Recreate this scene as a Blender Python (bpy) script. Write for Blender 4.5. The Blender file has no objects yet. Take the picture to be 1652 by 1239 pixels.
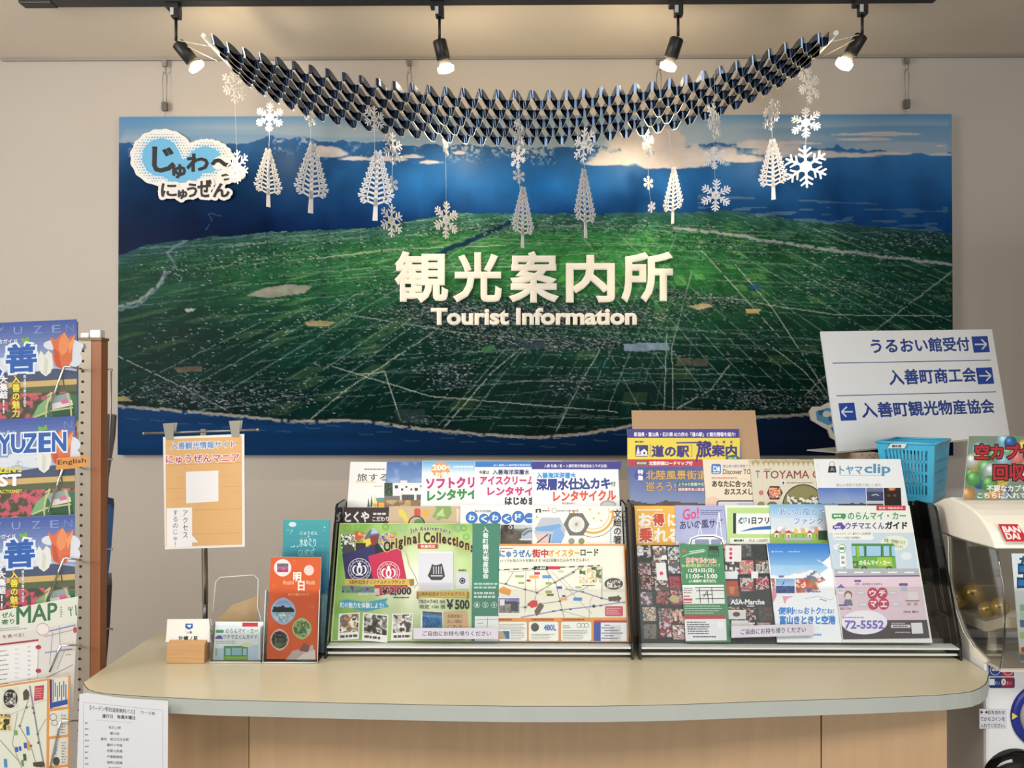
import bpy, bmesh, math, random
import numpy as np
from mathutils import Vector, Matrix

# ------------------------------------------------------------------ camera, world, light, exposure
scene = bpy.context.scene
COL = scene.collection
FPX, PITCH, YAW = 1250.0, 0.0085, 0.0093
CAM = Vector((0.0, 0.0, 1.6))
cam_data = bpy.data.cameras.new('camera')
cam_data.sensor_width = 36.0
cam_data.lens = FPX / 1652.0 * 36.0
cam_data.clip_start = 0.05
cam = bpy.data.objects.new('camera', cam_data)
cam.location = CAM
cam.rotation_euler = (math.pi / 2 + PITCH, 0.0, YAW)
COL.objects.link(cam)
scene.camera = cam
RC = cam.rotation_euler.to_matrix()

scene.view_settings.view_transform = 'Standard'
scene.view_settings.look = 'None'
scene.view_settings.gamma = 1.0
scene.view_settings.use_curve_mapping = False
scene.view_settings.exposure = 0.1

world = bpy.data.worlds.new('daylight')
scene.world = world
world.use_nodes = True
world.node_tree.nodes['Background'].inputs[0].default_value = (0.86, 0.93, 1.0, 1)
world.node_tree.nodes['Background'].inputs[1].default_value = 0.2

def area_light(name, loc, target, sx, sy, power, color):
    d = bpy.data.lights.new(name, 'AREA')
    d.shape = 'RECTANGLE'; d.size = sx; d.size_y = sy
    d.energy = power; d.color = color
    o = bpy.data.objects.new(name, d)
    o.location = loc
    o.rotation_euler = (Vector(target) - Vector(loc)).to_track_quat('-Z', 'Y').to_euler()
    COL.objects.link(o)
    return o
# daylight through the glazed front of the hall behind the viewer and a window in the left wall
area_light('window_daylight', (1.4, -3.2, 1.5), (0.5, 2.4, 1.2), 4.0, 2.2, 96, (0.90, 0.96, 1.0))
area_light('left_window', (-2.62, 1.0, 2.1), (-0.2, 2.4, 2.3), 1.6, 1.2, 74, (1.0, 0.97, 0.93))
area_light('ceiling_lights', (0.1, 0.2, 2.8), (0.1, 1.0, 0.0), 2.4, 0.9, 41, (1.0, 0.97, 0.93)).data.spread = 2.0

# ------------------------------------------------------------------ pixel rays onto planes in the room
def ray(px, py):
    return RC @ Vector(((px - 826.0) / FPX, -(py - 619.5) / FPX, -1.0))
def P(px, py, Y):
    d = ray(px, py)
    return CAM + d * (Y / d.y)
def on_plane(px, py, o, n):
    d = ray(px, py)
    return CAM + d * ((o - CAM).dot(n) / d.dot(n))

# ------------------------------------------------------------------ materials
def lin(c):
    out = []
    for v in c[:3]:
        v = v / 255.0
        out.append(v / 12.92 if v <= 0.04045 else ((v + 0.055) / 1.055) ** 2.4)
    return out
MATS = {}
def mat(name, c, rough=0.5, metal=0.0, spec=0.5, noise=0.0, nscale=30.0, bump=0.0, stretch=None, coat=0.0):
    if name in MATS: return MATS[name]
    m = bpy.data.materials.new(name); m.use_nodes = True
    nt = m.node_tree; b = nt.nodes['Principled BSDF']
    l = lin(c)
    b.inputs['Base Color'].default_value = (*l, 1)
    b.inputs['Roughness'].default_value = rough
    b.inputs['Metallic'].default_value = metal
    b.inputs['Specular IOR Level'].default_value = spec
    b.inputs['Coat Weight'].default_value = coat
    if noise or bump:
        tc = nt.nodes.new('ShaderNodeTexCoord')
        mp = nt.nodes.new('ShaderNodeMapping')
        if stretch: mp.inputs['Scale'].default_value = stretch
        n = nt.nodes.new('ShaderNodeTexNoise'); n.inputs['Scale'].default_value = nscale; n.inputs['Detail'].default_value = 4
        nt.links.new(tc.outputs['Object'], mp.inputs['Vector']); nt.links.new(mp.outputs['Vector'], n.inputs['Vector'])
        if noise:
            r = nt.nodes.new('ShaderNodeValToRGB')
            r.color_ramp.elements[0].position = 0.3; r.color_ramp.elements[1].position = 0.7
            r.color_ramp.elements[0].color = (*[max(0, v * (1 - noise)) for v in l], 1)
            r.color_ramp.elements[1].color = (*[min(1, v * (1 + noise)) for v in l], 1)
            nt.links.new(n.outputs['Fac'], r.inputs['Fac']); nt.links.new(r.outputs['Color'], b.inputs['Base Color'])
        if bump:
            bp = nt.nodes.new('ShaderNodeBump'); bp.inputs['Strength'].default_value = bump; bp.inputs['Distance'].default_value = 0.002
            nt.links.new(n.outputs['Fac'], bp.inputs['Height']); nt.links.new(bp.outputs['Normal'], b.inputs['Normal'])
    MATS[name] = m
    return m
def ink_mat(name, rough, spec, coat=0.0):
    m = bpy.data.materials.new(name); m.use_nodes = True
    nt = m.node_tree; b = nt.nodes['Principled BSDF']
    a = nt.nodes.new('ShaderNodeAttribute'); a.attribute_name = 'Col'
    nt.links.new(a.outputs['Color'], b.inputs['Base Color'])
    b.inputs['Roughness'].default_value = rough
    b.inputs['Specular IOR Level'].default_value = spec
    b.inputs['Coat Weight'].default_value = coat
    return m
INK = ink_mat('printed_paper', 0.42, 0.35)
MURAL_INK = ink_mat('printed_panel', 0.3, 0.025)
def clear_mat(name, tint, fac_glossy, rough=0.03, ior=1.5):
    m = bpy.data.materials.new(name); m.use_nodes = True
    nt = m.node_tree
    for n in list(nt.nodes): nt.nodes.remove(n)
    out = nt.nodes.new('ShaderNodeOutputMaterial'); mix = nt.nodes.new('ShaderNodeMixShader')
    t = nt.nodes.new('ShaderNodeBsdfTransparent'); g = nt.nodes.new('ShaderNodeBsdfGlossy'); f = nt.nodes.new('ShaderNodeFresnel')
    mm = nt.nodes.new('ShaderNodeMath'); mm.operation = 'MULTIPLY'; mm.inputs[1].default_value = fac_glossy
    f.inputs['IOR'].default_value = ior
    t.inputs['Color'].default_value = (*tint, 1); g.inputs['Roughness'].default_value = rough
    nt.links.new(f.outputs[0], mm.inputs[0]); nt.links.new(mm.outputs[0], mix.inputs[0])
    nt.links.new(t.outputs[0], mix.inputs[1]); nt.links.new(g.outputs[0], mix.inputs[2]); nt.links.new(mix.outputs[0], out.inputs[0])
    MATS[name] = m
    return m
CLEAR = clear_mat('clear_acrylic', (0.985, 0.988, 0.985), 0.7)
CLEAR_EDGE = mat('acrylic_edge', (205, 208, 204), 0.15)
def emit_mat(name, c, s):
    m = bpy.data.materials.new(name); m.use_nodes = True
    b = m.node_tree.nodes['Principled BSDF']
    b.inputs['Base Color'].default_value = (0.9, 0.9, 0.9, 1)
    b.inputs['Emission Color'].default_value = (*c, 1); b.inputs['Emission Strength'].default_value = s
    return m
BLACK = mat('black_paint', (22, 21, 21), 0.45)
BLACK_ACRYLIC = mat('black_acrylic', (14, 14, 14), 0.12, spec=0.5)
CHROME = mat('chrome_wire', (205, 205, 205), 0.16, metal=1.0)
STEEL = mat('dull_steel', (150, 148, 144), 0.35, metal=0.9)
WHITE_PLASTIC = mat('white_plastic', (222, 221, 220), 0.32)
CREAM_PLASTIC = mat('cream_plastic', (240, 233, 218), 0.3)

# ------------------------------------------------------------------ objects
def empty(name, loc, label=None, cat=None, group=None):
    o = bpy.data.objects.new(name, None); o.empty_display_size = 0.05
    o.location = loc; COL.objects.link(o)
    if label: tag(o, label, cat, group)
    return o
def tag(o, label, cat, group=None, kind=None):
    if label: o['label'] = label
    if cat: o['category'] = cat
    if group: o['group'] = group
    if kind: o['kind'] = kind
    return o
class MB:
    """mesh builder in world metres; build() re-centres on a pivot"""
    def __init__(s): s.v = []; s.f = []; s.mi = []; s.m = 0; s.smooth = []
    def add(s, vs, fs, smooth=False):
        b = len(s.v); s.v += [tuple(v) for v in vs]
        for f in fs: s.f.append([b + i for i in f]); s.mi.append(s.m); s.smooth.append(smooth)
        return s
    def box(s, x0, y0, z0, x1, y1, z1, M=None):
        vs = [Vector(p) for p in ((x0,y0,z0),(x1,y0,z0),(x1,y1,z0),(x0,y1,z0),(x0,y0,z1),(x1,y0,z1),(x1,y1,z1),(x0,y1,z1))]
        if M: vs = [M @ v for v in vs]
        return s.add(vs, [(3,2,1,0),(4,5,6,7),(0,1,5,4),(1,2,6,5),(2,3,7,6),(3,0,4,7)])
    def prism(s, poly, d, M=None):
        """poly: list of Vectors (planar), d: Vector thickness"""
        n = len(poly); a = [Vector(p) for p in poly]; b = [p + d for p in a]
        vs = a + b
        if M: vs = [M @ v for v in vs]
        fs = [list(range(n)), list(range(2 * n - 1, n - 1, -1))] + [(i, i + n, (i + 1) % n + n, (i + 1) % n) for i in range(n)]
        return s.add(vs, fs)
    def tube(s, pts, r, n=8, caps=True, taper=None):
        pts = [Vector(p) for p in pts]; vs = []; fs = []
        up = Vector((0, 0, 1))
        for i, p in enumerate(pts):
            t = (pts[min(i + 1, len(pts) - 1)] - pts[max(i - 1, 0)]).normalized()
            a = t.cross(up)
            if a.length < 1e-3: a = t.cross(Vector((1, 0, 0)))
            a.normalize(); b = t.cross(a)
            rr = r if taper is None else r * taper[i]
            for k in range(n):
                an = 2 * math.pi * k / n
                vs.append(p + (a * math.cos(an) + b * math.sin(an)) * rr)
        for i in range(len(pts) - 1):
            for k in range(n):
                fs.append((i*n+k, i*n+(k+1)%n, (i+1)*n+(k+1)%n, (i+1)*n+k))
        s.add(vs, fs, True)
        if caps:
            m = len(s.v) - len(vs)
            s.f.append([m + k for k in range(n - 1, -1, -1)]); s.mi.append(s.m); s.smooth.append(False)
            s.f.append([m + (len(pts)-1)*n + k for k in range(n)]); s.mi.append(s.m); s.smooth.append(False)
        return s
    def lathe(s, prof, base, axis, n=24):
        """prof: (radius, along) pairs"""
        axis = Vector(axis).normalized(); a = axis.cross(Vector((0, 0, 1)))
        if a.length < 1e-3: a = axis.cross(Vector((1, 0, 0)))
        a.normalize(); b = axis.cross(a); base = Vector(base); vs = []; fs = []
        for r, h in prof:
            for k in range(n):
                an = 2 * math.pi * k / n
                vs.append(base + axis * h + (a * math.cos(an) + b * math.sin(an)) * max(r, 1e-5))
        for i in range(len(prof) - 1):
            for k in range(n):
                fs.append((i*n+k, i*n+(k+1)%n, (i+1)*n+(k+1)%n, (i+1)*n+k))
        return s.add(vs, fs, True)
    def sphere(s, c, r, n=20):
        prof = [(r * math.sin(math.pi * i / 12), -r * math.cos(math.pi * i / 12)) for i in range(13)]
        return s.lathe(prof, c, (0, 0, 1), n)
    def build(s, name, m, parent=None, pivot=None, bevel=0.0):
        ms = m if isinstance(m, (list, tuple)) else [m]
        pv = Vector(pivot) if pivot is not None else (Vector(parent.location) if parent else Vector((0, 0, 0)))
        me = bpy.data.meshes.new(name)
        me.from_pydata([tuple(Vector(v) - pv) for v in s.v], [], s.f)
        for x in ms: me.materials.append(x)
        for p, i, sm in zip(me.polygons, s.mi, s.smooth): p.material_index = i; p.use_smooth = sm
        bm = bmesh.new(); bm.from_mesh(me)
        bmesh.ops.recalc_face_normals(bm, faces=bm.faces[:]); bm.to_mesh(me); bm.free()
        o = bpy.data.objects.new(name, me)
        COL.objects.link(o)
        if parent: o.parent = parent; o.location = pv - Vector(parent.location)
        else: o.location = pv
        if bevel:
            b = o.modifiers.new('bevel', 'BEVEL'); b.width = bevel; b.segments = 2; b.limit_method = 'ANGLE'; b.angle_limit = 0.6
        return o

# ------------------------------------------------------------------ lettering and print
_GL = {}
def glyphs(s, bold=0.0, extrude=0.0, res=2):
    """outline-filled glyphs in em units; bold swells the strokes by that much on each side"""
    bold = round(bold, 3); k = (s, bold, extrude, res)
    if k not in _GL:
        c = bpy.data.curves.new('t', 'FONT'); c.body = s; c.resolution_u = res; c.extrude = extrude
        c.bevel_depth = bold; c.bevel_resolution = 0
        o = bpy.data.objects.new('t', c); COL.objects.link(o)
        dg = bpy.context.evaluated_depsgraph_get(); dg.update()
        me = bpy.data.meshes.new_from_object(o.evaluated_get(dg))
        v = np.array([q.co[:] for q in me.vertices]) if len(me.vertices) else np.zeros((0, 3))
        f = [list(p.vertices) for p in me.polygons]
        bpy.data.objects.remove(o); bpy.data.curves.remove(c); bpy.data.meshes.remove(me)
        if extrude == 0.0 and len(v):
            if bold:
                f = [q for q in f if v[q, 2].mean() > 1e-7]; v[:, 2] = v[:, 2] / bold - 1.0
            else: v[:, 2] = 0.0
        _GL[k] = (v, f)
    return _GL[k]
LAYER = 0.000014
def vnoise(h, w, cell, rng):
    gh, gw = int(h / cell) + 3, int(w / cell) + 3
    g = rng.random((gh, gw))
    y = np.arange(h) / cell; x = np.arange(w) / cell
    yi = y.astype(int); xi = x.astype(int); fy = (y - yi)[:, None]; fx = (x - xi)[None, :]
    fy = fy * fy * (3 - 2 * fy); fx = fx * fx * (3 - 2 * fx)
    a = g[yi][:, xi]; b = g[yi][:, xi + 1]; c = g[yi + 1][:, xi]; d = g[yi + 1][:, xi + 1]
    return (a * (1 - fx) + b * fx) * (1 - fy) + (c * (1 - fx) + d * fx) * fy
def fbm(h, w, cell, rng, o=3):
    t = 0; a = 0.5; s = 0
    for i in range(o):
        t = t + a * vnoise(h, w, max(cell / 2 ** i, 1.0), rng); s += a; a *= 0.5
    return t / s
LIN = np.array([v / 12.92 if v <= 0.04045 else ((v + 0.055) / 1.055) ** 2.4 for v in np.linspace(0, 1, 256)])

class Sheet:
    """A printed sheet: a thin slab on the plane (o, u, v); print is laid on its face. Marks are given by where they
    meet the plane along the photograph's sight lines."""
    def __init__(s, o, u, v, thick=0.002, ly=None):
        s.o = Vector(o); s.u = Vector(u).normalized(); v = Vector(v)
        s.n = s.u.cross(v).normalized(); s.v = s.n.cross(s.u).normalized()
        s.t = thick; s.ly = ly or LAYER; s.verts = []; s.faces = []; s.cols = []; s.k = 1
    def L(s, px, py):
        p = on_plane(px, py, s.o, s.n) - s.o
        return (p.dot(s.u), p.dot(s.v))
    def poly_l(s, pts, col, z=None):
        if z is None: z = s.k * s.ly
        b = len(s.verts); s.verts += [(x, y, z) for x, y in pts]
        s.faces.append(list(range(b, b + len(pts)))); s.cols.append(col)
    def base(s, pts_l, col, edge=(235, 233, 228)):
        b = len(s.verts); n = len(pts_l)
        s.verts += [(x, y, 0) for x, y in pts_l] + [(x, y, -s.t) for x, y in pts_l]
        s.faces.append(list(range(b, b + n))); s.cols.append(col)
        s.faces.append(list(range(b + 2 * n - 1, b + n - 1, -1))); s.cols.append(edge)
        for i in range(n):
            j = (i + 1) % n
            s.faces.append([b + i, b + i + n, b + j + n, b + j]); s.cols.append(edge)
    def base_px(s, pts, col, edge=(235, 233, 228)): s.base([s.L(*p) for p in pts], col, edge)
    def up(s): s.k += 1; return s
    def rect(s, x0, y0, x1, y1, col, dy=0.0, dx=0.0):
        """dy: drop of the right end, dx: shift of the bottom end (photo pixels)"""
        s.poly_l([s.L(x0, y0), s.L(x1, y0 + dy), s.L(x1 + dx, y1 + dy), s.L(x0 + dx, y1)], col); s.k += 1
    def poly(s, pts, col): s.poly_l([s.L(*p) for p in pts], col); s.k += 1
    def disc(s, x, y, r, col, ry=None, n=28, a0=0.0):
        ry = ry or r
        s.poly([(x + r * math.cos(a0 + 2*math.pi*i/n), y + ry * math.sin(a0 + 2*math.pi*i/n)) for i in range(n)], col)
    def rrect(s, x0, y0, x1, y1, r, col):
        pts = []
        for cx, cy, a in ((x1-r, y0+r, -90), (x1-r, y1-r, 0), (x0+r, y1-r, 90), (x0+r, y0+r, 180)):
            pts += [(cx + r*math.cos(math.radians(a+q)), cy + r*math.sin(math.radians(a+q))) for q in (0, 30, 60, 90)]
        s.poly(pts, col)
    def ring(s, x, y, r, w, col, n=32):
        for i in range(n):
            a, b = 2*math.pi*i/n, 2*math.pi*(i+1)/n
            q = [(x+(r+w)*math.cos(a), y+(r+w)*math.sin(a)), (x+(r+w)*math.cos(b), y+(r+w)*math.sin(b)), (x+r*math.cos(b), y+r*math.sin(b)), (x+r*math.cos(a), y+r*math.sin(a))]
            s.poly_l([s.L(*p) for p in q], col)
        s.k += 1
    def line(s, pts, w, col):
        i = 0
        for (x0, y0), (x1, y1) in zip(pts, pts[1:]):
            d = math.hypot(x1-x0, y1-y0) or 1; nx, ny = -(y1-y0)/d*w/2, (x1-x0)/d*w/2
            i += 1; s.poly_l([s.L(x0+nx, y0+ny), s.L(x1+nx, y1+ny), s.L(x1-nx, y1-ny), s.L(x0-nx, y0-ny)], col, (s.k + 0.04 * i) * s.ly)
        s.k += 1
    def grad(s, x0, y0, x1, y1, stops, n=14, dx=0.0):
        """vertical blend of printed colours; stops: (fraction, colour)"""
        for i in range(n):
            f = (i + 0.5) / n
            for (a, ca), (b, cb) in zip(stops, stops[1:]):
                if a <= f <= b:
                    q = (f - a) / (b - a + 1e-9); c = tuple(ca[j] + (cb[j] - ca[j]) * q for j in range(3)); break
            ya, yb = y0 + (y1-y0)*i/n, y0 + (y1-y0)*(i+1)/n
            s.poly_l([s.L(x0+dx*i/n, ya), s.L(x1+dx*i/n, ya), s.L(x1+dx*(i+1)/n, yb), s.L(x0+dx*(i+1)/n, yb)], c)
        s.k += 1
    def photo(s, x0, y0, x1, y1, fn, res=1.3, dy=0.0, dx=0.0, seed=1):
        """a printed picture: a fine grid of coloured cells"""
        w = max(3, int((x1-x0)/res)); h = max(3, int((y1-y0)/res))
        img = np.clip(fn(h, w, np.random.default_rng(seed)), 0, 255)
        b = len(s.verts); z = s.k * s.ly
        tl, tr, bl = np.array(s.L(x0, y0)), np.array(s.L(x1, y0+dy)), np.array(s.L(x0+dx, y1)); br = np.array(s.L(x1+dx, y1+dy))
        for j in range(h + 1):
            for i in range(w + 1):
                fu, fv = i / w, j / h
                q = (tl*(1-fu)+tr*fu)*(1-fv) + (bl*(1-fu)+br*fu)*fv
                s.verts.append((q[0], q[1], z))
        for j in range(h):
            for i in range(w):
                a = b + j*(w+1) + i
                s.faces.append([a, a+w+1, a+w+2, a+1]); s.cols.append(tuple(img[j, i]))
        s.k += 1
    def _put(s, xy, dz, f, col, k):
        b = len(s.verts); z = k * s.ly
        s.verts += [(p[0], p[1], z + d * s.ly * 0.4) for p, d in zip(xy, dz)]
        for q in f: s.faces.append([b+i for i in q]); s.cols.append(col)
    def text(s, t, x0, y0, x1, y1, col, bold=0.0, dy=0.0, out=None, outr=0.07, dx=0.0):
        g, _ = glyphs(t)
        if not len(g): return
        lo, hi = g[:, :2].min(0), g[:, :2].max(0); sp = np.maximum(hi - lo, 1e-4)
        tl, tr, bl = np.array(s.L(x0, y0)), np.array(s.L(x1, y0+dy)), np.array(s.L(x0+dx, y1))
        for c, r in ((out, bold + outr), (col, bold)):
            if c is None: continue
            v, f = glyphs(t, r * sp[1])
            q = (v[:, :2] - lo) / sp
            s._put(bl + q[:, :1] * (tr - tl) + q[:, 1:] * (tl - bl), v[:, 2], f, c, s.k)
            s.k += 1
    def chars(s, t, cells, col, bold=0.0, out=None, outr=0.06):
        """each character in its own em cell: (x centre, y centre, width, height)"""
        for cc, r in ((out, bold + outr), (col, bold)):
            if cc is None: continue
            for ch, (xc, yc, w, h) in zip(t, cells):
                g, _ = glyphs(ch)
                if not len(g): continue
                v, f = glyphs(ch, r)
                c = np.array(s.L(xc, yc)); wx = np.array(s.L(xc+w, yc)) - c; hy = np.array(s.L(xc, yc-h)) - c
                mx = (g[:, 0].min() + g[:, 0].max()) / 2
                s._put(c + (v[:, :1] - mx) * wx + (v[:, 1:2] - 0.36) * hy, v[:, 2], f, cc, s.k)
            s.k += 1
    def halo(s, t, x0, y0, x1, y1, r, col):
        """round-ended strokes: discs along the letter outlines, radius r in photograph pixels"""
        v, f = glyphs(t); lo, hi = v[:, :2].min(0), v[:, :2].max(0)
        q = (v[:, :2] - lo) / (hi - lo); q = np.stack([x0 + q[:, 0] * (x1 - x0), y1 - q[:, 1] * (y1 - y0)], 1)
        seen = set(); i = 0
        for p in f:
            for a, b in zip(p, p[1:] + p[:1]):
                n = max(1, int(np.linalg.norm(q[a] - q[b]) / (r * 0.6)))
                for m in range(n):
                    x, y = q[a] + (q[b] - q[a]) * m / n; kk = (round(x / (r * .35)), round(y / (r * .35)))
                    if kk in seen: continue
                    seen.add(kk); i += 1
                    s.poly_l([s.L(x + r * math.cos(g * .4488), y - r * math.sin(g * .4488)) for g in range(14)], col, (s.k + 0.012 * i) * s.ly)
        s.k += 1 + int(0.012 * i + 1)
    def vtext(s, t, xc, y0, y1, w, col, bold=0.0, out=None, dx=0.0):
        n = len(t); h = (y1 - y0) / n
        s.chars(t, [(xc + dx*i/n, y0 + h*(i+0.5), w, min(h, w*1.25)) for i in range(n)], col, bold, out)
    def greek(s, x0, y0, x1, y1, n, col, seed=0, fill=0.55, dy=0.0, dx=0.0):
        """lines of body copy too small to read in the photograph"""
        r = random.Random(seed); h = (y1 - y0) / n
        for i in range(n):
            x = x0; lim = x1 - (x1-x0) * r.random() * 0.3
            while x < lim:
                w = r.uniform(1.0, 2.6) * max(h, 1.5) * 0.5
                xe = min(x + w, lim)
                ya, yb = y0 + h*(i + 0.5 - fill/2), y0 + h*(i + 0.5 + fill/2)
                k = dy * (x - x0) / (x1 - x0 + 1e-6); q = dx * i / n
                s.poly_l([s.L(x+q, ya+k), s.L(xe+q, ya+k), s.L(xe+q, yb+k), s.L(x+q, yb+k)], col)
                x = xe + r.uniform(0.25, 0.6) * max(h, 1.5) * 0.5
        s.k += 1
    def build(s, name, parent=None, m=None):
        me = bpy.data.meshes.new(name)
        me.from_pydata(s.verts, [], s.faces)
        me.materials.append(m or INK)
        at = me.attributes.new('Col', 'FLOAT_COLOR', 'FACE')
        c = np.clip(np.array(s.cols, dtype=float), 0, 255)
        out = np.ones((len(c), 4), dtype=np.float32); out[:, :3] = LIN[c.astype(int)] * GAIN
        at.data.foreach_set('color', out.ravel())
        o = bpy.data.objects.new(name, me); COL.objects.link(o)
        M = Matrix((s.u, s.v, s.n)).transposed().to_4x4(); M.translation = s.o
        if parent: o.parent = parent; M.translation = s.o - Vector(parent.location)
        o.matrix_basis = M
        return o
GAIN = 0.84
# ------------------------------------------------------------------ the room
WALL_Y = 2.90; CEIL_Z = 2.851; CZ = 1.0
X_L, X_R, Y_F = -2.7, 3.3, -3.6
wall_m = mat('wall_paint', (184, 175, 165), 0.62, spec=0.25, noise=0.012, nscale=2.2, bump=0.02)
ceil_m = mat('ceiling_paint', (212, 200, 184), 0.42, spec=0.35, noise=0.03, nscale=1.6)
floor_m = mat('floor_vinyl', (150, 146, 140), 0.5, noise=0.06, nscale=14)
def struct(name, mb, m):
    o = mb.build(name, m); o['kind'] = 'structure'; return o
struct('floor', MB().box(X_L, Y_F, -0.1, X_R, WALL_Y + 0.1, 0), floor_m)
struct('wall_back', MB().box(X_L, WALL_Y, 0, X_R, WALL_Y + 0.1, CEIL_Z), wall_m)
struct('wall_left', MB().box(X_L - 0.1, Y_F, 0, X_L, WALL_Y + 0.1, CEIL_Z), wall_m)
struct('wall_right', MB().box(X_R, Y_F, 0, X_R + 0.1, WALL_Y + 0.1, CEIL_Z), wall_m)
struct('added_shade_wall', MB().box(1.72, 1.3, 0, 1.82, 2.56, 2.15), wall_m)  # unseen wall stub, added to shade the right end of the back wall
struct('ceiling', MB().box(X_L, Y_F, CEIL_Z, X_R, WALL_Y + 0.1, CEIL_Z + 0.1), ceil_m)

# picture rail under the ceiling
a = P(5, 97, WALL_Y).x
rail = MB().box(a, WALL_Y - 0.012, CEIL_Z - 0.008, X_R, WALL_Y, CEIL_Z).box(a, WALL_Y - 0.014, CEIL_Z - 0.010, X_R, WALL_Y - 0.010, CEIL_Z - 0.005)
tag(rail.build('picture_rail', mat('grey_aluminium', (158, 152, 146), 0.4, metal=0.4)), 'thin grey aluminium picture rail along the top of the wall', 'rail')

# ------------------------------------------------------------------ the wall panel
MY = 2.868
mtl, mbr = P(192, 188.5, MY), P(1538, 735, MY)
mural = empty('wall_mural', ((mtl.x + mbr.x) / 2, MY, (mtl.z + mbr.z) / 2),
              'wide aerial photograph panel of green farmland and mountains hung on the wall', 'mural')
def mural_picture():
    X0, Y0, X1, Y1 = 192.0, 188.5, 1538.0, 735.0
    W, H = 940, 382
    rng = np.random.default_rng(5)
    sx, sy = W / (X1 - X0), H / (Y1 - Y0)
    xs = X0 + (np.arange(W) + 0.5) / sx; ys = Y0 + (np.arange(H) + 0.5) / sy
    X, Y = np.meshgrid(xs, ys)
    def curve(pts): return np.interp(xs, [p[0] for p in pts], [p[1] for p in pts])
    def A(c): return np.array(c, float)
    img = np.zeros((H, W, 3))
    n1 = fbm(H, W, 120, rng, 4)[..., None]; n2 = fbm(H, W, 26, rng, 4)[..., None]; n3 = fbm(H, W, 7, rng, 2)[..., None]
    stre = vnoise(H, W // 14 + 2, 9, rng); stre = np.repeat(stre, 14, 1)[:, :W]
    k = np.ones(15) / 15; stre = np.apply_along_axis(lambda r: np.convolve(r, k, 'same'), 1, stre)[..., None]
    # sky with streaks of cloud
    f = np.clip((Y - 188) / 60, 0, 1)[..., None]
    sky = A((104, 158, 205)) * (1 - f) + A((150, 178, 200)) * f
    xm = np.clip(1 - np.abs(X - 790) / 520, 0, 1)[..., None]
    sky = sky * (1 - 0.6 * xm) + A((178, 190, 200)) * 0.6 * xm
    cl = np.clip((stre - 0.44) * 4, 0, 1) * np.clip((Y - 192) / 15, 0, 1)[..., None]
    sky = sky * (1 - 0.55 * cl) + A((190, 196, 205)) * 0.55 * cl
    img[:] = sky
    # mountains
    ridge = curve([(192,231),(260,232),(330,236),(395,232),(425,226),(440,221),(455,224),(470,228),(485,221),(500,222),(520,230),(560,229),(600,231),(625,228),(650,236),(680,238),(690,233),(706,235),(720,240),(745,237),(760,233),(775,239),(800,238),(850,244),(890,240),(930,239),(970,236),(1000,241),(1060,245),(1130,238),(1150,233),(1180,236),(1230,236),(1290,242),(1345,244),(1355,239),(1372,244),(1400,246),(1420,244),(1440,250),(1500,254),(1538,252)])
    ridge = ridge + (fbm(1, W, 9, rng, 3)[0] - 0.5) * 7
    d = Y - ridge[None, :]
    m = (d > 0)[..., None]
    g = np.clip(d / 150, 0, 1)[..., None]
    near = np.clip(1 - np.abs(X - 880) / 500, 0, 1)[..., None]
    mt = A((58, 106, 160)) * (1 - g) ** 2 + A((22, 74, 134)) * 2 * g * (1 - g) + A((14, 44, 98)) * g * g
    mt = mt + near * A((2, 24, 38)) * np.clip(1 - np.abs(d - 62) / 60, 0, 1)[..., None]
    rt = np.clip((X - 1150) / 250, 0, 1)[..., None]
    mt = mt + rt * A((8, 20, 26)) * (1 - g * 0.5)
    lf = np.clip((640 - X) / 260, 0, 1)[..., None]
    mt = mt * (1 - 0.32 * lf * np.clip(d / 60, 0, 1)[..., None])
    mt = mt * (0.86 + 0.28 * n2) + (n1 - 0.5) * 22
    img = np.where(m, mt, img)
    n4 = fbm(H, W, 3.2, rng, 2); n4 = fbm(H, W, 2.6, rng, 2); snow = (np.clip((n4 - .50) * 7, 0, 1) * np.clip((fbm(H, W, 30, rng, 3) - .44) * 9, 0, 1) * (d > 1) * np.clip(1 - d / 30, 0, 1) ** .5 * (X < 1010) * .8)[..., None]
    img = img * (1 - snow) + A((214, 218, 224)) * snow
    def cloud(cx, cy, rx, ry, c=(226, 216, 214), flat=0.35):
        nonlocal img
        q = ((X - cx) / rx) ** 2 + (np.where(Y > cy, (Y - cy) / (ry * flat), (Y - cy) / ry)) ** 2 + (n2[..., 0] - 0.5) * 1.5 + (n3[..., 0] - 0.5) * 0.7
        al = np.clip((1 - q) * 2.2, 0, 1)[..., None] * 0.95
        img = img * (1 - al) + (A(c) * (0.86 + 0.22 * n2)) * al
    for c in ((540,251,32,13),(575,259,26,6),(520,246,16,9),(630,260,36,7),(672,256,20,6),(700,265,26,5),(745,250,10,4),(330,236,26,5),(300,243,10,4),(1010,262,52,22),(1060,262,60,36),(1030,240,50,26),(1100,268,90,22),(1075,232,36,22),(1140,258,70,22),(980,268,34,7),(1200,262,45,12),(1255,250,60,15),(1230,240,42,12),(1320,256,80,10),(1380,256,40,7),(1445,253,35,5),(1520,255,24,4),(1290,236,40,5),(1420,222,90,5),(1400,230,50,4),(1519,241,8,3)):
        cloud(*c)
    # plain
    top = curve([(192,412),(240,396),(290,390),(340,383),(400,380),(440,376),(500,374),(560,371),(610,370),(650,362),(690,353),(740,347),(800,345),(870,348),(940,348),(1000,346),(1080,345),(1130,345),(1180,343),(1230,350),(1290,357),(1360,364),(1430,369),(1538,378)])
    coast = curve([(192,655),(240,659),(300,664),(360,669),(420,674),(470,680),(520,680),(560,678),(610,681),(650,688),(700,694),(760,699),(820,703),(870,706),(930,701),(980,695),(1020,687),(1100,681),(1180,676),(1240,672),(1310,668),(1400,662),(1538,655)])
    top = top + (fbm(1, W, 14, rng, 3)[0] - .5) * 5
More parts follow.
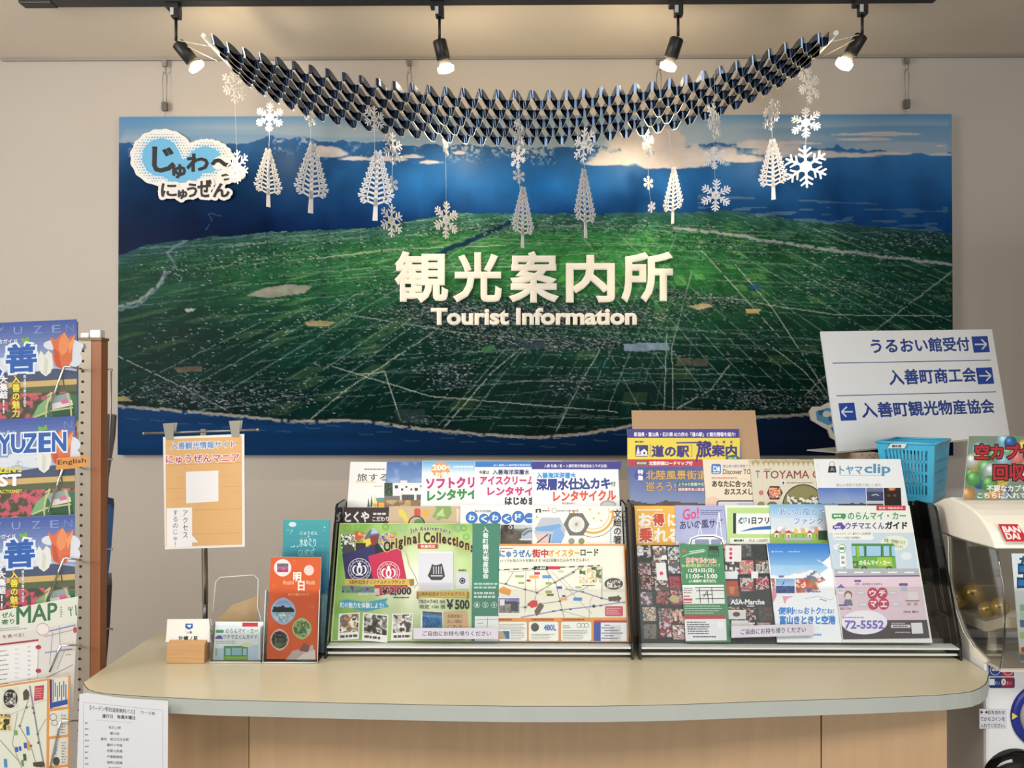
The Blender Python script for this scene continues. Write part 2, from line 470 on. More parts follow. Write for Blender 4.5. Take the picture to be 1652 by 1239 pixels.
    land = (Y > top[None, :]) & (Y < coast[None, :])
    cen = np.exp(-((X - 760) / 430) ** 2 - ((Y - 420) / 95) ** 2)[..., None]
    cen2 = np.exp(-((X - 1060) / 260) ** 2 - ((Y - 450) / 80) ** 2)[..., None]
    low = np.clip((Y - 430) / 230, 0, 1)[..., None]
    gr = A((26, 70, 56)) * (1 - low) + A((11, 44, 40)) * low
    gr = gr + cen * A((30, 54, 14)) + cen2 * A((16, 36, 6))
    far = np.clip(1 - (Y - top[None, :]) / 34, 0, 1)[..., None]
    gr = gr * (1 - 0.6 * far) + A((58, 96, 116)) * 0.6 * far
    gr = gr * (0.80 + 0.40 * n1) * (0.9 + 0.2 * n3)
    # field patches in perspective
    pv = np.maximum(Y - 300, 8)
    a = np.floor((X - 1000 + (Y - 150) * 0.0) / pv * 9 + 0.9 * np.log(pv) * 3); b = np.floor(np.log(pv) * 17 + (X - 860) / 700)
    hsh = np.modf(np.abs(np.sin(a * 12.9898 + b * 78.233) * 43758.5453))[0][..., None]
    gr = gr * (0.86 + 0.26 * hsh) + (hsh > 0.93) * A((26, 18, 6))
    img = np.where(land[..., None], gr, img)
    # far hills to the right above the plain: pale streaks
    st2 = np.repeat(vnoise(H, W // 9 + 2, 2.6, rng), 9, 1)[:, :W]; st2 = np.apply_along_axis(lambda r: np.convolve(r, k, 'same'), 1, st2)
    stk = ((st2 > 0.66) & (Y > 318 + (X - 1150) * 0.05) & (Y < top[None, :] + 2) & (X > 1130))[..., None]
    img = np.where(stk, img * 0.55 + A((120, 146, 160)) * 0.45, img)
    sea = (Y >= coast[None, :])[..., None]
    sf = np.clip((X - 300) / 700, 0, 1)[..., None]
    sc = A((20, 62, 112)) * (1 - sf) + A((14, 40, 78)) * sf
    rr = np.clip((X - 1150) / 250, 0, 1)[..., None]; sc = sc * (1 - rr) + A((13, 24, 46)) * rr
    sc = sc * (0.9 + 0.2 * stre)
    img = np.where(sea, sc, img)
    # --- lines
    def stroke(pts, w, col, al, jit=0.0, keep=1.0, sea_ok=False, seed=0):
        r = np.random.default_rng(seed)
        c = A(col)
        for (x0, y0), (x1, y1) in zip(pts, pts[1:]):
            L = math.hypot(x1 - x0, y1 - y0); n = max(2, int(L * 1.6))
            t = np.arange(n) / n
            px = x0 + (x1 - x0) * t; py = y0 + (y1 - y0) * t
            if jit:
                j = np.interp(np.arange(n), np.arange(0, n + 12, 12), r.normal(0, jit, len(np.arange(0, n + 12, 12)))); py = py + j; px = px + j * 0.5
            ok = np.repeat(r.random(n // 9 + 1) < keep, 9)[:n]
            rad = 0 if w <= 2 else int(w * sx / 2 + 0.3)
            for dy in range(-rad, rad + 1):
                for dx in range(-rad, rad + 1):
                    ix = ((px - X0) * sx).astype(int) + dx; iy = ((py - Y0) * sy).astype(int) + dy
                    g = ok & (ix >= 0) & (ix < W) & (iy >= 0) & (iy < H)
                    q = al * (0.55 + 0.45 * r.random(g.sum()))[:, None] * (1.0 if (dx == 0 and dy == 0) else 0.7)
                    if not sea_ok:
                        q = q * land[iy[g], ix[g]][:, None]
                    img[iy[g], ix[g]] = img[iy[g], ix[g]] * (1 - q) + c * q
    R2 = random.Random(3)
    ROAD = (176, 196, 188)
    # roads running away from the viewer, left and centre
    for i in range(30):
        xb = 60 + i * 38 + R2.uniform(-9, 9); yb = 704
        vx, vy = 1190, 140
        y1 = R2.choice((365, 400, 430, 470, 520)); y0 = R2.choice((704, 704, 660, 620))
        f0, f1 = (704 - y0) / (704 - vy), (704 - y1) / (704 - vy)
        if xb > 1120: continue
        main = R2.random() < 0.4
        stroke([(xb + (vx - xb) * f0, y0), (xb + (vx - xb) * f1, y1)], 1, ROAD, 0.62 if main else 0.34, 0.5, 0.9 if main else 0.7, seed=i)
    # right hand family
    for i in range(26):
        xb = 1010 + i * 46 + R2.uniform(-10, 10); vx, vy = 760, 150
        y1 = R2.choice((372, 400, 430, 450)); y0 = R2.choice((690, 690, 640, 600))
        f0, f1 = (690 - y0) / (690 - vy), (690 - y1) / (690 - vy)
        main = R2.random() < 0.5
        stroke([(xb + (vx - xb) * f0, y0), (xb + (vx - xb) * f1, y1)], 1, ROAD, 0.6 if main else 0.32, 0.5, 0.9 if main else 0.7, seed=60 + i)
    # field edges: many short pale dashes lying along the two families
    for i in range(2600):
        yy = 352 + 330 * R2.random() ** 1.5; x = R2.uniform(195, 1530); ln = (4 + (yy - 340) * 0.05) * R2.uniform(0.6, 1.8)
        if R2.random() < 0.62: dx, dy = ln, ln * R2.uniform(-0.12, 0.05) if x < 700 else ln * R2.uniform(-0.03, 0.12)
        else:
            vx = 1190 if x < 1050 else 780; q = math.hypot(vx - x, 150 - yy); dx, dy = (vx - x) / q * ln, (150 - yy) / q * ln
        stroke([(x, yy), (x + dx, yy + dy)], 1, (120, 150, 140) if R2.random() < .6 else (14, 34, 36), R2.uniform(.15, .42), 0, 1, seed=1000 + i)
    # crossing roads
    y = 362.0; i = 0
    while y < 690:
        for seg in range(3):
            xa = 192 + R2.uniform(0, 1000); xe = xa + R2.uniform(180, 520)
            tilt = (R2.uniform(-0.16, -0.04) if xa < 640 else R2.uniform(-0.01, 0.10))
            stroke([(xa, y), (xe, y + tilt * (xe - xa))], 1, ROAD, R2.choice((0.55, 0.3, 0.4)), 0.6, 0.8, seed=200 + i); i += 1
        y += 4 + (y - 350) * 0.035
    # named bold roads
    for pts, w in (([(480,697),(560,632),(700,540),(760,490)],1),([(720,692),(800,600),(900,520)],1),([(900,700),(940,620),(985,545),(1010,500)],1.5),([(1080,540),(1075,660)],1),([(1090,690),(1088,560),(1120,440)],1),([(1190,430),(1250,500),(1340,640)],1.5),([(1240,555),(1300,600),(1350,660)],1),([(1130,400),(1260,545)],1),([(590,605),(625,600),(655,690)],2),([(192,575),(300,626),(380,668)],1.5),([(540,592),(700,640),(1000,665)],1),([(560,508),(760,540),(900,552)],1),([(1090,482),(1180,482),(1250,495),(1350,510),(1538,512)],2),([(1300,640),(1380,560),(1538,440)],1),([(1180,590),(1150,630),(1095,660)],2),([(640,440),(760,430),(900,436)],1),([(500,420),(640,404),(820,398)],1)):
        stroke(pts, w, (210, 218, 206), 0.85, 0.4, 0.97, seed=int(pts[0][0]))
    # rivers
    stroke([(1090,371),(1150,377),(1250,392),(1330,404),(1430,417),(1538,430)], 3, (176,182,186), 0.8, 1.0, 0.97, seed=7)
    stroke([(1240,391),(1300,402),(1420,417),(1538,429)], 2, (200,204,206), 0.6, 0.8, 0.95, seed=8)
    stroke([(192,503),(225,492),(248,476),(262,458),(270,446),(286,430),(272,408),(292,396),(320,376),(345,362),(350,350)], 3, (120,140,156), 0.6, 1.6, 0.97, seed=9)
    stroke([(192,498),(230,485),(256,462),(270,440)], 3, (170,176,180), 0.6, 1.4, 0.9, seed=10)
    stroke([(330,376),(345,356),(338,346),(360,350)], 2, (120,146,176), 0.5, 1.0, 0.9, True, seed=11)
    stroke([(690,420),(760,392),(812,368),(830,362)], 5, (26,52,84), 0.7, 1.4, 0.95, seed=12)
    stroke([(430,474),(500,458),(560,448),(700,440)], 2, (24,44,58), 0.7, 0.8, 0.9, seed=13)
    # towns: pale roofs and dark groves
    def town(cx, cy, rx, ry, n, seed, pale=0.5):
        nonlocal img
        r = np.random.default_rng(seed)
        q = np.exp(-((X - cx) / rx) ** 2 * 1.6 - ((Y - cy) / ry) ** 2 * 1.6) * min(0.62, n / (rx * ry) * 1.1) * (0.5 + n3[..., 0]) * land
        img = img * (1 - q[..., None]) + A((40, 54, 66)) * q[..., None]
        n = int(n * 0.95); x = cx + r.normal(0, rx * 0.5, n); yy = cy + r.normal(0, ry * 0.5, n)
        for a, b2, q in zip(x, yy, r.random(n)):
            ix, iy = int((a - X0) * sx), int((b2 - Y0) * sy)
            if 1 <= ix < W - 4 and 0 <= iy < H and land[iy, ix]:
                v = r.uniform(0.5, 1.0)
                c = A((206, 212, 220)) * v if q < pale else A((16, 32, 40))
                if q > 0.985: c = A((170, 140, 104))
                if 0.012 > q: c = A((90, 136, 170))
                w = r.integers(1, 4) if q < pale else 2
                img[iy:iy + 1, ix:ix + w] = img[iy:iy + 1, ix:ix + w] * 0.26 + c * 0.74
    for t in ((880,505,230,26,2200,1),(800,520,150,36,1300,2),(940,512,120,12,700,41),(760,512,90,14,500,42),(700,500,120,26,450,3),(1000,520,130,24,500,4),(830,552,150,18,620,5),(950,556,130,14,480,6),(1150,490,90,16,300,7),(1090,475,50,10,160,8),(350,645,150,30,700,9),(300,630,80,26,300,10),(450,640,100,28,260,11),(1270,650,120,24,480,12),(1200,640,60,18,200,13),(720,600,60,24,190,14),(930,625,46,22,190,15),(740,615,30,12,120,16),(290,440,60,26,170,17),(420,420,120,20,200,18),(560,400,200,30,320,19),(520,520,160,30,240,20),(650,465,80,18,170,21),(1330,460,90,26,240,22),(1450,480,120,30,260,23),(1400,410,150,30,320,24),(1180,400,180,24,280,25),(900,365,260,14,330,26),(760,372,130,10,200,27),(1480,390,80,12,200,28),(670,680,40,8,130,29),(560,560,260,60,300,30),(1100,560,300,60,300,31),(1400,560,160,70,200,32),(480,470,260,60,260,33),(300,560,130,60,160,34)):
        town(*t)
    def patch(pts, col, al=0.85):
        nonlocal img
        ins = np.zeros((H, W), bool); n = len(pts)
        for i in range(n):
            (xa, ya), (xb, yb) = pts[i], pts[(i + 1) % n]
            c = ((ya > Y) != (yb > Y)) & (X < (xb - xa) * (Y - ya) / (yb - ya + 1e-9) + xa)
            ins ^= c
        ins = ins[..., None]
        img = np.where(ins, img * (1 - al) + A(col) * (0.85 + 0.3 * n3) * al, img)
    patch([(400,478),(430,466),(470,460),(508,463),(495,474),(440,482)], (158,156,146))
    patch([(495,521),(520,518),(545,521),(535,527),(500,527)], (190,168,120))
    patch([(300,500),(312,498),(318,502),(305,505)], (215,220,222))
    patch([(1114,496),(1138,491),(1155,496),(1130,502)], (232,206,160)); patch([(1205,500),(1232,500),(1226,508),(1208,507)], (226,196,130))
    patch([(1010,556),(1080,554),(1085,566),(1012,568)], (150,172,200)); patch([(845,556),(880,552),(888,560),(850,564)], (60,72,92))
    patch([(780,562),(802,558),(806,564),(786,570)], (70,130,80)); patch([(640,660),(690,660),(690,684),(650,684)], (70,80,84), 0.5)
    patch([(1095,580),(1118,578),(1120,590),(1096,592)], (110,104,90), .7); patch([(1120,580),(1145,580),(1146,592),(1121,592)], (110,96,84), .7)
    patch([(1212,462),(1228,462),(1230,468),(1214,469)], (50,96,150))
    patch([(282,593),(330,592),(330,600),(290,602)], (120,104,88), .8)
    patch([(192,640),(205,640),(218,648),(192,648)], (196,170,110), .8)
    # grey-brown coastal strip, surf
    pc = list(zip(xs[::20], coast[::20]))
    stroke(pc, 3, (190,184,170), 0.7, 0.6, 0.9, True, seed=20)
    stroke([(x, y + 3) for x, y in pc], 2, (206,210,212), 0.6, 1.0, 0.55, True, seed=21)
    stroke([(x, y - 5) for x, y in pc], 3, (22,36,38), 0.6, 1.2, 0.8, True, seed=22)
    for i in range(24):
        x = 200 + i * 42 + R2.uniform(-10, 10); y = np.interp(x, xs, coast) + R2.uniform(8, 22)
        stroke([(x, y), (x + 24, y + 1)], 1, (110,140,150), 0.5, 0.3, 1, True, seed=400 + i)
    img = np.clip(img, 0, 255)
    return img
def build_mural_panel():
    img = mural_picture(); H, W = img.shape[:2]
    w, h = mbr.x - mtl.x, mtl.z - mbr.z
    gx = np.linspace(-w / 2, w / 2, W); gz = np.linspace(h / 2, -h / 2, H)
    GX, GZ = np.meshgrid(gx, gz)
    v = np.zeros((H * W, 3)); v[:, 0] = GX.ravel(); v[:, 2] = GZ.ravel()
    i = np.arange(H * W).reshape(H, W)
    q = np.stack([i[:-1, :-1], i[1:, :-1], i[1:, 1:], i[:-1, 1:]], -1).reshape(-1, 4)
    me = bpy.data.meshes.new('photo_print')
    me.vertices.add(H * W); me.vertices.foreach_set('co', v.ravel())
    n = len(q); me.loops.add(n * 4); me.loops.foreach_set('vertex_index', q.ravel())
    me.polygons.add(n); me.polygons.foreach_set('loop_start', np.arange(n) * 4)
    me.update(calc_edges=True); me.materials.append(MURAL_INK)
    at = me.attributes.new('Col', 'FLOAT_COLOR', 'POINT')
    c = np.ones((H * W, 4), dtype=np.float32); c[:, :3] = np.interp(img.reshape(-1, 3), np.arange(256), LIN) * MURAL_GAIN
    at.data.foreach_set('color', c.ravel())
    o = bpy.data.objects.new('photo_print', me); COL.objects.link(o); o.parent = mural
    MB().box(mtl.x, MY + 0.0008, mbr.z, mbr.x, WALL_Y - 0.004, mtl.z).build('panel_board', mat('board_edge', (196, 198, 200), 0.5), mural)
MURAL_GAIN = 0.70
build_mural_panel()
# raised lettering on the panel
LET = mat('letter_white', (236, 230, 216), 0.35, spec=0.4)
LET_SIDE = mat('letter_side', (214, 205, 185), 0.45)
def raised(t, x0, y0, x1, y1, depth, bold, name):
    g, _ = glyphs(t)
    sp = g[:, 1].max() - g[:, 1].min()
    v, f = glyphs(t, bold * sp, 0.1, 3)
    lo, hi = v.min(0), v.max(0)
    Yf = MY - depth
    a, b = P(x0, y0, Yf), P(x1, y1, Yf)
    s = (v - lo) / np.maximum(hi - lo, 1e-6)
    mb = MB().add([(a.x + q[0] * (b.x - a.x), MY - 0.0005 - q[2] * depth, b.z + q[1] * (a.z - b.z)) for q in s], f)
    return mb.build(name, LET, mural)
for ch, x0, y0, x1, y1 in (('観',636.5,405,723,489),('光',730.5,407,809.5,488),('案',820.5,405,902,488),('内',913,411,992,488),('所',1002.5,406,1086,488)):
    raised(ch, x0, y0, x1, y1, 0.014, 0.034, 'letter')
raised('Tourist Information', 695, 496.5, 1027.5, 524.5, 0.010, 0.06, 'lettering')
# cloud plaque, upper left
def plaque_at(d): return Vector((0, MY - d, 0))
pq = Sheet((P(290, 265, MY - 0.012)), (1, 0, 0), (0, 0, 1), 0.011, 6e-5)
def blob(parts, n=180):
    """outline of a union of ellipses, as seen from its middle"""
    cx = sum(p[0] for p in parts) / len(parts); cy = sum(p[1] for p in parts) / len(parts); out = []
    for i in range(n):
        a = 2 * math.pi * i / n; best = 0
        dx, dy = math.cos(a), math.sin(a)
        for r in np.linspace(1, 140, 700):
            x, y = cx + dx * r, cy + dy * r
            if any(((x - ex) / rx) ** 2 + ((y - ey) / ry) ** 2 <= 1 for ex, ey, rx, ry in parts): best = r
        out.append((cx + dx * best, cy + dy * best))
    return out
WHITE_PQ = (240, 236, 232)
WPARTS = [(262,254,52,46),(333,262,46,38),(288,283,34,28),(374,278,22,16)]
outl = blob(WPARTS)
outl = [(290 + (x - 290) * (1 + 0.014 * math.sin(i * math.pi / 2.5)), 265 + (y - 265) * (1 + 0.014 * math.sin(i * math.pi / 2.5))) for i, (x, y) in enumerate(outl)]
pq.base_px(outl[::-1], WHITE_PQ)
BPARTS = [(260,254,31,31),(331,258,27,22),(294,276,34,19)]
inb = lambda x, y, k=1.0: any(((x - ex) / (rx * k)) ** 2 + ((y - ey) / (ry * k)) ** 2 <= 1 for ex, ey, rx, ry in BPARTS)
inw = lambda x, y: any(((x - ex) / (rx - 5)) ** 2 + ((y - ey) / (ry - 5)) ** 2 <= 1 for ex, ey, rx, ry in WPARTS)
pq.poly(blob(BPARTS, 64)[::-1], (108, 184, 228))
for j in range(24):
    for i in range(46):
        x = 206 + i * 4.4 + (j % 2) * 2.2; y = 204 + j * 4.4
        if inw(x, y) and not inb(x, y, 0.97) and not (y > 296):
            far = 0 if inb(x, y, 1.18) else (1 if inb(x, y, 1.42) else 2)
            r = (1.75, 1.2, 0.7)[far]
            pq.poly_l([pq.L(x + r * math.cos(k), y - r * math.sin(k)) for k in (0, 1.05, 2.1, 3.14, 4.19, 5.24)], ((108,184,228),(150,180,200),(170,176,184))[far], pq.k * pq.ly)
pq.up()
INKK = (26, 22, 20)
pq.halo('っ', 358, 281, 371, 291, 9.0, WHITE_PQ); pq.halo('〜', 350, 259, 374, 268, 8.0, WHITE_PQ)
for t, x0, y0, x1, y1, b in (('じ',247,238,281,277,.05),('ゅ',279,266,299,287,.07),('わ',302,249,336,276,.05),('〜',342,257,376,268,.16),('っ',358,281,371,291,.09)):
    pq.text(t, x0, y0, x1, y1, INKK); pq.halo(t, x0, y0, x1, y1, (y1 - y0) * b * .9, INKK)
for t, x0, y0, x1, y1 in (('に',261,297,285,317),('ゅ',288,307,302,321),('う',303,297,318,318),('ぜ',320,291,341,318),('ん',345,297,370,318)):
    pq.halo(t, x0, y0, x1, y1, 6.0, WHITE_PQ)
for t, x0, y0, x1, y1 in (('に',261,297,285,317),('ゅ',288,307,302,321),('う',303,297,318,318),('ぜ',320,291,341,318),('ん',345,297,370,318)):
    pq.text(t, x0, y0, x1, y1, INKK); pq.halo(t, x0, y0, x1, y1, 1.0, INKK)
o = pq.build('emblem_plaque', mural); o['label'] = 'white and blue cloud-shaped plaque with black lettering'
# second emblem, lower right corner, mostly behind the direction board
pq = Sheet((P(1345, 680, MY - 0.012)), (1, 0, 0), (0, 0, 1), 0.011)
pq.base_px([(1306,664),(1312,656),(1326,656),(1336,650),(1360,651),(1385,668),(1388,696),(1370,708),(1350,712),(1340,706),(1336,694),(1322,686),(1309,678)][::-1], (236, 236, 234))
pq.poly([(1316,664),(1334,658),(1352,660),(1356,680),(1336,686),(1318,678)][::-1], (96, 170, 216))
for x, y in ((1324,666),(1340,676),(1348,664)): pq.rect(x - 5, y - 4, x + 5, y + 4, (46, 110, 180), 0, 3)
pq.disc(1334, 668, 7, (238, 238, 236), 5)
pq.poly([(1340,690),(1352,684),(1362,700),(1348,706)][::-1], (60, 120, 184))
pq.build('emblem_plaque', mural)

# hangers of the panel
HANG = [(266, 172, 'picture hanger wire at the left end of the wall panel'), (661, 176, 'picture hanger wire behind the garland left of its middle'),
        (1063, 172, 'picture hanger wire behind the garland right of its middle'), (1463, 168, 'picture hanger wire at the right end of the wall panel')]
for px, gy, lab in HANG:
    yb = WALL_Y - 0.016
    t = P(px, 96, yb); gpos = P(px, gy, yb); bot = P(px, 190, yb)
    h = empty('picture_hanger', (t.x, yb, bot.z), lab, 'picture hanger', 'wire hangers on the picture rail')
    z0 = CEIL_Z - 0.014
    m1 = MB().box(t.x - 0.008, yb - 0.006, z0 - 0.022, t.x + 0.008, yb + 0.004, z0)
    m1.build('rail_hook', STEEL, h)
    m1 = MB().tube([(t.x, yb - 0.002, z0 - 0.02), (t.x + 0.006, yb - 0.002, z0 - 0.032), (t.x + 0.004, yb - 0.002, z0 - 0.045), (t.x - 0.004, yb - 0.002, z0 - 0.045)], 0.0022, 6)
    m1.build('hook', CHROME, h)
    m1 = MB()
    for s in (-1, 1): m1.tube([(t.x + s * 0.003, yb, z0 - 0.04), (t.x + s * 0.008, yb, z0 - 0.06), (gpos.x + s * 0.006, yb, gpos.z + 0.015)], 0.0011, 6)
    m1.tube([(gpos.x, yb, gpos.z), (bot.x, yb + 0.004, bot.z + 0.004)], 0.001, 6)
    m1.build('wire', STEEL, h)
    MB().box(gpos.x - 0.010, yb - 0.008, gpos.z - 0.016, gpos.x + 0.010, yb + 0.006, gpos.z + 0.016).build('wire_grip', mat('grip_grey', (96, 90, 84), 0.5), h, bevel=0.002)

# ------------------------------------------------------------------ track and spotlights
TY = 2.42
tl = P(35, 6, TY).x
track = empty('lighting_track', (0, TY, CEIL_Z), 'long black lighting track fixed along the ceiling', 'lighting track')
MB().box(tl + 0.10, TY - 0.017, CEIL_Z - 0.034, 1.30, TY + 0.017, CEIL_Z).build('rail', BLACK, track)
MB().box(tl, TY - 0.019, CEIL_Z - 0.037, tl + 0.105, TY + 0.019, CEIL_Z).build('end_feed', BLACK, track, bevel=0.003)
BULB = emit_mat('lamp_glow', (1.0, 0.86, 0.62), 26.0)
GLASSY = mat('bulb_glass', (235, 225, 205), 0.15, spec=0.6)
LAMPS = [((284, 24), (284, 66), (288, 71), (304, 97), (314, 105), 'leftmost spotlight, tilted to the right beside the garland end'),
         ((709, 22), (709, 63), (709, 66), (714, 93), (719, 110), 'spotlight hanging nearly upright, second along the track'),
         ((1094, 20), (1094, 58), (1092, 63), (1085, 90), (1079, 106), 'spotlight tilted a little to the left, third along the track'),
         ((1391, 14), (1391, 55), (1389, 59), (1376, 84), (1365, 102), 'rightmost spotlight, tilted to the left beside the garland end')]
SPILL = (2.4, 3.0, 3.0, 0.3)
AIM = [(-0.55, 2.87, 1.95), (-0.25, 2.87, 2.1), (0.35, 2.87, 2.1), (0.75, 2.87, 2.0)]
for (j, r1, h0, h1, bt, lab), aim in zip(LAMPS, AIM):
    top = P(*j, TY); rod = P(*r1, TY); a = P(*h0, TY); b = P(*h1, TY); e = P(*bt, TY)
    ax = (e - a).normalized(); ax = (ax + Vector((0, 0.30, 0))).normalized()
    b = a + ax * (b - a).length * 1.05; e = a + ax * (e - a).length * 1.05
    s = empty('track_spotlight', (top.x, TY, CEIL_Z - 0.034), lab, 'spotlight', 'spotlights on the ceiling track')
    z1 = CEIL_Z - 0.034
    MB().box(top.x - 0.028, TY - 0.015, z1 - 0.018, top.x + 0.012, TY + 0.015, z1).box(top.x - 0.012, TY - 0.013, z1 - 0.046, top.x + 0.014, TY + 0.013, z1 - 0.014).build('adapter', BLACK, s, bevel=0.002)
    MB().box(top.x - 0.013, TY - 0.0145, z1 - 0.040, top.x - 0.002, TY - 0.0125, z1 - 0.016).build('latch', mat('latch_grey', (190, 190, 190), 0.4), s)
    MB().tube([(top.x, TY, z1 - 0.04), (rod.x, TY, rod.z)], 0.0045, 10).build('rod', BLACK, s)
    MB().lathe([(0, -0.004), (0.018, -0.004), (0.0215, 0), (0.0215, (b - a).length), (0.019, (b - a).length + 0.001), (0, (b - a).length)], a, ax, 8).build('housing', BLACK, s)
    L = (e - b).length
    bu = empty('bulb', b); bu.parent = s; bu.location = b - s.location
    o = MB().lathe([(0, -0.002), (0.013, 0), (0.018, L * .3), (0.025, L * .72), (0.026, L * .8)], b, ax, 20).build('reflector', GLASSY, None, pivot=b); o.parent = bu; o.location = (0, 0, 0)
    o = MB().lathe([(0.0255, L * .55), (0.0262, L * .8), (0.024, L * 1.0), (0.012, L * 1.1), (0, L * 1.12)], b, ax, 20).build('lens', BULB, None, pivot=b); o.parent = bu; o.location = (0, 0, 0)
    ld = bpy.data.lights.new('spot_beam', 'SPOT'); ld.energy = 13; ld.color = (1.0, 0.80, 0.52); ld.spot_size = 1.5; ld.spot_blend = 0.7; ld.shadow_soft_size = 0.022
    lo = bpy.data.objects.new('spot_beam', ld); p = e + ax * 0.03
    lo.location = p; lo.rotation_euler = (Vector(aim) - p).to_track_quat('-Z', 'Y').to_euler(); COL.objects.link(lo)
    # the glow that spills from the bare bulb
    ld = bpy.data.lights.new('bulb_spill', 'POINT'); ld.energy = SPILL[LAMPS.index((j, r1, h0, h1, bt, lab))]; ld.color = (1.0, 0.80, 0.52); ld.shadow_soft_size = 0.02
    lo = bpy.data.objects.new('bulb_spill', ld); lo.location = p; COL.objects.link(lo)

# ------------------------------------------------------------------ garland
FOIL = mat('silver_foil', (98, 110, 128), 0.12, metal=1.0)
FOIL_EDGE = mat('foil_edge', (232, 222, 200), 0.5)
PAPER_W = mat('white_card', (240, 236, 226), 0.5)
FA = [(343,67),(372,84),(420,100),(480,116),(560,134),(640,148),(720,157),(800,161),(860,162),(920,161),(1000,154),(1080,143),(1150,126),(1210,106),(1270,82),(1337,61)]
FB = [(384,117),(400,130),(440,152),(500,178),(560,192),(620,203),(700,215),(780,221),(860,222),(940,219),(1020,209),(1090,196),(1150,178),(1200,160),(1255,132),(1309,97)]
def resample(pts, Y, n):
    q = np.array([P(x, y, Y)[:] for x, y in pts]); s = np.r_[0, np.cumsum(np.linalg.norm(np.diff(q, axis=0), axis=1))]
    # smooth interpolation
    t = np.linspace(0, s[-1], n); r = np.stack([np.interp(t, s, q[:, k]) for k in range(3)], 1)
    for _ in range(6): r[2:-2] = (r[:-4] + r[1:-3] * 2 + r[2:-2] * 3 + r[3:-1] * 2 + r[4:]) / 9
    return r
NG = 37 * 12 + 1
GA, GB = resample(FA, 2.34, NG), resample(FB, 2.58, NG)
garland = empty('foil_garland', (float(GA[NG // 2][0]), 2.46, float(GA[NG // 2][2])), 'silver honeycomb foil garland sagging between the two end spotlights', 'garland')
fm = MB()
def wave(t):
    t = t % 1.0
    x = abs(((t + 0.25) % 1.0) - 0.5) * 4 - 1     # triangle
    return max(-1, min(1, x * 1.7))
for i in range(5):
    vs = []; sgn = 1 if i % 2 == 0 else -1
    for k in range(NG):
        v = (i + 0.5 * sgn * wave(k / 12.0)) / 4.0
        p = GA[k] + (GB[k] - GA[k]) * v
        hh = 0.0185 * (0.86 + 0.14 * math.cos(2 * math.pi * k / 12.0 * 2))
        q = (0.0, 0.92, 1.0)
        for t_ in q: vs.append((p[0], p[1] - 0.004 + 0.008 * t_, p[2] + hh * (1 - 2 * t_)))
    fm.m = 0; fm.add(vs, [(3*k, 3*k+3, 3*k+4, 3*k+1) for k in range(NG - 1)], False)
    fm.m = 1; fm.add(vs, [(3*k+1, 3*k+4, 3*k+5, 3*k+2) for k in range(NG - 1)], False)
fm.build('foil_honeycomb', [FOIL, FOIL_EDGE], garland)
for (x0, y0), (x1, y1) in (((328, 57), (381, 114)), ((1349, 53), (1311, 94))):
    a, b = P(x0, y0, 2.335), P(x1, y1, 2.585)
    MB().tube([a, a + (b - a) * .5, b], 0.008, 6).build('end_bar', PAPER_W, garland)
STRING = mat('cotton_string', (225, 215, 198), 0.8)
for a, b in (((287, 65, 2.393), (341, 75, 2.40)), ((303, 75, 2.395), (350, 98, 2.49)), ((1386, 56, 2.393), (1341, 67, 2.40)), ((1378, 64, 2.395), (1328, 91, 2.51))):
    MB().tube([P(*a), P(*b)], 0.0013, 6).build('string', STRING, garland)

# paper trees and snowflakes hanging from the garland
GLITTER = mat('glitter_card', (240, 237, 238), 0.3, metal=0.12, spec=0.6, noise=0.05, nscale=180)
THREAD = mat('nylon_thread', (200, 205, 212), 0.4)
def bars_mesh(segs, th=0.0012):
    mb = MB()
    for x0, z0, x1, z1, w in segs:
        d = Vector((x1 - x0, 0, z1 - z0)); L = d.length
        if L < 1e-5: continue
        n = Vector((-d.z, 0, d.x)) / L * (w / 2); a = Vector((x0, 0, z0)); b = Vector((x1, 0, z1)); e = d / L * (w / 2)
        mb.prism([a + n - Vector((0, th/2, 0)), b + n * .7 + e * .6 - Vector((0, th/2, 0)), b - n * .7 + e * .6 - Vector((0, th/2, 0)), a - n - Vector((0, th/2, 0))], Vector((0, th, 0)))
    return mb
def flake_segs(r, kind):
    s = []; w = r * 0.13
    for k in range(6):
        a = math.pi / 2 + k * math.pi / 3; ux, uz = math.cos(a), math.sin(a)
        s.append((0, 0, ux * r, uz * r, w))
        for f, l in ((0.38, 0.24), (0.60, 0.30), (0.80, 0.22)) if kind % 2 else ((0.45, 0.34), (0.72, 0.30)):
            for sg in (-1, 1):
                b = a + sg * math.pi / 3.3
                s.append((ux*r*f, uz*r*f, ux*r*f + math.cos(b)*r*l, uz*r*f + math.sin(b)*r*l, w * .85))
    for k in range(6):
        a, b = math.pi/2 + k*math.pi/3, math.pi/2 + (k+1)*math.pi/3
        s.append((math.cos(a)*r*.25, math.sin(a)*r*.25, math.cos(b)*r*.25, math.sin(b)*r*.25, w))
    return s
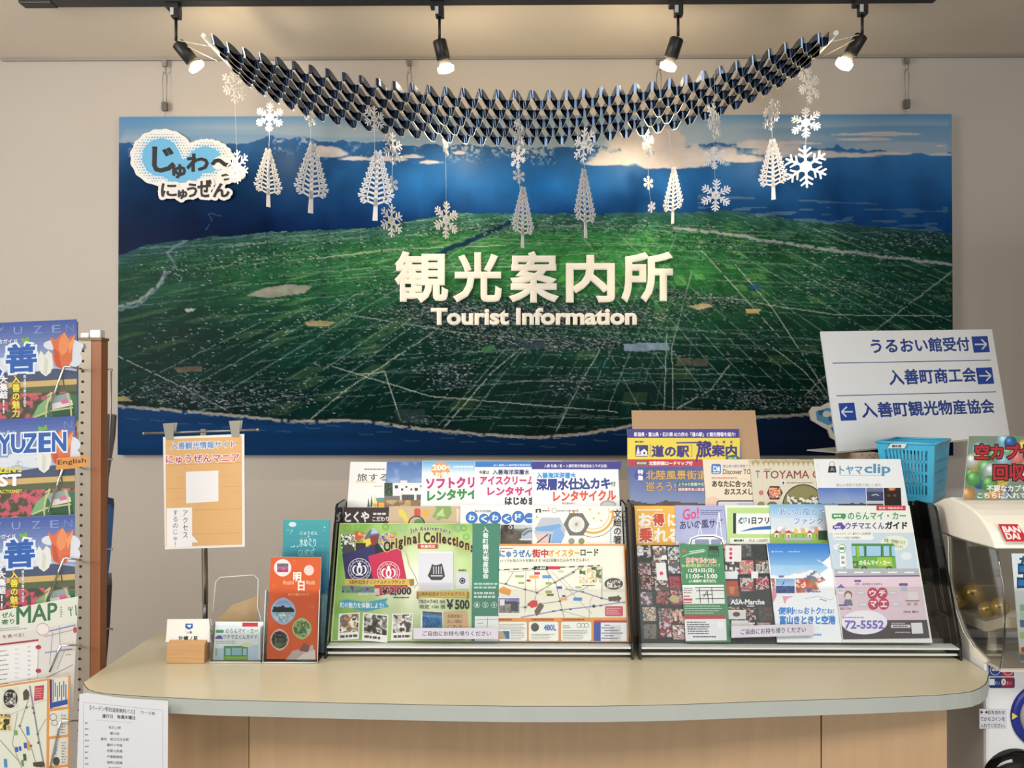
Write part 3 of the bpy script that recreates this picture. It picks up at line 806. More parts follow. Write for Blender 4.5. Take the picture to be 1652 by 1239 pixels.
def tree_segs(h, hw, seed=0):
    """fretwork fir tree: z from 0 (foot) to h; branches reach out, fork and join"""
    r = random.Random(seed); s = []; w = h * 0.035
    s.append((0, 0, 0, h * 0.30, w * 2.1)); s.append((0, h * .2, 0, h * .97, w * 1.5))
    n = 10; prev = {}
    for i in range(n):
        f = i / (n - 1); z = h * (0.27 + 0.64 * f); reach = hw * (1.0 - 0.82 * f ** 1.1) * (0.8 if i == 0 else 1)
        for sg in (-1, 1):
            rise = h * (0.035 + 0.03 * f)
            mx, mz = sg * reach * 0.55, z + rise * 0.2; ex, ez = sg * reach, z + rise + r.uniform(-.006, .006) * h
            s.append((0, z - h * .035, mx, mz, w)); s.append((mx, mz, ex, ez, w * .9))
            s.append((mx, mz, sg * reach * .82, mz - h * 0.028, w * .8)); s.append((sg * reach * .8, (mz + ez) / 2, sg * reach * .98, ez - h * 0.035, w * .7))
            s.append((sg * reach * .78, (mz + ez) / 2, sg * reach * .80, ez + h * 0.03, w * .7))
            if sg in prev: s.append((mx * .95, mz, prev[sg][0] * .9, prev[sg][1] + h * .02, w * .7))
            prev[sg] = (mx, mz)
    s.append((0, h * .93, hw * .1, h, w * .8)); s.append((0, h * .93, -hw * .1, h, w * .8))
    return s
GY = 2.56
def yaw_for(wpx, full): return math.acos(max(0.10, min(1.0, wpx / full)))
PEND = [  # (attach x, attach y, [(kind, x, y0, y1, visible width)], label)
 (378,112,[('f',378,116,166,20),('f',383,243,296,40)],'leftmost pendant, its lower snowflake in front of the cloud plaque'),
 (435,148,[('f',435,166,212,46),('t',433,240,334,38)],'pendant of a snowflake over a narrow fir tree, just right of the cloud plaque'),
 (502,178,[('f',501,170,204,10),('t',501,230,344,50)],'pendant with a broad white fir tree, second fir tree from the left'),
 (604,196,[('f',604,172,212,24),('t',605,243,356,62)],'pendant with the widest white fir tree, third fir tree from the left'),
 (634,202,[('f',634,214,266,22),('f',632,284,310,16),('f',632,330,382,26)],'string of three snowflakes close beside the widest fir tree'),
 (719,215,[('f',719,222,254,6),('f',720,326,384,31)],'pendant of one low snowflake on a long thread above the first big character'),
 (838,221,[('f',838,192,238,16),('f',836,236,272,22),('f',837,272,296,18),('t',843,302,400,38)],'pendant of small snowflakes over a ragged fir tree at the middle of the garland'),
 (942,218,[('f',942,206,262,26),('t',945,274,384,40)],'pendant with a fir tree right of the middle, hanging above the fourth big character'),
 (1046,206,[('f',1045,206,256,25),('f',1046,284,306,16),('f',1051,325,343,9)],'string of a bright snowflake and two tiny ones against the white cloud'),
 (1080,199,[('t',1085,270,361,26)],'pendant with a thin edge-on fir tree on a long thread'),
 (1153,178,[('f',1152,166,225,30),('f',1152,237,273,30),('f',1155,290,340,49)],'string of three silver snowflakes, the largest at the bottom'),
 (1245,136,[('f',1244,160,210,11),('t',1248,226,322,40)],'pendant with a brightly lit yellow-white fir tree near the right end'),
 (1304,98,[('f',1305,108,166,42),('f',1300,174,222,36),('f',1300,236,302,55)],'rightmost string of three large snowflakes')]
random.seed(4)
for ax_, ay, parts, lab in PEND:
    GY = 2.27 if ax_ in (604, 838, 942, 1153) else 2.655
    if GY < 2.4: ay = float(np.interp(ax_, [p[0] for p in FA], [p[1] for p in FA])) + 6
    E_ = GA if GY < 2.4 else GB
    hk = Vector(E_[min(range(NG), key=lambda i: abs(826 + FPX * ((RC.transposed() @ (Vector(E_[i]) - CAM)).x / -(RC.transposed() @ (Vector(E_[i]) - CAM)).z) - ax_))])
    hk.z -= .012; hk.y += .034 if GY > 2.4 else -.034
    tp = P(ax_, ay, GY); tp = Vector((tp.x, tp.y, hk.z))
    e = empty('garland_pendant', tp, lab, 'pendant', 'paper pendants hanging from the garland')
    zlast = min(P(p[1], p[3] - 8, GY).z for p in parts)
    pts = [tp] + [P(p[1], (p[2] + p[3]) / 2, GY + 0.002) for p in parts]
    MB().tube([hk, tp] + [Vector((q.x, q.y, q.z)) for q in pts[1:]], 0.0006, 5).build('thread', THREAD, e)
    for i, (kd, x, y0, y1, wpx) in enumerate(parts):
        a, b = P(x, y0, GY), P(x, y1, GY); h = a.z - b.z
        if kd == 'f':
            r = h / 2; full = (y1 - y0) * 0.87; c = (a + b) / 2
            mb = bars_mesh(flake_segs(r, i + int(x))); nm = 'snowflake'
        else:
            full = max(wpx, 60 * (y1 - y0) / 112); hw = full / 2 * GY / FPX; c = b
            mb = bars_mesh(tree_segs(h, hw, int(x))); nm = 'fir_tree'
        o = mb.build(nm, GLITTER, None, pivot=(0, 0, 0)); o.parent = e; o.location = c - e.location
        o.rotation_euler = (random.uniform(-.05, .05), random.uniform(-.05, .05), yaw_for(wpx, full) * random.choice((-1, 1)))
# ------------------------------------------------------------------ counter
def on_z(px, py, z): return on_plane(px, py, Vector((0, 0, z)), Vector((0, 0, 1)))
def on_x(px, py, x): return on_plane(px, py, Vector((x, 0, 0)), Vector((1, 0, 0)))
counter = empty('reception_counter', (0.05, 1.7, 0), 'bow-fronted reception counter with beige top and light wood front', 'counter')
CTOP = mat('counter_laminate', (184, 174, 147), 0.24, spec=0.45, noise=0.015, nscale=3)
CEDGE = mat('counter_edge', (160, 163, 156), 0.4, noise=0.03, nscale=9)
CLINE = mat('edge_joint', (70, 58, 44), 0.6)
WOOD = mat('light_wood', (176, 144, 108), 0.45, noise=0.055, nscale=7, stretch=(6, 6, 0.35))
edge_px = [(134,1101),(137,1106),(142,1111),(153,1115),(170,1118),(237,1122.5),(339,1127.5),(560,1133),(700,1136),(826,1138),(960,1138),(1092,1135.5),(1227,1130.5),(1397,1125),(1470,1122),(1516,1120),(1546,1117.5),(1567,1114.5),(1582,1109),(1590,1103),(1593,1098)]
ep = [on_z(x, y, CZ) for x, y in edge_px]
ep = [Vector((ep[0].x - .002, 1.906, CZ)), Vector((ep[0].x - .002, 1.66, CZ))] + ep + [Vector((0.998, 1.66, CZ)), Vector((0.998, 1.906, CZ))]
th = 0.032
m = MB(); m.prism([p - Vector((0, 0, 0.0022)) for p in ep], Vector((0, 0, -(th - 0.0022)))); m.build('edge_band', CEDGE, counter)
m = MB(); m.prism([p - Vector((0, 0, 0.0012)) for p in ep], Vector((0, 0, -0.001))); 
m.build('edge_joint_strip', CLINE, counter)
ctr = Vector((0.05, 1.75, CZ))
m = MB(); m.prism([ctr + (p - ctr) * 0.9985 for p in ep], Vector((0, 0, -0.0012))); m.build('worktop', CTOP, counter)
FY = 1.585
xa, xb, xc = P(401, 1200, FY).x, P(1325, 1200, FY).x, P(1529, 1200, FY).x
for x0, x1 in ((xa, xb), (xb, xc)):
    MB().box(x0 + 0.0012, FY, 0.02, x1 - 0.0012, FY + 0.018, CZ - th).build('front_panel', WOOD, counter, bevel=0.001)
m = MB(); m.prism([Vector((xa - 0.001, FY + 0.002, 0.02)), Vector((-0.80, FY + 0.10, 0.02)), Vector((-0.80, FY + 0.118, 0.02)), Vector((xa - 0.001, FY + 0.02, 0.02))], Vector((0, 0, CZ - th - 0.02)))
m.build('angled_panel', WOOD, counter)
MB().box(xc - 0.018, FY + 0.02, 0.02, xc - 0.001, 1.89, CZ - th).build('end_panel', WOOD, counter)
MB().box(-0.80, FY + 0.13, 0.02, -0.782, 1.89, CZ - th).build('end_panel', WOOD, counter)
MB().box(-0.79, 1.88, 0.02, xc - 0.02, 1.895, CZ - th).build('back_panel', WOOD, counter)

# ------------------------------------------------------------------ two leaflet stands
LEAN = math.radians(19)
TV = Vector((0, math.sin(LEAN), math.cos(LEAN))); TN = Vector((0, -math.cos(LEAN), math.sin(LEAN)))
TIER = [Vector((0, 1.752, 1.034)), Vector((0, 1.808, 1.092)), Vector((0, 1.864, 1.150))]
def stand(x0, x1, lab, notice_px, dy):
    s = empty('leaflet_stand', ((x0 + x1) / 2, 1.82, CZ), lab, 'leaflet stand', 'acrylic leaflet stands on the counter')
    prof = [(1.733, 1.0005), (1.736, 1.036), (1.780, 1.165), (1.832, 1.318), (1.838, 1.326), (1.850, 1.330), (1.925, 1.330), (1.936, 1.322), (1.938, 1.30), (1.899, 1.05), (1.897, 1.0005)]
    for x in (x0, x1 - 0.006):
        m = MB(); m.prism([Vector((x, y, z)) for y, z in prof], Vector((0.006, 0, 0)))
        m.build('side_panel', BLACK_ACRYLIC, s, bevel=0.0012)
    xi, xo = x0 + 0.0065, x1 - 0.0065
    def plate(name, o, v0, v1, off, th, m, dz=0):
        a = o + TV * v0 + TN * off; b = o + TV * v1 + TN * off
        mb = MB(); mb.prism([Vector((xi, a.y, a.z)), Vector((xo, a.y, a.z)), Vector((xo, b.y, b.z)), Vector((xi, b.y, b.z))], -TN * th)
        return mb.build(name, m, s)
    for k in range(3):
        plate('front_plate', TIER[k], -0.004, 0.122 if k == 0 else 0.075, 0.0135, 0.002, CLEAR)
        plate('rear_plate', TIER[k], -0.004, 0.165 if k < 2 else 0.19, -0.0135, 0.002, BLACK_ACRYLIC if k == 2 else CLEAR)
        a = TIER[k] + Vector((0, -0.017, -0.0065))
        mb = MB(); mb.prism([Vector((xi, a.y, a.z - 0.0035)), Vector((xo, a.y, a.z - 0.0035)), Vector((xo, a.y, a.z)), Vector((xi, a.y, a.z))], Vector((0, 0.034, 0)))
        mb.build('shelf', CLEAR_EDGE if k == 0 else CLEAR, s)
    MB().box(xi, 1.742, 1.0085, xo, 1.748, 1.0125).build('front_rail', CLEAR_EDGE, s)
    MB().box(xi, 1.80, 1.004, xo, 1.806, 1.028).build('cross_bar', mat('smoke_acrylic', (116, 110, 98), 0.25), s)
    nx0, ny0, nx1, ny1 = notice_px
    sh = Sheet(TIER[0] + TN * 0.0143 + Vector(((x0 + x1) / 2, 0, 0)), (1, 0, 0), TV, 0.0006)
    sh.base_px([(nx0, ny1), (nx1, ny1 + dy), (nx1, ny0 + dy), (nx0, ny0)], (196, 192, 202))
    sh.text('ご自由にお持ち帰りください', nx0 + 15, ny0 + 5, nx1 - 12, ny1 - 5, (62, 60, 66), 0.015, dy=dy)
    o = sh.build('notice_label', s); o['label'] = 'grey label with a line of black Japanese text'
    return s
SX = [P(523, 1060, 1.736).x, P(1022.5, 1060, 1.736).x, P(1030.5, 1060, 1.736).x, 0.984]
stand(SX[0], SX[1], 'tiered acrylic leaflet stand with black sides holding the green and map leaflets', (667, 1013, 804, 1031), 0)
stand(SX[2], SX[3], 'tiered acrylic leaflet stand with black sides next to the capsule machine', (1180, 1010, 1312, 1029), -4)

# ------------------------------------------------------------------ capsule machine, right of the counter
mach = empty('capsule_machine', (1.21, 1.9, 0), 'cream capsule toy machine with a clear front right of the counter', 'capsule machine')
XM0, XM1 = 1.014, 1.43
body = MB().box(XM0, 1.70, 0.02, XM1, 2.1, 1.005); body.build('body', WHITE_PLASTIC, mach, bevel=0.008)
MB().box(XM0 + .02, 1.72, 0, XM1 - .02, 2.08, 0.02).build('foot', BLACK, mach)
MB().box(0.996, 1.87, 1.006, XM1, 2.27, 1.318).build('rear_cabinet', WHITE_PLASTIC, mach, bevel=0.006)
HX = 1.004
def hp(pts): return [on_x(x, y, HX) for x, y in pts]
hood = hp([(1484,848),(1490,832),(1498,820),(1507,812),(1521,804.5),(1533,802),(1544,807),(1557,813.5),(1569,822),(1579,831.5),(1587,842),(1597,858),(1603,873),(1606,885.5),(1560,873),(1517,859)])
m = MB(); m.prism(hood, Vector((XM1 - HX, 0, 0))); m.build('hood', CREAM_PLASTIC, mach, bevel=0.004)
outer = hp([(1487,851),(1486,870),(1492,930),(1504,985),(1522,1030),(1545,1060),(1566,1079),(1588,1083),(1589,1071),(1576,1062),(1557,1047),(1539,1019.6),(1525,981),(1519,947),(1517,861)])
m = MB(); m.prism(outer, Vector((0.006, 0, 0))); m.build('side_cheek', WHITE_PLASTIC, mach, bevel=0.002)
fr_o = [(1517.5,860),(1519.5,947),(1525.5,981),(1539.5,1019.6),(1557.5,1047),(1576,1062.5),(1590,1070)]
fr_i = [(1592,1066),(1569,1043),(1554,1019.6),(1540,981),(1531,941),(1529,866)]
m = MB(); m.prism(hp(fr_o + fr_i), Vector((0.008, 0, 0))); m.build('window_frame', CREAM_PLASTIC, mach)
FE = [(1606,888),(1612,915),(1617,948),(1619.5,985),(1619.5,1020),(1617,1052),(1612,1078)]
fe = hp(FE)
side = hp([(1529,866)] + FE + [(1592,1069),(1569,1043),(1554,1019.6),(1540,981),(1531,941)])
WINDOW = clear_mat('clear_window', (0.95, 0.945, 0.92), 0.6, 0.05)
m = MB(); m.prism([p + Vector((0.002, 0, 0)) for p in side], Vector((0.002, 0, 0)))
a = [p + Vector((0.002, 0, 0)) for p in fe]; dX = Vector((XM1 - HX - 0.004, 0, 0))
for p, q in zip(a, a[1:]): m.prism([p, q, q + Vector((0, 0.002, 0)), p + Vector((0, 0.002, 0))], dX)
m.build('clear_window', WINDOW, mach)
m = MB(); m.tube([p + Vector((0.002, 0, 0)) for p in fe], 0.0022, 6); m.build('window_corner', clear_mat('clear_corner', (0.8, 0.79, 0.74), 3.0, 0.1), mach)
m = MB().box(HX + .022, 1.85, 1.035, XM1, 1.862, 1.30).box(XM1 - .01, 1.60, 1.035, XM1, 1.85, 1.27); m.build('inner_wall', mat('inner_grey', (150, 142, 130), 0.5), mach)
flr = on_x(1600, 1072, HX)
MB().box(HX + .005, fe[-1].y + .004, flr.z - 0.008, XM1 - .012, 1.799, flr.z).build('inner_floor', mat('inner_floor', (196, 184, 172), 0.4), mach)
tr = [on_x(1540, 983, HX + .03), on_x(1590, 1003, HX + .03), on_x(1616, 996, HX + .03)]
m = MB(); d = Vector((XM1 - HX - .05, 0, 0)); dz = Vector((0, 0, -0.022))
for p, q in zip(tr, tr[1:]): m.prism([p, q, q + dz, p + dz], d)
m.build('tray', CREAM_PLASTIC, mach)
p = on_x(1585, 1020, HX + .03); MB().box(HX + .045, p.y - .006, flr.z, HX + .057, p.y + .006, tr[1].z - .02).build('tray_post', CREAM_PLASTIC, mach)
# gold capsule toys on the tray
GOLD = mat('gold_plastic', (214, 182, 112), 0.22, metal=0.35, noise=0.08, nscale=40)
CAPS = [(1544,966,15,.031,'gold ball toy at the far left of the tray in the machine'),(1569,957,17,.042,'largest gold ball toy in the machine, second from the left'),
        (1592,983,13,.034,'small gold ball toy with one dark dot, low in the tray'),(1613,979,14,.036,'gold ball toy behind the clear corner of the machine')]
for x, y, r, dx, lab in CAPS:
    c = on_x(x, y, HX + dx); rr = r * c.y / FPX
    o = MB().sphere(c, rr, 20).build('ball_toy', GOLD, None, pivot=c - Vector((0, 0, rr)))
    tag(o, lab, 'toy', 'gold ball toys in the capsule machine')
    e = MB().sphere(c + Vector((-rr * .5, -rr * .82, rr * .18)), rr * .11, 8).build('eye_dot', BLACK, None, pivot=c - Vector((0, 0, rr))); e.parent = o; e.location = (0, 0, 0)
# front prints, coin dial, outlet
def front_sheet(): return Sheet(Vector((1.05, 1.6995, 0.7)), (1, 0, 0), (0, 0, 1), 0.0004)
s = front_sheet(); s.base_px([(1580,1175.5),(1624,1175.5),(1624,1143.5),(1580,1143.5)], (206, 208, 222))
s.rect(1581, 1144.5, 1623, 1174.5, (222, 221, 226))
s.poly([(1582,1146),(1586.5,1149),(1582,1152)][::-1], (20, 20, 30)); s.poly([(1593,1146),(1588.5,1149),(1593,1152)], (20, 20, 30))
for i, t in enumerate(('印を合わせ', 'てからコインを', '入れてください。')):
    s.text(t, 1594 if i == 0 else 1582, 1146 + i * 10.6, 1621, 1152.6 + i * 10.6, (40, 44, 60), .02)
s.build('instruction_label', mach)
s = front_sheet(); s.base_px([(1595,1091),(1636,1091),(1636,1066),(1595,1066)], (30, 62, 150)); s.rect(1616, 1066, 1636, 1091, (196, 40, 62))
for x in (1605.5, 1626.5): s.ring(x, 1081, 7.4, 1.0, (236, 236, 240)); s.greek(x - 5, 1078, x + 5, 1083, 1, (230, 232, 240), 3, .8)
s.up().rrect(1596, 1093, 1637, 1110, 2.5, (26, 50, 118)); s.rect(1615, 1093.5, 1635, 1109.5, (150, 34, 58))
s.text('1', 1597.5, 1096, 1602, 1104.5, (240, 240, 244), .08); s.text('まい', 1604, 1099, 1613, 1105, (150, 180, 230), .03)
s.text('0', 1616, 1095.5, 1622, 1105, (240, 240, 244), .08); s.text('まい', 1624, 1099, 1632, 1105, (236, 150, 170), .03)
s.build('price_sticker', mach)
c = P(1683, 1155, 1.699); R_ = 52 * 1.7 / FPX
m = MB().lathe([(R_ * .74, 0), (R_ * .74, .004), (R_ * .78, .006), (R_ * .97, .006), (R_, .004), (R_, -.002)], c, (0, -1, 0), 40); m.build('dial_ring', mat('dial_blue', (24, 36, 124), 0.3), mach)
m = MB().lathe([(0, .016), (R_ * .5, .016), (R_ * .68, .012), (R_ * .735, .002)], c, (0, -1, 0), 32); m.build('coin_knob', mat('knob_grey', (176, 166, 152), 0.3), mach)
s = Sheet(Vector((1.05, 1.6925, 0.9)), (1, 0, 0), (0, 0, 1), 0.0003); s.base_px([(1633,1161),(1642,1155.5),(1633,1150)], (226, 214, 96)); s.build('dial_pointer', mach)
c = P(1638, 1262, 1.70); R_ = 54 * 1.7 / FPX
m = MB().lathe([(R_ * math.cos(t), R_ * .55 * math.sin(t)) for t in np.linspace(0, math.pi / 2, 9)], c, (0, -1, 0), 36); m.build('outlet_dome', mat('black_gloss', (10, 10, 10), 0.06), mach)
# brand plate on the hood and the card behind the front window
pa, pb = on_x(1590, 846, HX), on_x(1603, 873, HX)
s = Sheet((pa + pb) / 2 + Vector((0.04, -0.0085, 0.0055)), (1, 0, 0), Vector((0, pa.y - pb.y, pa.z - pb.z)), 0.0006)
s.base_px([(1623,873.5),(1660,873.5),(1641.5,845.5),(1610,845.5)], (206, 44, 54))
s.text('BAN', 1616.5, 849.5, 1643, 858.5, (244, 240, 238), .07, dx=3.5); s.text('DAI', 1621.5, 860.5, 1642.5, 869.5, (244, 240, 238), .07, dx=3.5)
s.build('emblem', mach)
fy = fe[3].y + 0.010
s = Sheet(Vector((1.06, fy, 1.15)), (1, 0, 0), (0, -.12, 1), 0.0008)
s.base_px([(1646,1068),(1700,1068),(1690,893),(1632,893)], (226, 234, 240))
for i, (y0, y1, c_) in enumerate(((975,985,(150,196,160)),(985,1000,(206,226,214)),(1000,1012,(96,120,170)),(1020,1030,(196,214,150)),(1044,1056,(216,206,120)),(1056,1066,(90,116,150)))):
    s.rect(1645, y0, 1690, y1, c_, 0, 1)
s.text('た', 1646, 898, 1662, 912, (40, 84, 120), .09, out=(235, 245, 248)); s.text('エ', 1645, 916, 1668, 942, (38, 120, 176), .12, out=(30, 60, 100), outr=.14)
s.disc(1652, 1048, 4.5, (190, 44, 60))
s.build('display_card', mach)

# ------------------------------------------------------------------ blue basket on the machine
BZ = 1.320
fc = Vector((P(1508, 716, 1.905).x, 1.905)); lc = Vector((P(1414, 716, 1.985).x, 1.985))
du = (lc - fc); Ls = du.length; du /= Ls; dv = Vector((-du.y, du.x)) * -1
if dv.x < 0: dv = -dv
Ll = 0.225
ZT = 1.6 - (716 - 630) / FPX * 1.905
corn_t = [fc, fc + dv * Ll, fc + dv * Ll + du * Ls, fc + du * Ls]
cc = sum(corn_t, Vector((0, 0))) / 4
corn_b = [cc + (c - cc) * 0.80 for c in corn_t]
shift = Vector((0.012, 0.012)); corn_b = [c + shift for c in corn_b]
bas = empty('plastic_basket', (cc.x, cc.y, BZ), 'light blue slotted plastic basket on top of the capsule machine', 'basket')
BLUE = mat('basket_blue', (74, 178, 214), 0.28, spec=0.5)
m = MB()
def V3(p, z): return Vector((p.x, p.y, z))
for i in range(4):
    a0, b0, a1, b1 = V3(corn_b[i], BZ), V3(corn_b[(i+1)%4], BZ), V3(corn_t[i], ZT), V3(corn_t[(i+1)%4], ZT)
    pt = lambda s_, t: (a0 * (1-s_) + b0 * s_) * (1-t) + (a1 * (1-s_) + b1 * s_) * t
    ctr3 = V3(cc, (BZ + ZT) / 2); nn = (b0 - a0).cross(a1 - a0).normalized()
    if nn.dot(ctr3 - a0) < 0: nn = -nn
    bar = lambda s0, t0, s1, t1: m.prism([pt(s0, t0), pt(s1, t0), pt(s1, t1), pt(s0, t1)], nn * 0.002)
    bar(0, 0, 1, .12); bar(0, .88, 1, 1); bar(0, .12, .12, .88); bar(.88, .12, 1, .88)
    n = max(5, int((b1 - a1).length / 0.011))
    for r_ in range(1, 4): bar(.12, .12 + .76 * r_ / 4 - .02, .88, .12 + .76 * r_ / 4 + .02)
    for k in range(1, n): bar(.12 + .76 * k / n - .22 / n, .12, .12 + .76 * k / n + .22 / n, .88)
m.prism([V3(c, BZ + .001) for c in corn_b], Vector((0, 0, .002)))
m.build('basket_body', BLUE, bas)
m = MB()
for i in range(4): m.tube([V3(corn_t[i], ZT), V3(corn_t[(i+1)%4], ZT)], 0.0035, 8)
m.build('rim', BLUE, bas)
mid = Vector((du.x, du.y, 0)); nf = Vector((-dv.x, -dv.y, 0))
s = Sheet(V3(fc + du * Ls * .5, ZT - .008) + nf * 0.005, -mid, (0, 0, 1), 0.0003)
s.base_px([(1432,723),(1459,723),(1463,716),(1437,716)], (226, 228, 226)); s.greek(1439, 717.5, 1460, 722, 1, (90, 90, 96), 2, .9); s.build('sticker', bas)

# card with a picture of coloured balls, propped against the basket
def balls(h, w, rng):
    y, x = np.mgrid[0:h, 0:w]; img = np.ones((h, w, 3)) * np.array((120, 140, 120.))
    pal = [(196,206,210),(90,170,80),(240,190,70),(40,90,170),(230,130,130),(150,200,220),(236,216,120),(210,150,90),(200,180,190),(110,190,120)]
    for i in range(42):
        cx, cy, r = rng.random() * w, rng.random() * h, (0.09 + 0.06 * rng.random()) * w; c = np.array(pal[i % len(pal)], float)
        d = np.hypot(x - cx, y - cy) / r; k = np.clip((1 - d) * 6, 0, 1)[..., None] * 0.88
        sh = np.clip(1 - np.hypot(x - cx + r*.3, y - cy + r*.35) / (r * .5), 0, 1)[..., None]
        img = img * (1 - k) + (c * (1.05 - 0.35 * d[..., None].clip(0, 1)) + 90 * sh) * k
    return img
pc = P(1610, 760, 1.80)
s = Sheet(Vector((pc.x, 1.80, pc.z)), (1, 0.03, 0), (0, .22, 1), 0.0015)
s.base_px([(1554,806),(1672,806),(1678,704),(1563,703)], (150, 160, 150))
s.photo(1563.5, 704, 1677, 806, balls, 1.2, dx=-9, seed=4)
RED = (186, 40, 50)
s.text('空カプセル', 1574, 717, 1692, 740, RED, .035, out=(48, 24, 26), outr=.075)
s.text('回収', 1603, 750, 1652, 774, RED, .035, out=(48, 24, 26), outr=.075)
s.text('不要なカプセルは', 1592, 783, 1680, 793, (240, 240, 236), .03); s.text('こちらに入れて下さい', 1577, 795, 1690, 804, (240, 240, 236), .03)
o = s.build('notice_card'); tag(o, 'card printed with coloured balls and red lettering, leaning on the blue basket', 'card')

# ------------------------------------------------------------------ white direction board
def dirboard():
    k = 1.06
    x, y, z, a, l, w, h, r = 0.81810563 * k, 2.0 * k, 1.6 + (1.44280958 - 1.6) * k, 0.41498912, 0.13587248, 0.67024034 * k, 0.31499047 * k, 0.04060076
    u0 = Vector((math.cos(a), math.sin(a), 0)); n = Vector((math.sin(a), -math.cos(a), 0)); v0 = math.cos(l) * Vector((0, 0, 1)) - math.sin(l) * n
    u = u0 * math.cos(r) + v0 * math.sin(r); v = -u0 * math.sin(r) + v0 * math.cos(r)
    e = empty('direction_board', (x, y, z), 'white tilted direction board with three lines of blue text and arrows', 'sign')
    s = Sheet(Vector((x, y, z)), u, v, 0.004)
    s.base([(0, 0), (w, 0), (w, h), (0, h)], (255, 255, 255), (224, 228, 228))
    B = (40, 72, 150)
    s.text('うるおい館受付', 1404, 547, 1562, 570, B, .03, dy=-3, dx=3)
    s.text('入善町商工会', 1433, 597, 1572, 621, B, .03, dy=-4, dx=3)
    s.text('入善町観光物産協会', 1388, 650, 1601, 674, B, .03, dy=-6, dx=4)
    s.line([(1343, 586), (1598, 581)], 1.3, B); s.line([(1349.5, 638.5), (1607, 632)], 1.3, B)
    for x0, y0, x1, y1, dx, d in ((1567,543,1593,569,4,1), (1574,593.5,1600,620,4,1), (1352.5,650.5,1378,679,4,-1)):
        s.rect(x0, y0, x1, y1, (38, 76, 172), -1, dx)
        W_ = (238, 242, 250); mx, my = (x0 + x1 + dx) / 2, (y0 + y1) / 2 - .5
        q = 9.5
        s.line([(mx - q, my), (mx + q * .9, my)], 2.4, W_)
        s.line([(mx + d * 1, my - q * .85), (mx + d * q, my), (mx + d * 2, my + q * .85)], 2.4, W_)
    s.build('face', e)
    m = MB(); b = Vector((x, y, z)); back = Vector((-math.sin(a), math.cos(a), 0))
    m.prism([b - u0 * .002 - Vector((0, 0, .004)), b + u * w - Vector((0, 0, .004)), b + u * w + back * .10 - Vector((0, 0, .004)), b - u0 * .012 + back * .10 - Vector((0, 0, .004))], Vector((0, 0, .003)))
    m.build('foot_plate', mat('board_grey', (196, 194, 186), 0.4), e)
    return x, y, z
bx, by, bz = dirboard()
# patterned carton that carries the board
KRAFT = mat('carton', (200, 176, 152), 0.7, noise=0.05, nscale=30)
m = MB(); x0, x1 = P(1382, 735, 2.10).x, P(1429, 735, 2.10).x
cart = empty('carton', ((x0 + x1) / 2, 2.16, 0), 'tall pinkish carton with dark dots standing under the direction board', 'carton')
m.box(x0, 2.10, 0, x1, 2.24, bz - .0045); m.build('carton_body', KRAFT, cart)
s = Sheet(Vector(((x0 + x1) / 2, 2.0995, bz - .03)), (1, 0, 0), (0, 0, 1), .0003)
s.base_px([(1383,760),(1428,760),(1428,732),(1383,732)], (206, 184, 162))
for i, (x, y) in enumerate(((1391,733.5),(1403,734.5),(1412,732.8),(1398,739),(1409,738.4),(1420,739),(1388,741),(1422,733.6))): s.disc(x, y, 1.0, (84, 50, 44), n=8)
s.build('print', cart)

# ------------------------------------------------------------------ clip stand with its sheet, left
SYY = 1.862
st = empty('poster_stand', (P(330, 1000, SYY).x, SYY, CZ), 'chrome pole stand with a crossbar behind the card block', 'stand')
px_ = P(331, 990, SYY).x; bz_ = P(325, 695, SYY)
MB().box(px_ - 0.035, SYY - 0.02, CZ + .0005, px_ + 0.035, SYY + 0.02, CZ + .008).build('base', mat('stand_base', (60, 58, 56), 0.4), st, bevel=.002)
MB().tube([(px_, SYY, CZ + .008), (px_, SYY, P(330, 972, SYY).z)], 0.0058, 12).build('lower_tube', mat('pole_grey', (96, 94, 94), 0.3, metal=.8), st)
MB().tube([(px_, SYY, P(330, 972, SYY).z), (P(328, 700, SYY).x, SYY, P(328, 692, SYY).z)], 0.0072, 12).build('pole', CHROME, st)
a, b = P(232, 699.5, SYY - .012), P(416, 693.5, SYY - .012)
m = MB().tube([a, b], 0.0028, 8).sphere(a, .0042, 10).sphere(b, .0042, 10); m.build('crossbar', STEEL, st)
s = Sheet(Vector((px_, SYY - .0185, 1.4)), (1, 0, .006), (0, 0, 1), 0.0008)
s.base_px([(266,886.5),(395,882),(394,700),(263,705)], (240, 236, 228))
s.poly([(268,882.5),(391,878.5),(390,704),(267,708.5)], (230, 182, 124))
for i, (y, c) in enumerate(((717,(206,152,96)),(749,(206,152,96)),(787,(210,158,104)),(823,(206,152,96)),(862,(212,160,108)))):
    s.line([(268, y + 1.5), (391, y - 2.5)], .7, c)
for x, y, l in ((285,770,30),(345,768,34),(300,800,26),(360,842,24),(372,795,14),(275,806,20)): s.line([(x, y), (x + l, y - 1.5)], .5, (214, 164, 110))
s.text('入善観光情報サイト', 276, 714, 379, 725, (88, 140, 206), .02, dy=-3, out=(244, 240, 238), outr=.09)
s.text('にゅうぜんマニア', 268, 735, 386, 748, (196, 72, 96), .02, dy=-3, out=(248, 238, 236), outr=.09)
s.poly([(300.5,812),(352.5,809),(352.5,759),(300,761)], (244, 242, 240))
s.poly([(269,884),(310,881.5),(310,818.5),(269,820)], (246, 243, 242)); s.poly([(309,875),(320,875),(309,862)], (246, 243, 242))
s.vtext('アクセス', 299, 822, 869, 9.5, (50, 42, 44)); s.vtext('するのじゃ！', 283, 822, 884, 9.5, (50, 42, 44))
o = s.build('poster'); tag(o, 'orange woodgrain poster with a blank white square, clipped to the chrome crossbar', 'poster')
CLIP = mat('clip_plastic', (176, 172, 158), 0.2); CLIP.node_tree.nodes['Principled BSDF'].inputs['Alpha'].default_value = 0.62
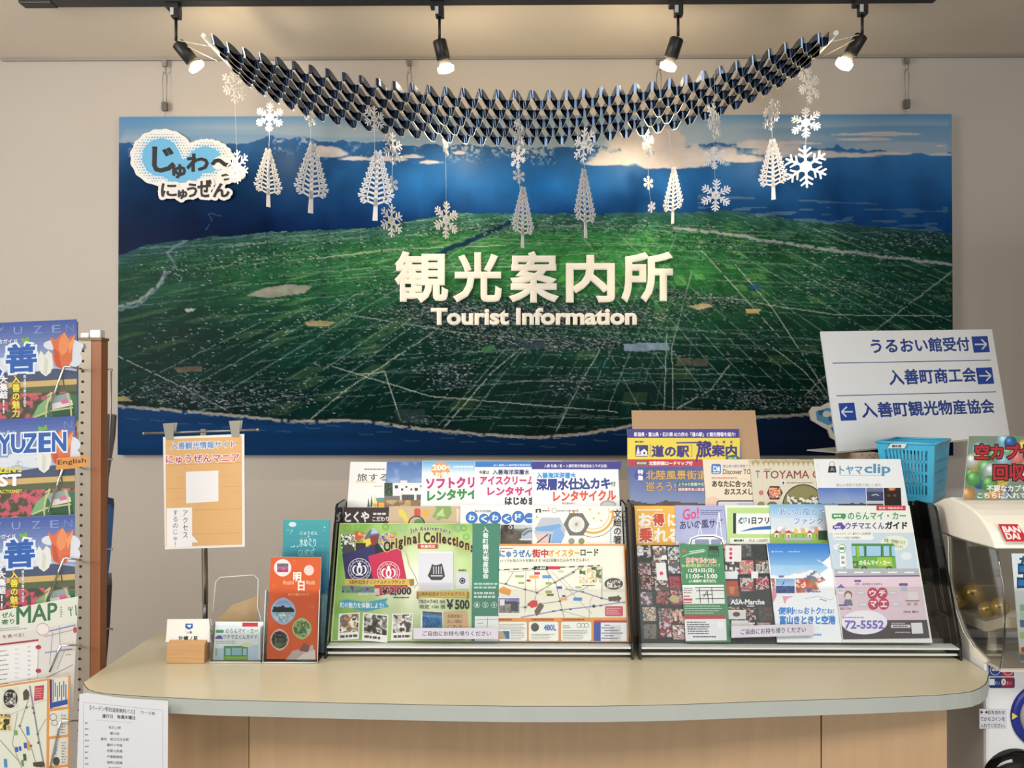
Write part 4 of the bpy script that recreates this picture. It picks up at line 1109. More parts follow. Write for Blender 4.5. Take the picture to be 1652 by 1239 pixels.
for (x, y), lab in (((275, 695), 'clear plastic clip on the left top edge of the orange poster'), ((381, 691), 'clear plastic clip on the right top edge of the orange poster')):
    c = P(x, y, SYY - .012); k = SYY / FPX
    e = empty('bulldog_clip', (c.x, c.y, c.z), lab, 'clip', 'clips holding the orange poster')
    m = MB()
    m.prism([Vector((c.x - 9*k, c.y - .011, c.z + 12*k)), Vector((c.x + 9*k, c.y - .011, c.z + 13*k)), Vector((c.x + 7*k, c.y - .009, c.z - 13*k)), Vector((c.x - 5*k, c.y - .009, c.z - 13*k))], Vector((0, .002, 0)))
    m.build('front_jaw', CLIP, e)
    m = MB(); m.prism([Vector((c.x - 7*k, c.y - .004, c.z + 12*k)), Vector((c.x + 9*k, c.y + .006, c.z + 13*k)), Vector((c.x + 7*k, c.y + .004, c.z - 4*k)), Vector((c.x - 5*k, c.y + .004, c.z - 4*k))], Vector((0, .002, 0)))
    m.build('rear_jaw', CLIP, e)
    MB().tube([(c.x - 6*k, c.y - .004, c.z + 3*k), (c.x + 6*k, c.y - .004, c.z + 3*k)], .003, 8).build('spring', STEEL, e)
# ------------------------------------------------------------------ printed pictures
def scenery(sky0, sky1, mtn, gnd, hz=0.55, mh=0.2, snow=None, cl=0.3):
    def fn(h, w, rng):
        y, x = np.mgrid[0:h, 0:w]; v = (y / h)[..., None]
        img = np.array(sky0, float) * (1 - v / hz).clip(0, 1) + np.array(sky1, float) * (v / hz).clip(0, 1)
        c = fbm(h, w, max(4, w / 4), rng, 3)[..., None]; img = img + ((c - .5) * 2).clip(0, 1) * 255 * cl * (1 - img / 255)
        rd = hz - mh * (0.25 + 0.9 * fbm(1, w, max(3, w / 5), rng, 3)[0])
        m = (y / h > rd[None])[..., None]; k = fbm(h, w, max(2, w / 12), rng, 2)[..., None]
        mc = np.array(mtn, float) * (.7 + .6 * k)
        if snow is not None: mc = np.where((k > .45) & (y[..., None] / h < rd[None, :, None] + mh * .7), np.array(snow, float) * (.85 + .2 * k), mc)
        img = np.where(m, mc, img)
        g = (y / h > hz)[..., None]
        return np.where(g, np.array(gnd, float) * (.6 + .8 * k), img)
    return fn
def blobs(pal, cell=5, contrast=.35):
    pal = np.array(pal, float)
    def fn(h, w, rng):
        a = fbm(h, w, cell, rng, 2); b = vnoise(h, w, max(1.5, cell / 2.5), rng)
        q = ((a - a.min()) / (np.ptp(a) + 1e-6) * (len(pal) - 1e-3)).astype(int)
        return pal[q] * (1 - contrast / 2 + contrast * b)[..., None]
    return fn
def tiles(pal, nx, ny, gap=.06, bg=(46, 54, 52)):
    pal = np.array(pal, float)
    def fn(h, w, rng):
        img = np.ones((h, w, 3)) * np.array(bg, float) * (.8 + .4 * vnoise(h, w, 2, rng))[..., None]
        for j in range(ny):
            for i in range(nx):
                if rng.random() < .14: continue
                ox, oy = rng.uniform(-.12, .12), rng.uniform(-.12, .12)
                x0, x1 = int((i + .04 + ox) / nx * w), int((i + .92 + ox) / nx * w); y0, y1 = int((j + .05 + oy) / ny * h), int((j + .92 + oy) / ny * h)
                x0, y0 = max(0, x0), max(0, y0); x1, y1 = min(w, x1), min(h, y1)
                if x1 - x0 < 2 or y1 - y0 < 2: continue
                a, b, c = pal[rng.integers(len(pal))], pal[rng.integers(len(pal))], pal[rng.integers(len(pal))]
                n = fbm(y1 - y0, x1 - x0, 3.2, rng, 2)[..., None]
                img[y0:y1, x0:x1] = np.where(n > .58, a, np.where(n > .44, b, c)) * (.75 + .5 * n)
        return img
    return fn
FOOD = [(96,70,50),(190,160,110),(226,214,190),(150,60,46),(86,110,60),(236,226,206)]
GREYS = [(60,62,58),(130,130,120),(210,208,200),(90,80,70),(40,40,38)]
MARKET = [(170,70,86),(206,200,194),(86,64,52),(186,156,126),(130,108,92),(206,170,172),(66,82,76),(104,66,56),(176,178,180),(60,62,60),(96,104,110)]

# ------------------------------------------------------------------ leaflets in the two stands
def leaf(k, lay, xl, xr, ytop, col, name='leaflet', thick=.003, dx=0, vmax=None):
    off = -.0095 + lay * .0042
    q = TIER[k] + TN * off
    s = Sheet(Vector((P((xl + xr) / 2, ytop, 1.85).x, q.y, q.z)), (1, 0, 0), TV, thick)
    x0, v = s.L(xl, ytop); x1, _ = s.L(xr, ytop)
    i = 0 if xl < 1010 else 2
    x0 = max(x0, SX[i] + .0078 - s.o.x); x1 = min(x1, SX[i + 1] - .0078 - s.o.x)
    s.base([(x0, 0), (x1, 0), (x1, v), (x0, v)], col)
    s.nm = name; s.box = (x0, x1, v)
    return s
def done(s, label, cat, group):
    o = s.build(s.nm); tag(o, label, cat, group); return o
G1, G2 = 'leaflets in the left leaflet stand', 'leaflets in the right leaflet stand'
DK = (50, 48, 46)

# --- left stand, rear row
s = leaf(2, 0, 558, 700, 745, (236, 235, 231))
s.text('旅する', 576, 764, 626, 776, DK, .01); s.rect(573, 777, 606, 778.4, (232, 196, 120)); s.greek(588, 755, 622, 759, 1, (120, 116, 110), 1, .5); s.greek(604, 783, 622, 786, 1, (180, 178, 172), 2, .5)
for x, h, c in ((594.5,15,(60,90,60)),(599.5,20,(46,84,60)),(605,14,(90,120,70))): s.poly([(x-2.2,818),(x+2.2,818),(x,818-h)], c)
s.poly([(600,818),(610,818),(605,798)], (236,222,150)); s.rect(607, 803, 626, 808, (90,150,146)); s.rect(608, 808, 626, 818, (200,110,90)); s.rect(611, 811, 622, 818, (230,190,60)); s.disc(605, 815, 3, (226,170,60))
done(s, 'white leaflet with thin handwritten title and little drawn trees, first in the rear row', 'leaflet', G1)
s = leaf(2, 1, 624, 760, 745, (110, 140, 190))
s.photo(624.5, 745.5, 684, 800, scenery((66,104,170),(150,180,212),(150,180,212),(150,180,212), .9, .02, cl=.45), 1.2, seed=3)
s.rect(633, 779, 684, 800, (232, 232, 232)); s.rect(646, 775, 657, 780, (226, 226, 226)); s.photo(620, 779, 633.5, 800, blobs([(24,40,30),(60,80,60),(30,50,40)], 3), 1.0)
for x, y, r in ((637,783,5),(654,784,3),(647,788,3.4),(662,788,3),(669,787,5),(678,783,3)): s.rect(x, y, x + r, y + r, (50, 54, 66))
s.rect(646, 798, 684, 808, (90, 92, 98)); s.rect(645, 797, 648, 807, (226,226,224)); s.rect(668, 798, 672, 807, (220,220,220))
for i in range(6): s.rect(651 + i * 3, 799, 652 + i * 3, 807, (40, 40, 46))
s.rect(620, 800, 645, 807, (120, 116, 110)); s.photo(620, 807, 684, 822, blobs([(170,140,96),(140,112,76),(190,160,116)], 9, .2), 1.4)
done(s, 'leaflet with a photo of a white cube building under a blue sky', 'leaflet', G1)
s = leaf(2, 2, 681.5, 822, 743.5, (240, 240, 238))
s.grad(682, 744, 800, 764, [(0, (92, 168, 222)), (1, (236, 242, 244))])
s.poly([(711 + (16 if i % 2 else 12.6) * math.cos(i * math.pi / 14), 758 - (14 if i % 2 else 11) * math.sin(i * math.pi / 14)) for i in range(28)][::-1], (236, 158, 74))
s.text('200', 698, 750, 719, 758.5, (250, 244, 232), .06); s.text('円', 720, 752, 725, 757, (250, 244, 232), .04); s.text('お得!', 702, 761.5, 724, 770, (250, 244, 232), .05)
s.greek(732, 751, 766, 755, 1, (236, 244, 250), 4, .6)
s.text('ソフトクリ', 688, 772, 765, 788, (196, 44, 120), .07, dy=-2, out=(250,250,250)); s.text('レンタサイ', 690, 792, 768, 808, (52, 140, 66), .07, dy=-4, out=(250,250,250))
done(s, 'leaflet with an orange 200-yen burst and magenta and green lettering', 'leaflet', G1)
s = leaf(2, 3, 766, 907, 743.5, (242, 242, 242))
s.rect(766.5, 744, 900, 753.5, (34, 120, 200)); s.text('JR入善駅×入善町観光物産協会', 796, 748.8, 856, 752.6, (226, 238, 248), .01)
s.text('今度は', 773, 759, 789, 765, DK, .04); s.text('入善海洋深層水', 795, 757.6, 854, 765.5, (40, 52, 110), .04)
s.text('アイスクリーム', 775, 768.5, 862, 781.5, (206, 44, 112), .06, out=(252,250,250)); s.text('レンタサイ', 787, 786, 859, 799, (206, 44, 112), .06, out=(252,250,250)); s.text('はじめま', 815, 802.5, 862, 814, (40, 36, 40), .06)
done(s, 'leaflet with a bright blue top band and magenta ice cream lettering', 'leaflet', G1)
s = leaf(2, 4, 858, 1002, 744, (244, 244, 244))
s.rect(858, 744.3, 1002, 757, (52, 48, 138)); s.text('入善 牡蠣ノ星 × 入善町観光物産協会コラボ企画!', 878, 749, 979, 754.2, (236, 236, 244), .015)
s.text('入善海洋深層水', 866, 762.5, 929, 771.5, (44, 150, 214), .05); s.text('深層水仕込カキ', 866, 773, 984, 790.5, (34, 56, 140), .055, dy=-2, out=(250,250,250)); s.text('付', 985.5, 777, 993, 784.5, DK, .03)
s.text('レンタサイクル', 893, 793, 993, 808.5, (226, 84, 48), .06, dy=-2, out=(250,250,250)); s.text('観光案内所で', 907, 810.5, 928, 813.5, DK, .01)
s.disc(981, 814, 13, (170, 168, 166), 7); s.disc(981, 815, 11, (206, 204, 202), 5)
done(s, 'leaflet with a violet top band, blue and orange-red lettering, ending the rear row', 'leaflet', G1)
# --- left stand, middle row
s = leaf(1, 0, 549.5, 660, 818.5, (46, 30, 28))
s.text('とくや', 556.5, 826, 595, 842, (244, 240, 236), .05); s.text('こだわり', 601, 833.5, 627, 841, (236, 232, 228), .03); s.greek(602, 826.5, 628, 831.5, 1, (220, 214, 210), 5, .7)
done(s, 'dark brown leaflet with white brush lettering behind the green poster leaflet', 'leaflet', G1)
s = leaf(1, 1, 628, 760, 816.5, (200, 178, 146))
s.poly([(642,823),(648,821),(654,827),(659,838),(661,845),(654,845),(650,836),(644,830)], (228,206,80)); s.rrect(668, 820, 678.5, 834, 3, (206,84,70)); s.line([(671,821),(672,833)], .6, (170,50,50)); s.line([(675,821),(675,833)], .6, (170,50,50)); s.disc(687, 828, 5.5, (230,170,60), 6.5)
s.poly([(697,834),(704,822),(702,816.5),(727,816.5),(729,828),(722,838),(714,836),(708,840)], (134,164,86)); s.poly([(703,831),(714,820),(718,834)], (182,204,140)); s.line([(703,836),(716,822)], 1, (210,226,170))
s.disc(676, 842, 8, (96,140,84), 5); s.ring(672, 846, 12, 2, (50,46,40))
s.poly([(736,820),(741,822),(739,843),(737,843)], (226,206,186))
done(s, 'tan leaflet illustrated with vegetables, sticking up behind the green poster leaflet', 'leaflet', G1)
s = leaf(1, 2, 743, 868, 815.5, (240, 240, 236))
for i, (x, y, t) in enumerate(((761,835,'わ'),(781,837,'く'),(798.6,835,'わ'),(817.5,837,'く'),(836,834,'ド'),(854,836,'ー'))):
    s.disc(x, y, 9.8 if i % 2 == 0 else 8.3, (30, 66, 140)); s.k -= 0; s.disc(x, y, 9.0 if i % 2 == 0 else 7.6, (44, 118, 196))
    s.text(t, x - 4.6, y - (4.6 if t != 'ー' else .8), x + 4.6, y + (4.6 if t != 'ー' else .8), (240, 244, 250), .05)
s.text('駅の多目的施設', 766, 822.6, 793, 826.6, (90, 88, 86), .01)
s.photo(746, 846.5, 858, 884, scenery((190,196,204),(200,204,206),(110,120,110),(96,86,70), .25, .2), 1.6, seed=6)
s.photo(808.5, 846.5, 829, 862, blobs([(60,50,44),(90,76,66),(46,40,36)], 6), 1.3); s.disc(823.5, 850.5, 3, (240,240,240)); s.text('1', 822.4, 848.6, 824.4, 852.4, (60,60,60), .04)
s.poly([(840,872),(842,860),(852,853),(866,852),(866,872)][::-1], (176,186,198)); s.poly([(842,862),(852,855),(866,854),(866,857),(853,859),(845,865)][::-1], (110,124,150)); s.rect(838, 869, 866, 871, (220,220,220))
done(s, 'white leaflet with a row of blue circles lettered in white, middle row', 'leaflet', G1)
s = leaf(1, 3, 858.5, 1006, 816.3, (243, 241, 234))
GD = (222, 168, 62)
for r, w, c in ((38,1,(120,90,50)),(30,3,GD),(25,1.5,(236,200,120)),(33,.8,(232,200,140))):
    for i in range(40):
        a0, a1 = 2*math.pi*i/40, 2*math.pi*(i+1)/40
        q = [(957+(r+w)*math.cos(a0), 828+(r+w)*math.sin(a0)), (957+(r+w)*math.cos(a1), 828+(r+w)*math.sin(a1)), (957+r*math.cos(a1), 828+r*math.sin(a1)), (957+r*math.cos(a0), 828+r*math.sin(a0))]
        if min(p[1] for p in q) > 818: s.poly_l([s.L(*p) for p in q], c)
    s.up()
s.disc(960, 830, 15, (246, 240, 226), 11); 
for x, y in ((952,822),(966,828),(958,836),(970,840),(985,826),(990,836),(866,834),(885,820)): s.disc(x, y, 1.6, GD, n=8)
s.poly([(873,835),(903,835),(913,856),(905,876),(870,876),(861,857)][::-1], (190, 194, 204)); s.poly([(862,851),(903,845),(906,850),(892,857),(866,857)][::-1], (122,166,214)); s.poly([(888,876),(893,858),(903,850),(911,864),(905,876)][::-1], (130,176,222)); s.poly([(863,864),(880,860),(886,876),(870,876)][::-1], (224,196,186)); s.line([(866,876),(884,862)], 2, (90,76,80)); s.line([(886,876),(888,862)], 2, (60,66,84))
s.poly([(919,828),(940,828),(951,846),(941,864),(919,864),(909,846)][::-1], (112, 108, 102)); s.disc(930, 846, 13, (236, 234, 226))
for i in range(18): s.line([(930, 846), (930 + 12 * math.cos(i * .349), 846 + 12 * math.sin(i * .349))], .6, (176, 172, 160)); s.k -= 1
s.up().disc(922, 873, 5, (150,156,140)); s.disc(938, 873, 5, (140,150,90)); s.rect(864, 821, 873, 827, (34,60,46)); s.rect(867, 823, 870, 829, (243,241,234)); s.ring(894, 824, 3.4, .6, (80,80,80)); s.text('tonami products', 899, 822, 933, 826.5, (110, 104, 98), .01); s.greek(875, 822, 888, 826, 1, (110,104,98), 3, .5)
s.vtext('文絵の箸', 996, 822, 878, 13.5, (40, 36, 34), .02); s.greek(984, 850, 987, 876, 8, (120, 170, 190), 4, .5)
done(s, 'white leaflet with hexagon pictures and gold rings, right end of the middle row', 'leaflet', G1)
# --- left stand, front row
s = leaf(0, 0, 548, 807.5, 844, (196, 214, 150), 'poster_leaflet')
s.photo(549, 845, 763, 1033, lambda h, w, rng: (lambda y, x: np.array((132, 178, 78.)) * (1 - np.clip(1.15 - np.hypot((x - w * .62) / (w * .55), (y - h * .52) / (h * .6)), 0, 1))[..., None] + np.array((238, 238, 214.)) * np.clip(1.15 - np.hypot((x - w * .62) / (w * .55), (y - h * .52) / (h * .6)), 0, 1)[..., None] + (vnoise(h, w, 9, rng)[..., None] - .5) * 30)(*np.mgrid[0:h, 0:w]), 2.2, dx=-13)
for x, y, r, c in ((560,852,7,(120,160,60)),(622,850,6,(96,150,50)),(578,850,8,(110,168,66)),(650,851,9,(150,176,140)),(739,851,8,(110,160,150)),(752,866,6,(110,170,70)),(748,852,6,(100,160,60)),(635,862,6,(140,180,80))):
    s.ring(x, y, r * .8, .7, c); s.ring(x, y, r * .45, .7, c)
    for i in range(12): s.line([(x + r * .5 * math.cos(i * .5236), y + r * .5 * math.sin(i * .5236)), (x + r * math.cos(i * .5236), y + r * math.sin(i * .5236))], .5, c); s.k -= 1
    s.up()
# objects printed at the left: pouches, cloths, sacks
s.photo(550, 862, 572, 884, blobs([(236,234,216),(50,80,50),(240,238,226),(60,90,60)], 3.4, .2), 1.1); s.photo(572, 857, 592, 874, blobs([(120,160,70),(190,160,110),(200,90,60),(220,190,90)], 6), 1.3)
s.poly([(596,856),(604,851),(612,862),(608,890),(594,880),(588,868)], (90,100,120)); s.poly([(596,866),(611,862),(608,888),(596,880)], (126,50,48)); s.poly([(600,853),(604,851),(611,860),(598,862)], (170,186,206))
s.photo(612, 861, 640, 882, blobs([(240,238,220),(60,110,160),(236,170,60),(110,160,180),(240,238,226)], 4, .15), 1.2)
s.disc(562, 888, 10, (60,62,60), 10); s.poly([(585,872),(597,868),(599,878),(588,882)], (222,196,60)); s.rect(574, 876, 590, 892, (38,30,44)); s.poly([(596,884),(610,876),(620,890),(598,896)], (24,22,26))
NAVY, CRIM = (38, 36, 92), (190, 36, 78)
s.poly([(552,894),(604,879),(613,936),(558,936)], NAVY); s.poly([(594,897),(646,884),(656,934),(602,936)], CRIM); s.poly([(604,944),(656,942),(662,952),(606,962)], CRIM)
for x, y, c in ((580,919,NAVY),(627,924,CRIM)):
    W_ = (232, 226, 228)
    s.ring(x, y, 17.5, .8, W_); s.ring(x, y, 13.6, .7, W_)
    for i in range(40):
        if i % 3: a = i * .157; s.line([(x + 15 * math.cos(a), y + 15 * math.sin(a)), (x + 16.4 * math.cos(a), y + 16.4 * math.sin(a))], .7, W_); s.k -= 1
    s.up()
    s.disc(x - 7, y, 4.6, W_, 7); s.disc(x + 7, y, 4.6, W_, 7); s.disc(x - 5.4, y + .5, 3.6, c, 6); s.disc(x + 5.4, y + .5, 3.6, c, 6); s.disc(x, y, 4.6, W_, 8); s.disc(x, y + 1, 1.8, c, 4.4); s.poly([(x-3.4,y-12),(x-1.5,y-10),(x,y-13),(x+1.5,y-10),(x+3.4,y-12),(x+2,y-7),(x-2,y-7)][::-1], W_); s.rect(x - 6, y + 7, x + 6, y + 9.5, W_)
s.line([(648,884),(655,892),(660,912),(670,930),(674,942),(668,948),(662,944)], 2.2, (228,226,216)); s.line([(648,884),(655,892),(660,912),(670,930),(674,942),(668,948)], .7, (90,84,76))
def arc(t, xs_, base, h, w, col, bold, out=None):
    s.chars(t, [(x, base(x), w * (1.25 if c in 'mM' else 1), h) for x, c in zip(xs_, t)], col, bold, out, .05)
adv = {'i': .5, 'l': .5, 't': .62, ' ': .5, 'g': 1.0, 'O': 1.25, 'C': 1.2, 'r': .75, 's': .85, 'A': 1.1, 'h': 1, 'v': .9, 'e': .9}
def spread(t, x0, x1):
    a = [adv.get(c, 1) for c in t]; tot = sum(a); acc = 0; out = []
    for q in a: out.append(x0 + (x1 - x0) * (acc + q / 2) / tot); acc += q
    return out
t = '5th Anniversary'; arc(t, spread(t, 661, 728), lambda x: 852 + ((x - 694) / 33) ** 2 * 5.5, 10.5, 7.4, (44, 40, 30), .03, (236, 236, 206))
t = 'Original Collections'; arc(t, spread(t, 619, 766), lambda x: 866.5 + ((x - 692) / 73) ** 2 * 17, 22, 14.5, (30, 24, 16), .045, (214, 190, 120))
s.rect(674, 878, 706.5, 885, (186, 50, 54)); s.text('数量限定', 679, 879.3, 702, 883.8, (240, 226, 222), .02)
s.rect(675, 890, 731, 952, (214, 214, 222)); s.rect(676, 890, 730, 892, (228, 228, 232)); s.poly([(678,952),(728,952),(731,940),(675,940)], (200,198,206))
s.poly([(697,910),(702,912),(708,911),(713,909),(716,920),(718,930),(712,936),(696,936),(690,929),(694,920)], (60,60,62))
for x in (699, 703, 707, 711): s.rect(x, 914, x + 1.5, 926, (200, 200, 204))
s.rect(695, 928, 714, 930, (200, 200, 204)); s.rect(736, 924, 757, 950, (206, 206, 212)); s.disc(746, 937, 5, (44, 44, 60)); s.ring(746, 937, 2.4, .7, (220,220,226)); s.greek(740, 918, 753, 922, 1, (80,80,76), 3, .6)
s.rect(556, 934, 668, 944, (206, 174, 84)); s.poly([(660,935),(668,934),(668,944),(662,946)], (150,120,50)); s.text('5周年記念オリジナルナップザック', 564, 935.8, 653, 942.3, (60, 48, 30), .015)
s.text('￥2,000', 616, 947, 663, 961, (34, 28, 24), .045, out=(226, 220, 200), outr=.03); s.text('各色15個', 578, 949, 612, 960, (226, 232, 220), .02); s.greek(635, 962, 663, 966, 1, (70, 66, 56), 3, .5)
s.photo(552, 946, 604, 956, blobs([(60,54,110),(110,120,150),(90,140,80)], 5), 1.6)
s.poly([(548,970),(560,967),(590,972),(626,965),(622,972),(628,979),(590,986),(560,979),(549,982)], (72, 158, 188)); s.text('町の魅力を体験しよう!', 549, 971.5, 619, 980.5, (238, 244, 246), .02, dy=1)
s.rect(672, 953.5, 756, 964, (206, 174, 84)); s.rect(672, 955, 676, 966, (150,120,50)); s.rect(753, 955, 757, 966, (150,120,50)); s.text('5周年記念オリジナルグラス', 677, 955, 750, 961.5, (60, 48, 30), .015)
s.text('780×740 ㎜', 675, 967.5, 718, 973.5, (90, 88, 80), .01); s.text('限定 100 個', 677, 975.5, 718, 982, (90, 88, 80), .01); s.text('￥500', 721, 967.5, 757, 982.5, (30, 26, 22), .05)
for x0, y0, x1, y1, dy, sd, pal in ((547,990,581,1033,-2,1,[(70,60,50),(226,222,214),(190,140,80),(110,100,120),(120,110,90)]),(586,988,627,1033,4,2,GREYS),(633,990,667,1033,-1,3,[(50,42,40),(190,180,172),(230,226,220),(100,90,84),(70,60,56)])):
    s.rect(x0, y0, x1, y1, (238, 238, 232), dy, -2); s.photo(x0 + 2, y0 + 2, x1 - 2, y1 - 12, blobs(pal, 6), 1.3, dy=dy, dx=-1, seed=sd); s.greek(x0 + 2, y1 - 9, x1 - 3, y1 - 3, 1, (80,78,74), sd, .7, dy=dy)
s.rect(680, 985, 715, 1016, (236,236,232), 2, -2); s.photo(681.5, 986, 713.5, 1014, scenery((60,66,80),(90,150,200),(70,140,200),(40,96,150), .3, .1), 1.3, dy=2, seed=5); s.rect(716, 987, 754, 1020, (204, 168, 128), -1, 2)
for i, t in enumerate(('各種体験の', '詳しい情報は', 'こちら')): s.text(t, 722, 991 + i * 8.5, 746, 997 + i * 8.5, (100, 76, 52), .01)
s.poly([(762.5,844.5),(807,844.5),(807.5,1034),(760.5,1034)], (62, 126, 104))
s.vtext('入善町観光物産協会', 783.5, 850, 934, 9.6, (232, 238, 232), .02)
s.greek(765, 939, 806, 951, 2, (170, 206, 190), 3, .5); s.greek(765, 954, 800, 966, 2, (196, 220, 206), 4, .6)
for x, t in ((769.5,'i'),(783,'u'),(797,'e')): s.ring(x, 976, 4.2, .7, (200,222,210)); s.text(t, x - 1.4, 973.6, x + 1.4, 978.4, (210,230,220), .04)
s.rect(766, 994, 806, 1034, (228, 232, 230)); s.line([(766, 1000), (806, 999)], .8, (150,150,150)); s.line([(787, 996), (786, 1012)], .8, (120,120,120)); s.line([(770, 1006), (780, 1005)], .8, (120,120,120))
done(s, 'large landscape leaflet in green with two folded bags, a grey bag and arched black title', 'leaflet', G1)
s = leaf(0, 1, 805.5, 1009.5, 877.5, (226, 150, 74), 'map_leaflet')
CREAM = (238, 235, 216)
s.poly([(805.5,881),(1006,880.5),(1010.5,996),(804.5,997)], CREAM)
s.text('にゅうぜん', 806, 887.5, 857, 899, (44, 110, 180), .05); s.text('街中', 859, 886.5, 884, 899, (186, 44, 56), .05); s.text('オイスター', 885.5, 886.5, 935, 898, (216, 164, 66), .05); s.text('ロード', 937, 886, 965, 896.5, (60, 76, 66), .05)
s.greek(807, 883.3, 829, 886, 1, (90, 80, 66), 1, .6); s.text('いつでも旬のカキを味わえる 365日深層水仕込みカキざんまい!', 807, 902, 950, 907.5, (60, 56, 50), .015, dy=-1.6)
s.line([(804, 919.5), (968, 912.4)], 2.0, (60, 56, 54))
for i in range(11): s.line([(807 + i * 15, 919.4 - i * .65), (813 + i * 15, 919.1 - i * .65)], 1.3, (238, 236, 230)); s.k -= 1
s.up()
GY_ = (140, 136, 130)
for pts, w, c in (([(828,923),(816,942)],1,GY_),([(805,940),(866,956),(870,958)],1.4,GY_),([(866,956),(925,922),(936,915)],1.4,GY_),([(862,918),(865,956)],.8,GY_),([(848,922),(847,988)],.7,GY_),([(880,918),(897,942),(903,968),(910,996)],1.1,GY_),([(890,922),(935,970),(955,990)],.7,GY_),([(912,950),(940,955),(970,965),(1008,973)],1.5,(130,130,170)),([(840,996),(905,984),(960,978),(1009,971)],2.2,(160,154,200)),([(866,956),(862,970)],1,GY_),([(830,982),(860,976),(903,970)],1.1,GY_),([(903,968),(950,946)],1,(130,150,200)),([(971,915),(971,968)],1,(120,120,170)),([(950,996),(952,970),(958,960)],.7,GY_),([(895,940),(925,925)],1,GY_),([(885,925),(885,950)],.6,GY_),([(905,930),(925,952)],.6,GY_),([(905,985),(945,996)],.8,(160,160,190)),([(820,923),(866,919)],.7,GY_)):
    s.line(pts, w, c)
for x0, y0, x1, y1, c in ((861,913.5,884,919.5,(30,28,30)),(884,913.5,904,918.5,(196,50,80)),(862,923,871,927,(196,60,90)),(831,928,845,931.5,(150,176,96)),(854,928.5,869,933,(232,170,100)),(875,928,889,933,(90,150,210)),(849.5,935,856,938.5,(190,50,50)),(836,939,846,942,(150,176,96)),(880,939,890,943,(150,176,96)),(898,946,907,950,(50,80,170)),(880,953,890,957,(150,176,60)),(882,958,893,961.5,(90,96,70)),(907,960,912,963,(40,70,150)),(904,964,915,968.5,(240,170,100)),(925,964,939,969,(70,140,206)),(900,920,909,923.5,(190,206,170)),(928,946,938,949,(160,190,110))):
    s.rect(x0, y0, x1, y1, c)
s.text('入善駅', 865, 914.6, 881, 918.4, (230,230,226), .02)
for x, y in ((816,942),(847,951),(866,956),(895,940),(903,970),(925,923),(920,983),(940,955),(970,965),(893,986),(905,984),(969,977),(847,980)): s.rect(x - 2, y - 1.3, x + 2.4, y + 1.3, (96, 92, 88))
s.poly([(804,951),(812,946),(825,952),(822,961),(806,956)], (226,158,70)); s.poly([(850,975),(858,968.5),(867,969),(867,978),(858,981)], (206,56,66)); s.poly([(871,972),(878,977),(870,990),(865,994),(862,986)], (110,86,70)); s.poly([(981,963),(996,962),(996,959.5),(1003,965),(997,972),(997,969),(982,970)], (84,72,64))
s.photo(935, 915.5, 970, 941, blobs([(80,56,40),(96,120,70),(236,232,206),(226,196,140),(240,240,220)], 6), 1.2, dy=-1, seed=2); s.greek(939, 943, 968, 946, 1, (120,80,90), 2, .5)
s.rect(973, 931, 1007, 954, (228,224,204)); s.disc(990, 942, 15, (70,64,58), 9.5); s.photo(979, 936, 1001, 948, blobs(GREYS + [(200,196,176)], 4), 1.2)
s.rect(804, 963, 840, 992, (238,238,232)); s.photo(804.5, 965, 838, 989, scenery((120,110,190),(150,150,200),(60,56,66),(130,124,120), .35, .2), 1.3, seed=7); s.rect(824, 972, 836, 986, (60,60,66)); s.rect(806, 967, 814, 977, (230,230,240))
s.rrect(976, 978, 1005, 994, 2, (196,74,90)); s.greek(978, 980, 1003, 992, 4, (236,190,196), 3, .35); s.disc(958, 978, 2.6, (60,60,70))
for x0, x1 in ((804.5, 850), (853, 901), (905, 954)): s.rrect(x0, 1003, x1, 1034, 3, (238, 238, 230))
for x0, x1 in ((805, 830), (858, 900), (907, 952)): s.greek(x0, 997.5, x1, 1001.5, 1, (150, 70, 40), int(x0), .6)
s.greek(805, 1006, 848, 1016, 4, (130,126,120), 1, .4); s.greek(824, 1016, 848, 1032, 6, (130,126,120), 2, .4); s.poly([(804.5,1018),(822,1018),(822,1031),(804.5,1031)], (50,110,150)); s.poly([(804.5,1018),(811,1018),(817,1031),(804.5,1031)], (186,166,130))
s.disc(863, 1012, 6.5, (76,76,74), 7); s.text('480L', 877.5, 1008, 897, 1017, (40, 100, 190), .05); s.greek(857, 1022, 898, 1032, 4, (130,126,120), 3, .4)
s.greek(908, 1008, 922, 1014, 2, (150,170,110), 2, .6)
for x in (934, 940, 946): s.ring(x, 1009, 3.2, .8, (130,126,120))
s.greek(908, 1016, 950, 1032, 6, (130,126,120), 4, .4)
s.rect(958, 1001, 1011, 1034, (226,228,232)); s.rect(958, 1001, 1011, 1004.5, (170,50,60)); s.rect(958, 1004.5, 969, 1034, (50,80,160)); s.rect(984, 1009, 1002, 1034, (206,204,200))
for i in range(6): s.rect(970 if i % 2 else 975, 1008 + i * 4.2, 984 + (i * 7) % 22, 1009.6 + i * 4.2, (110,114,140))
done(s, 'cream town map leaflet with an orange frame, right half of the front row', 'leaflet', G1)

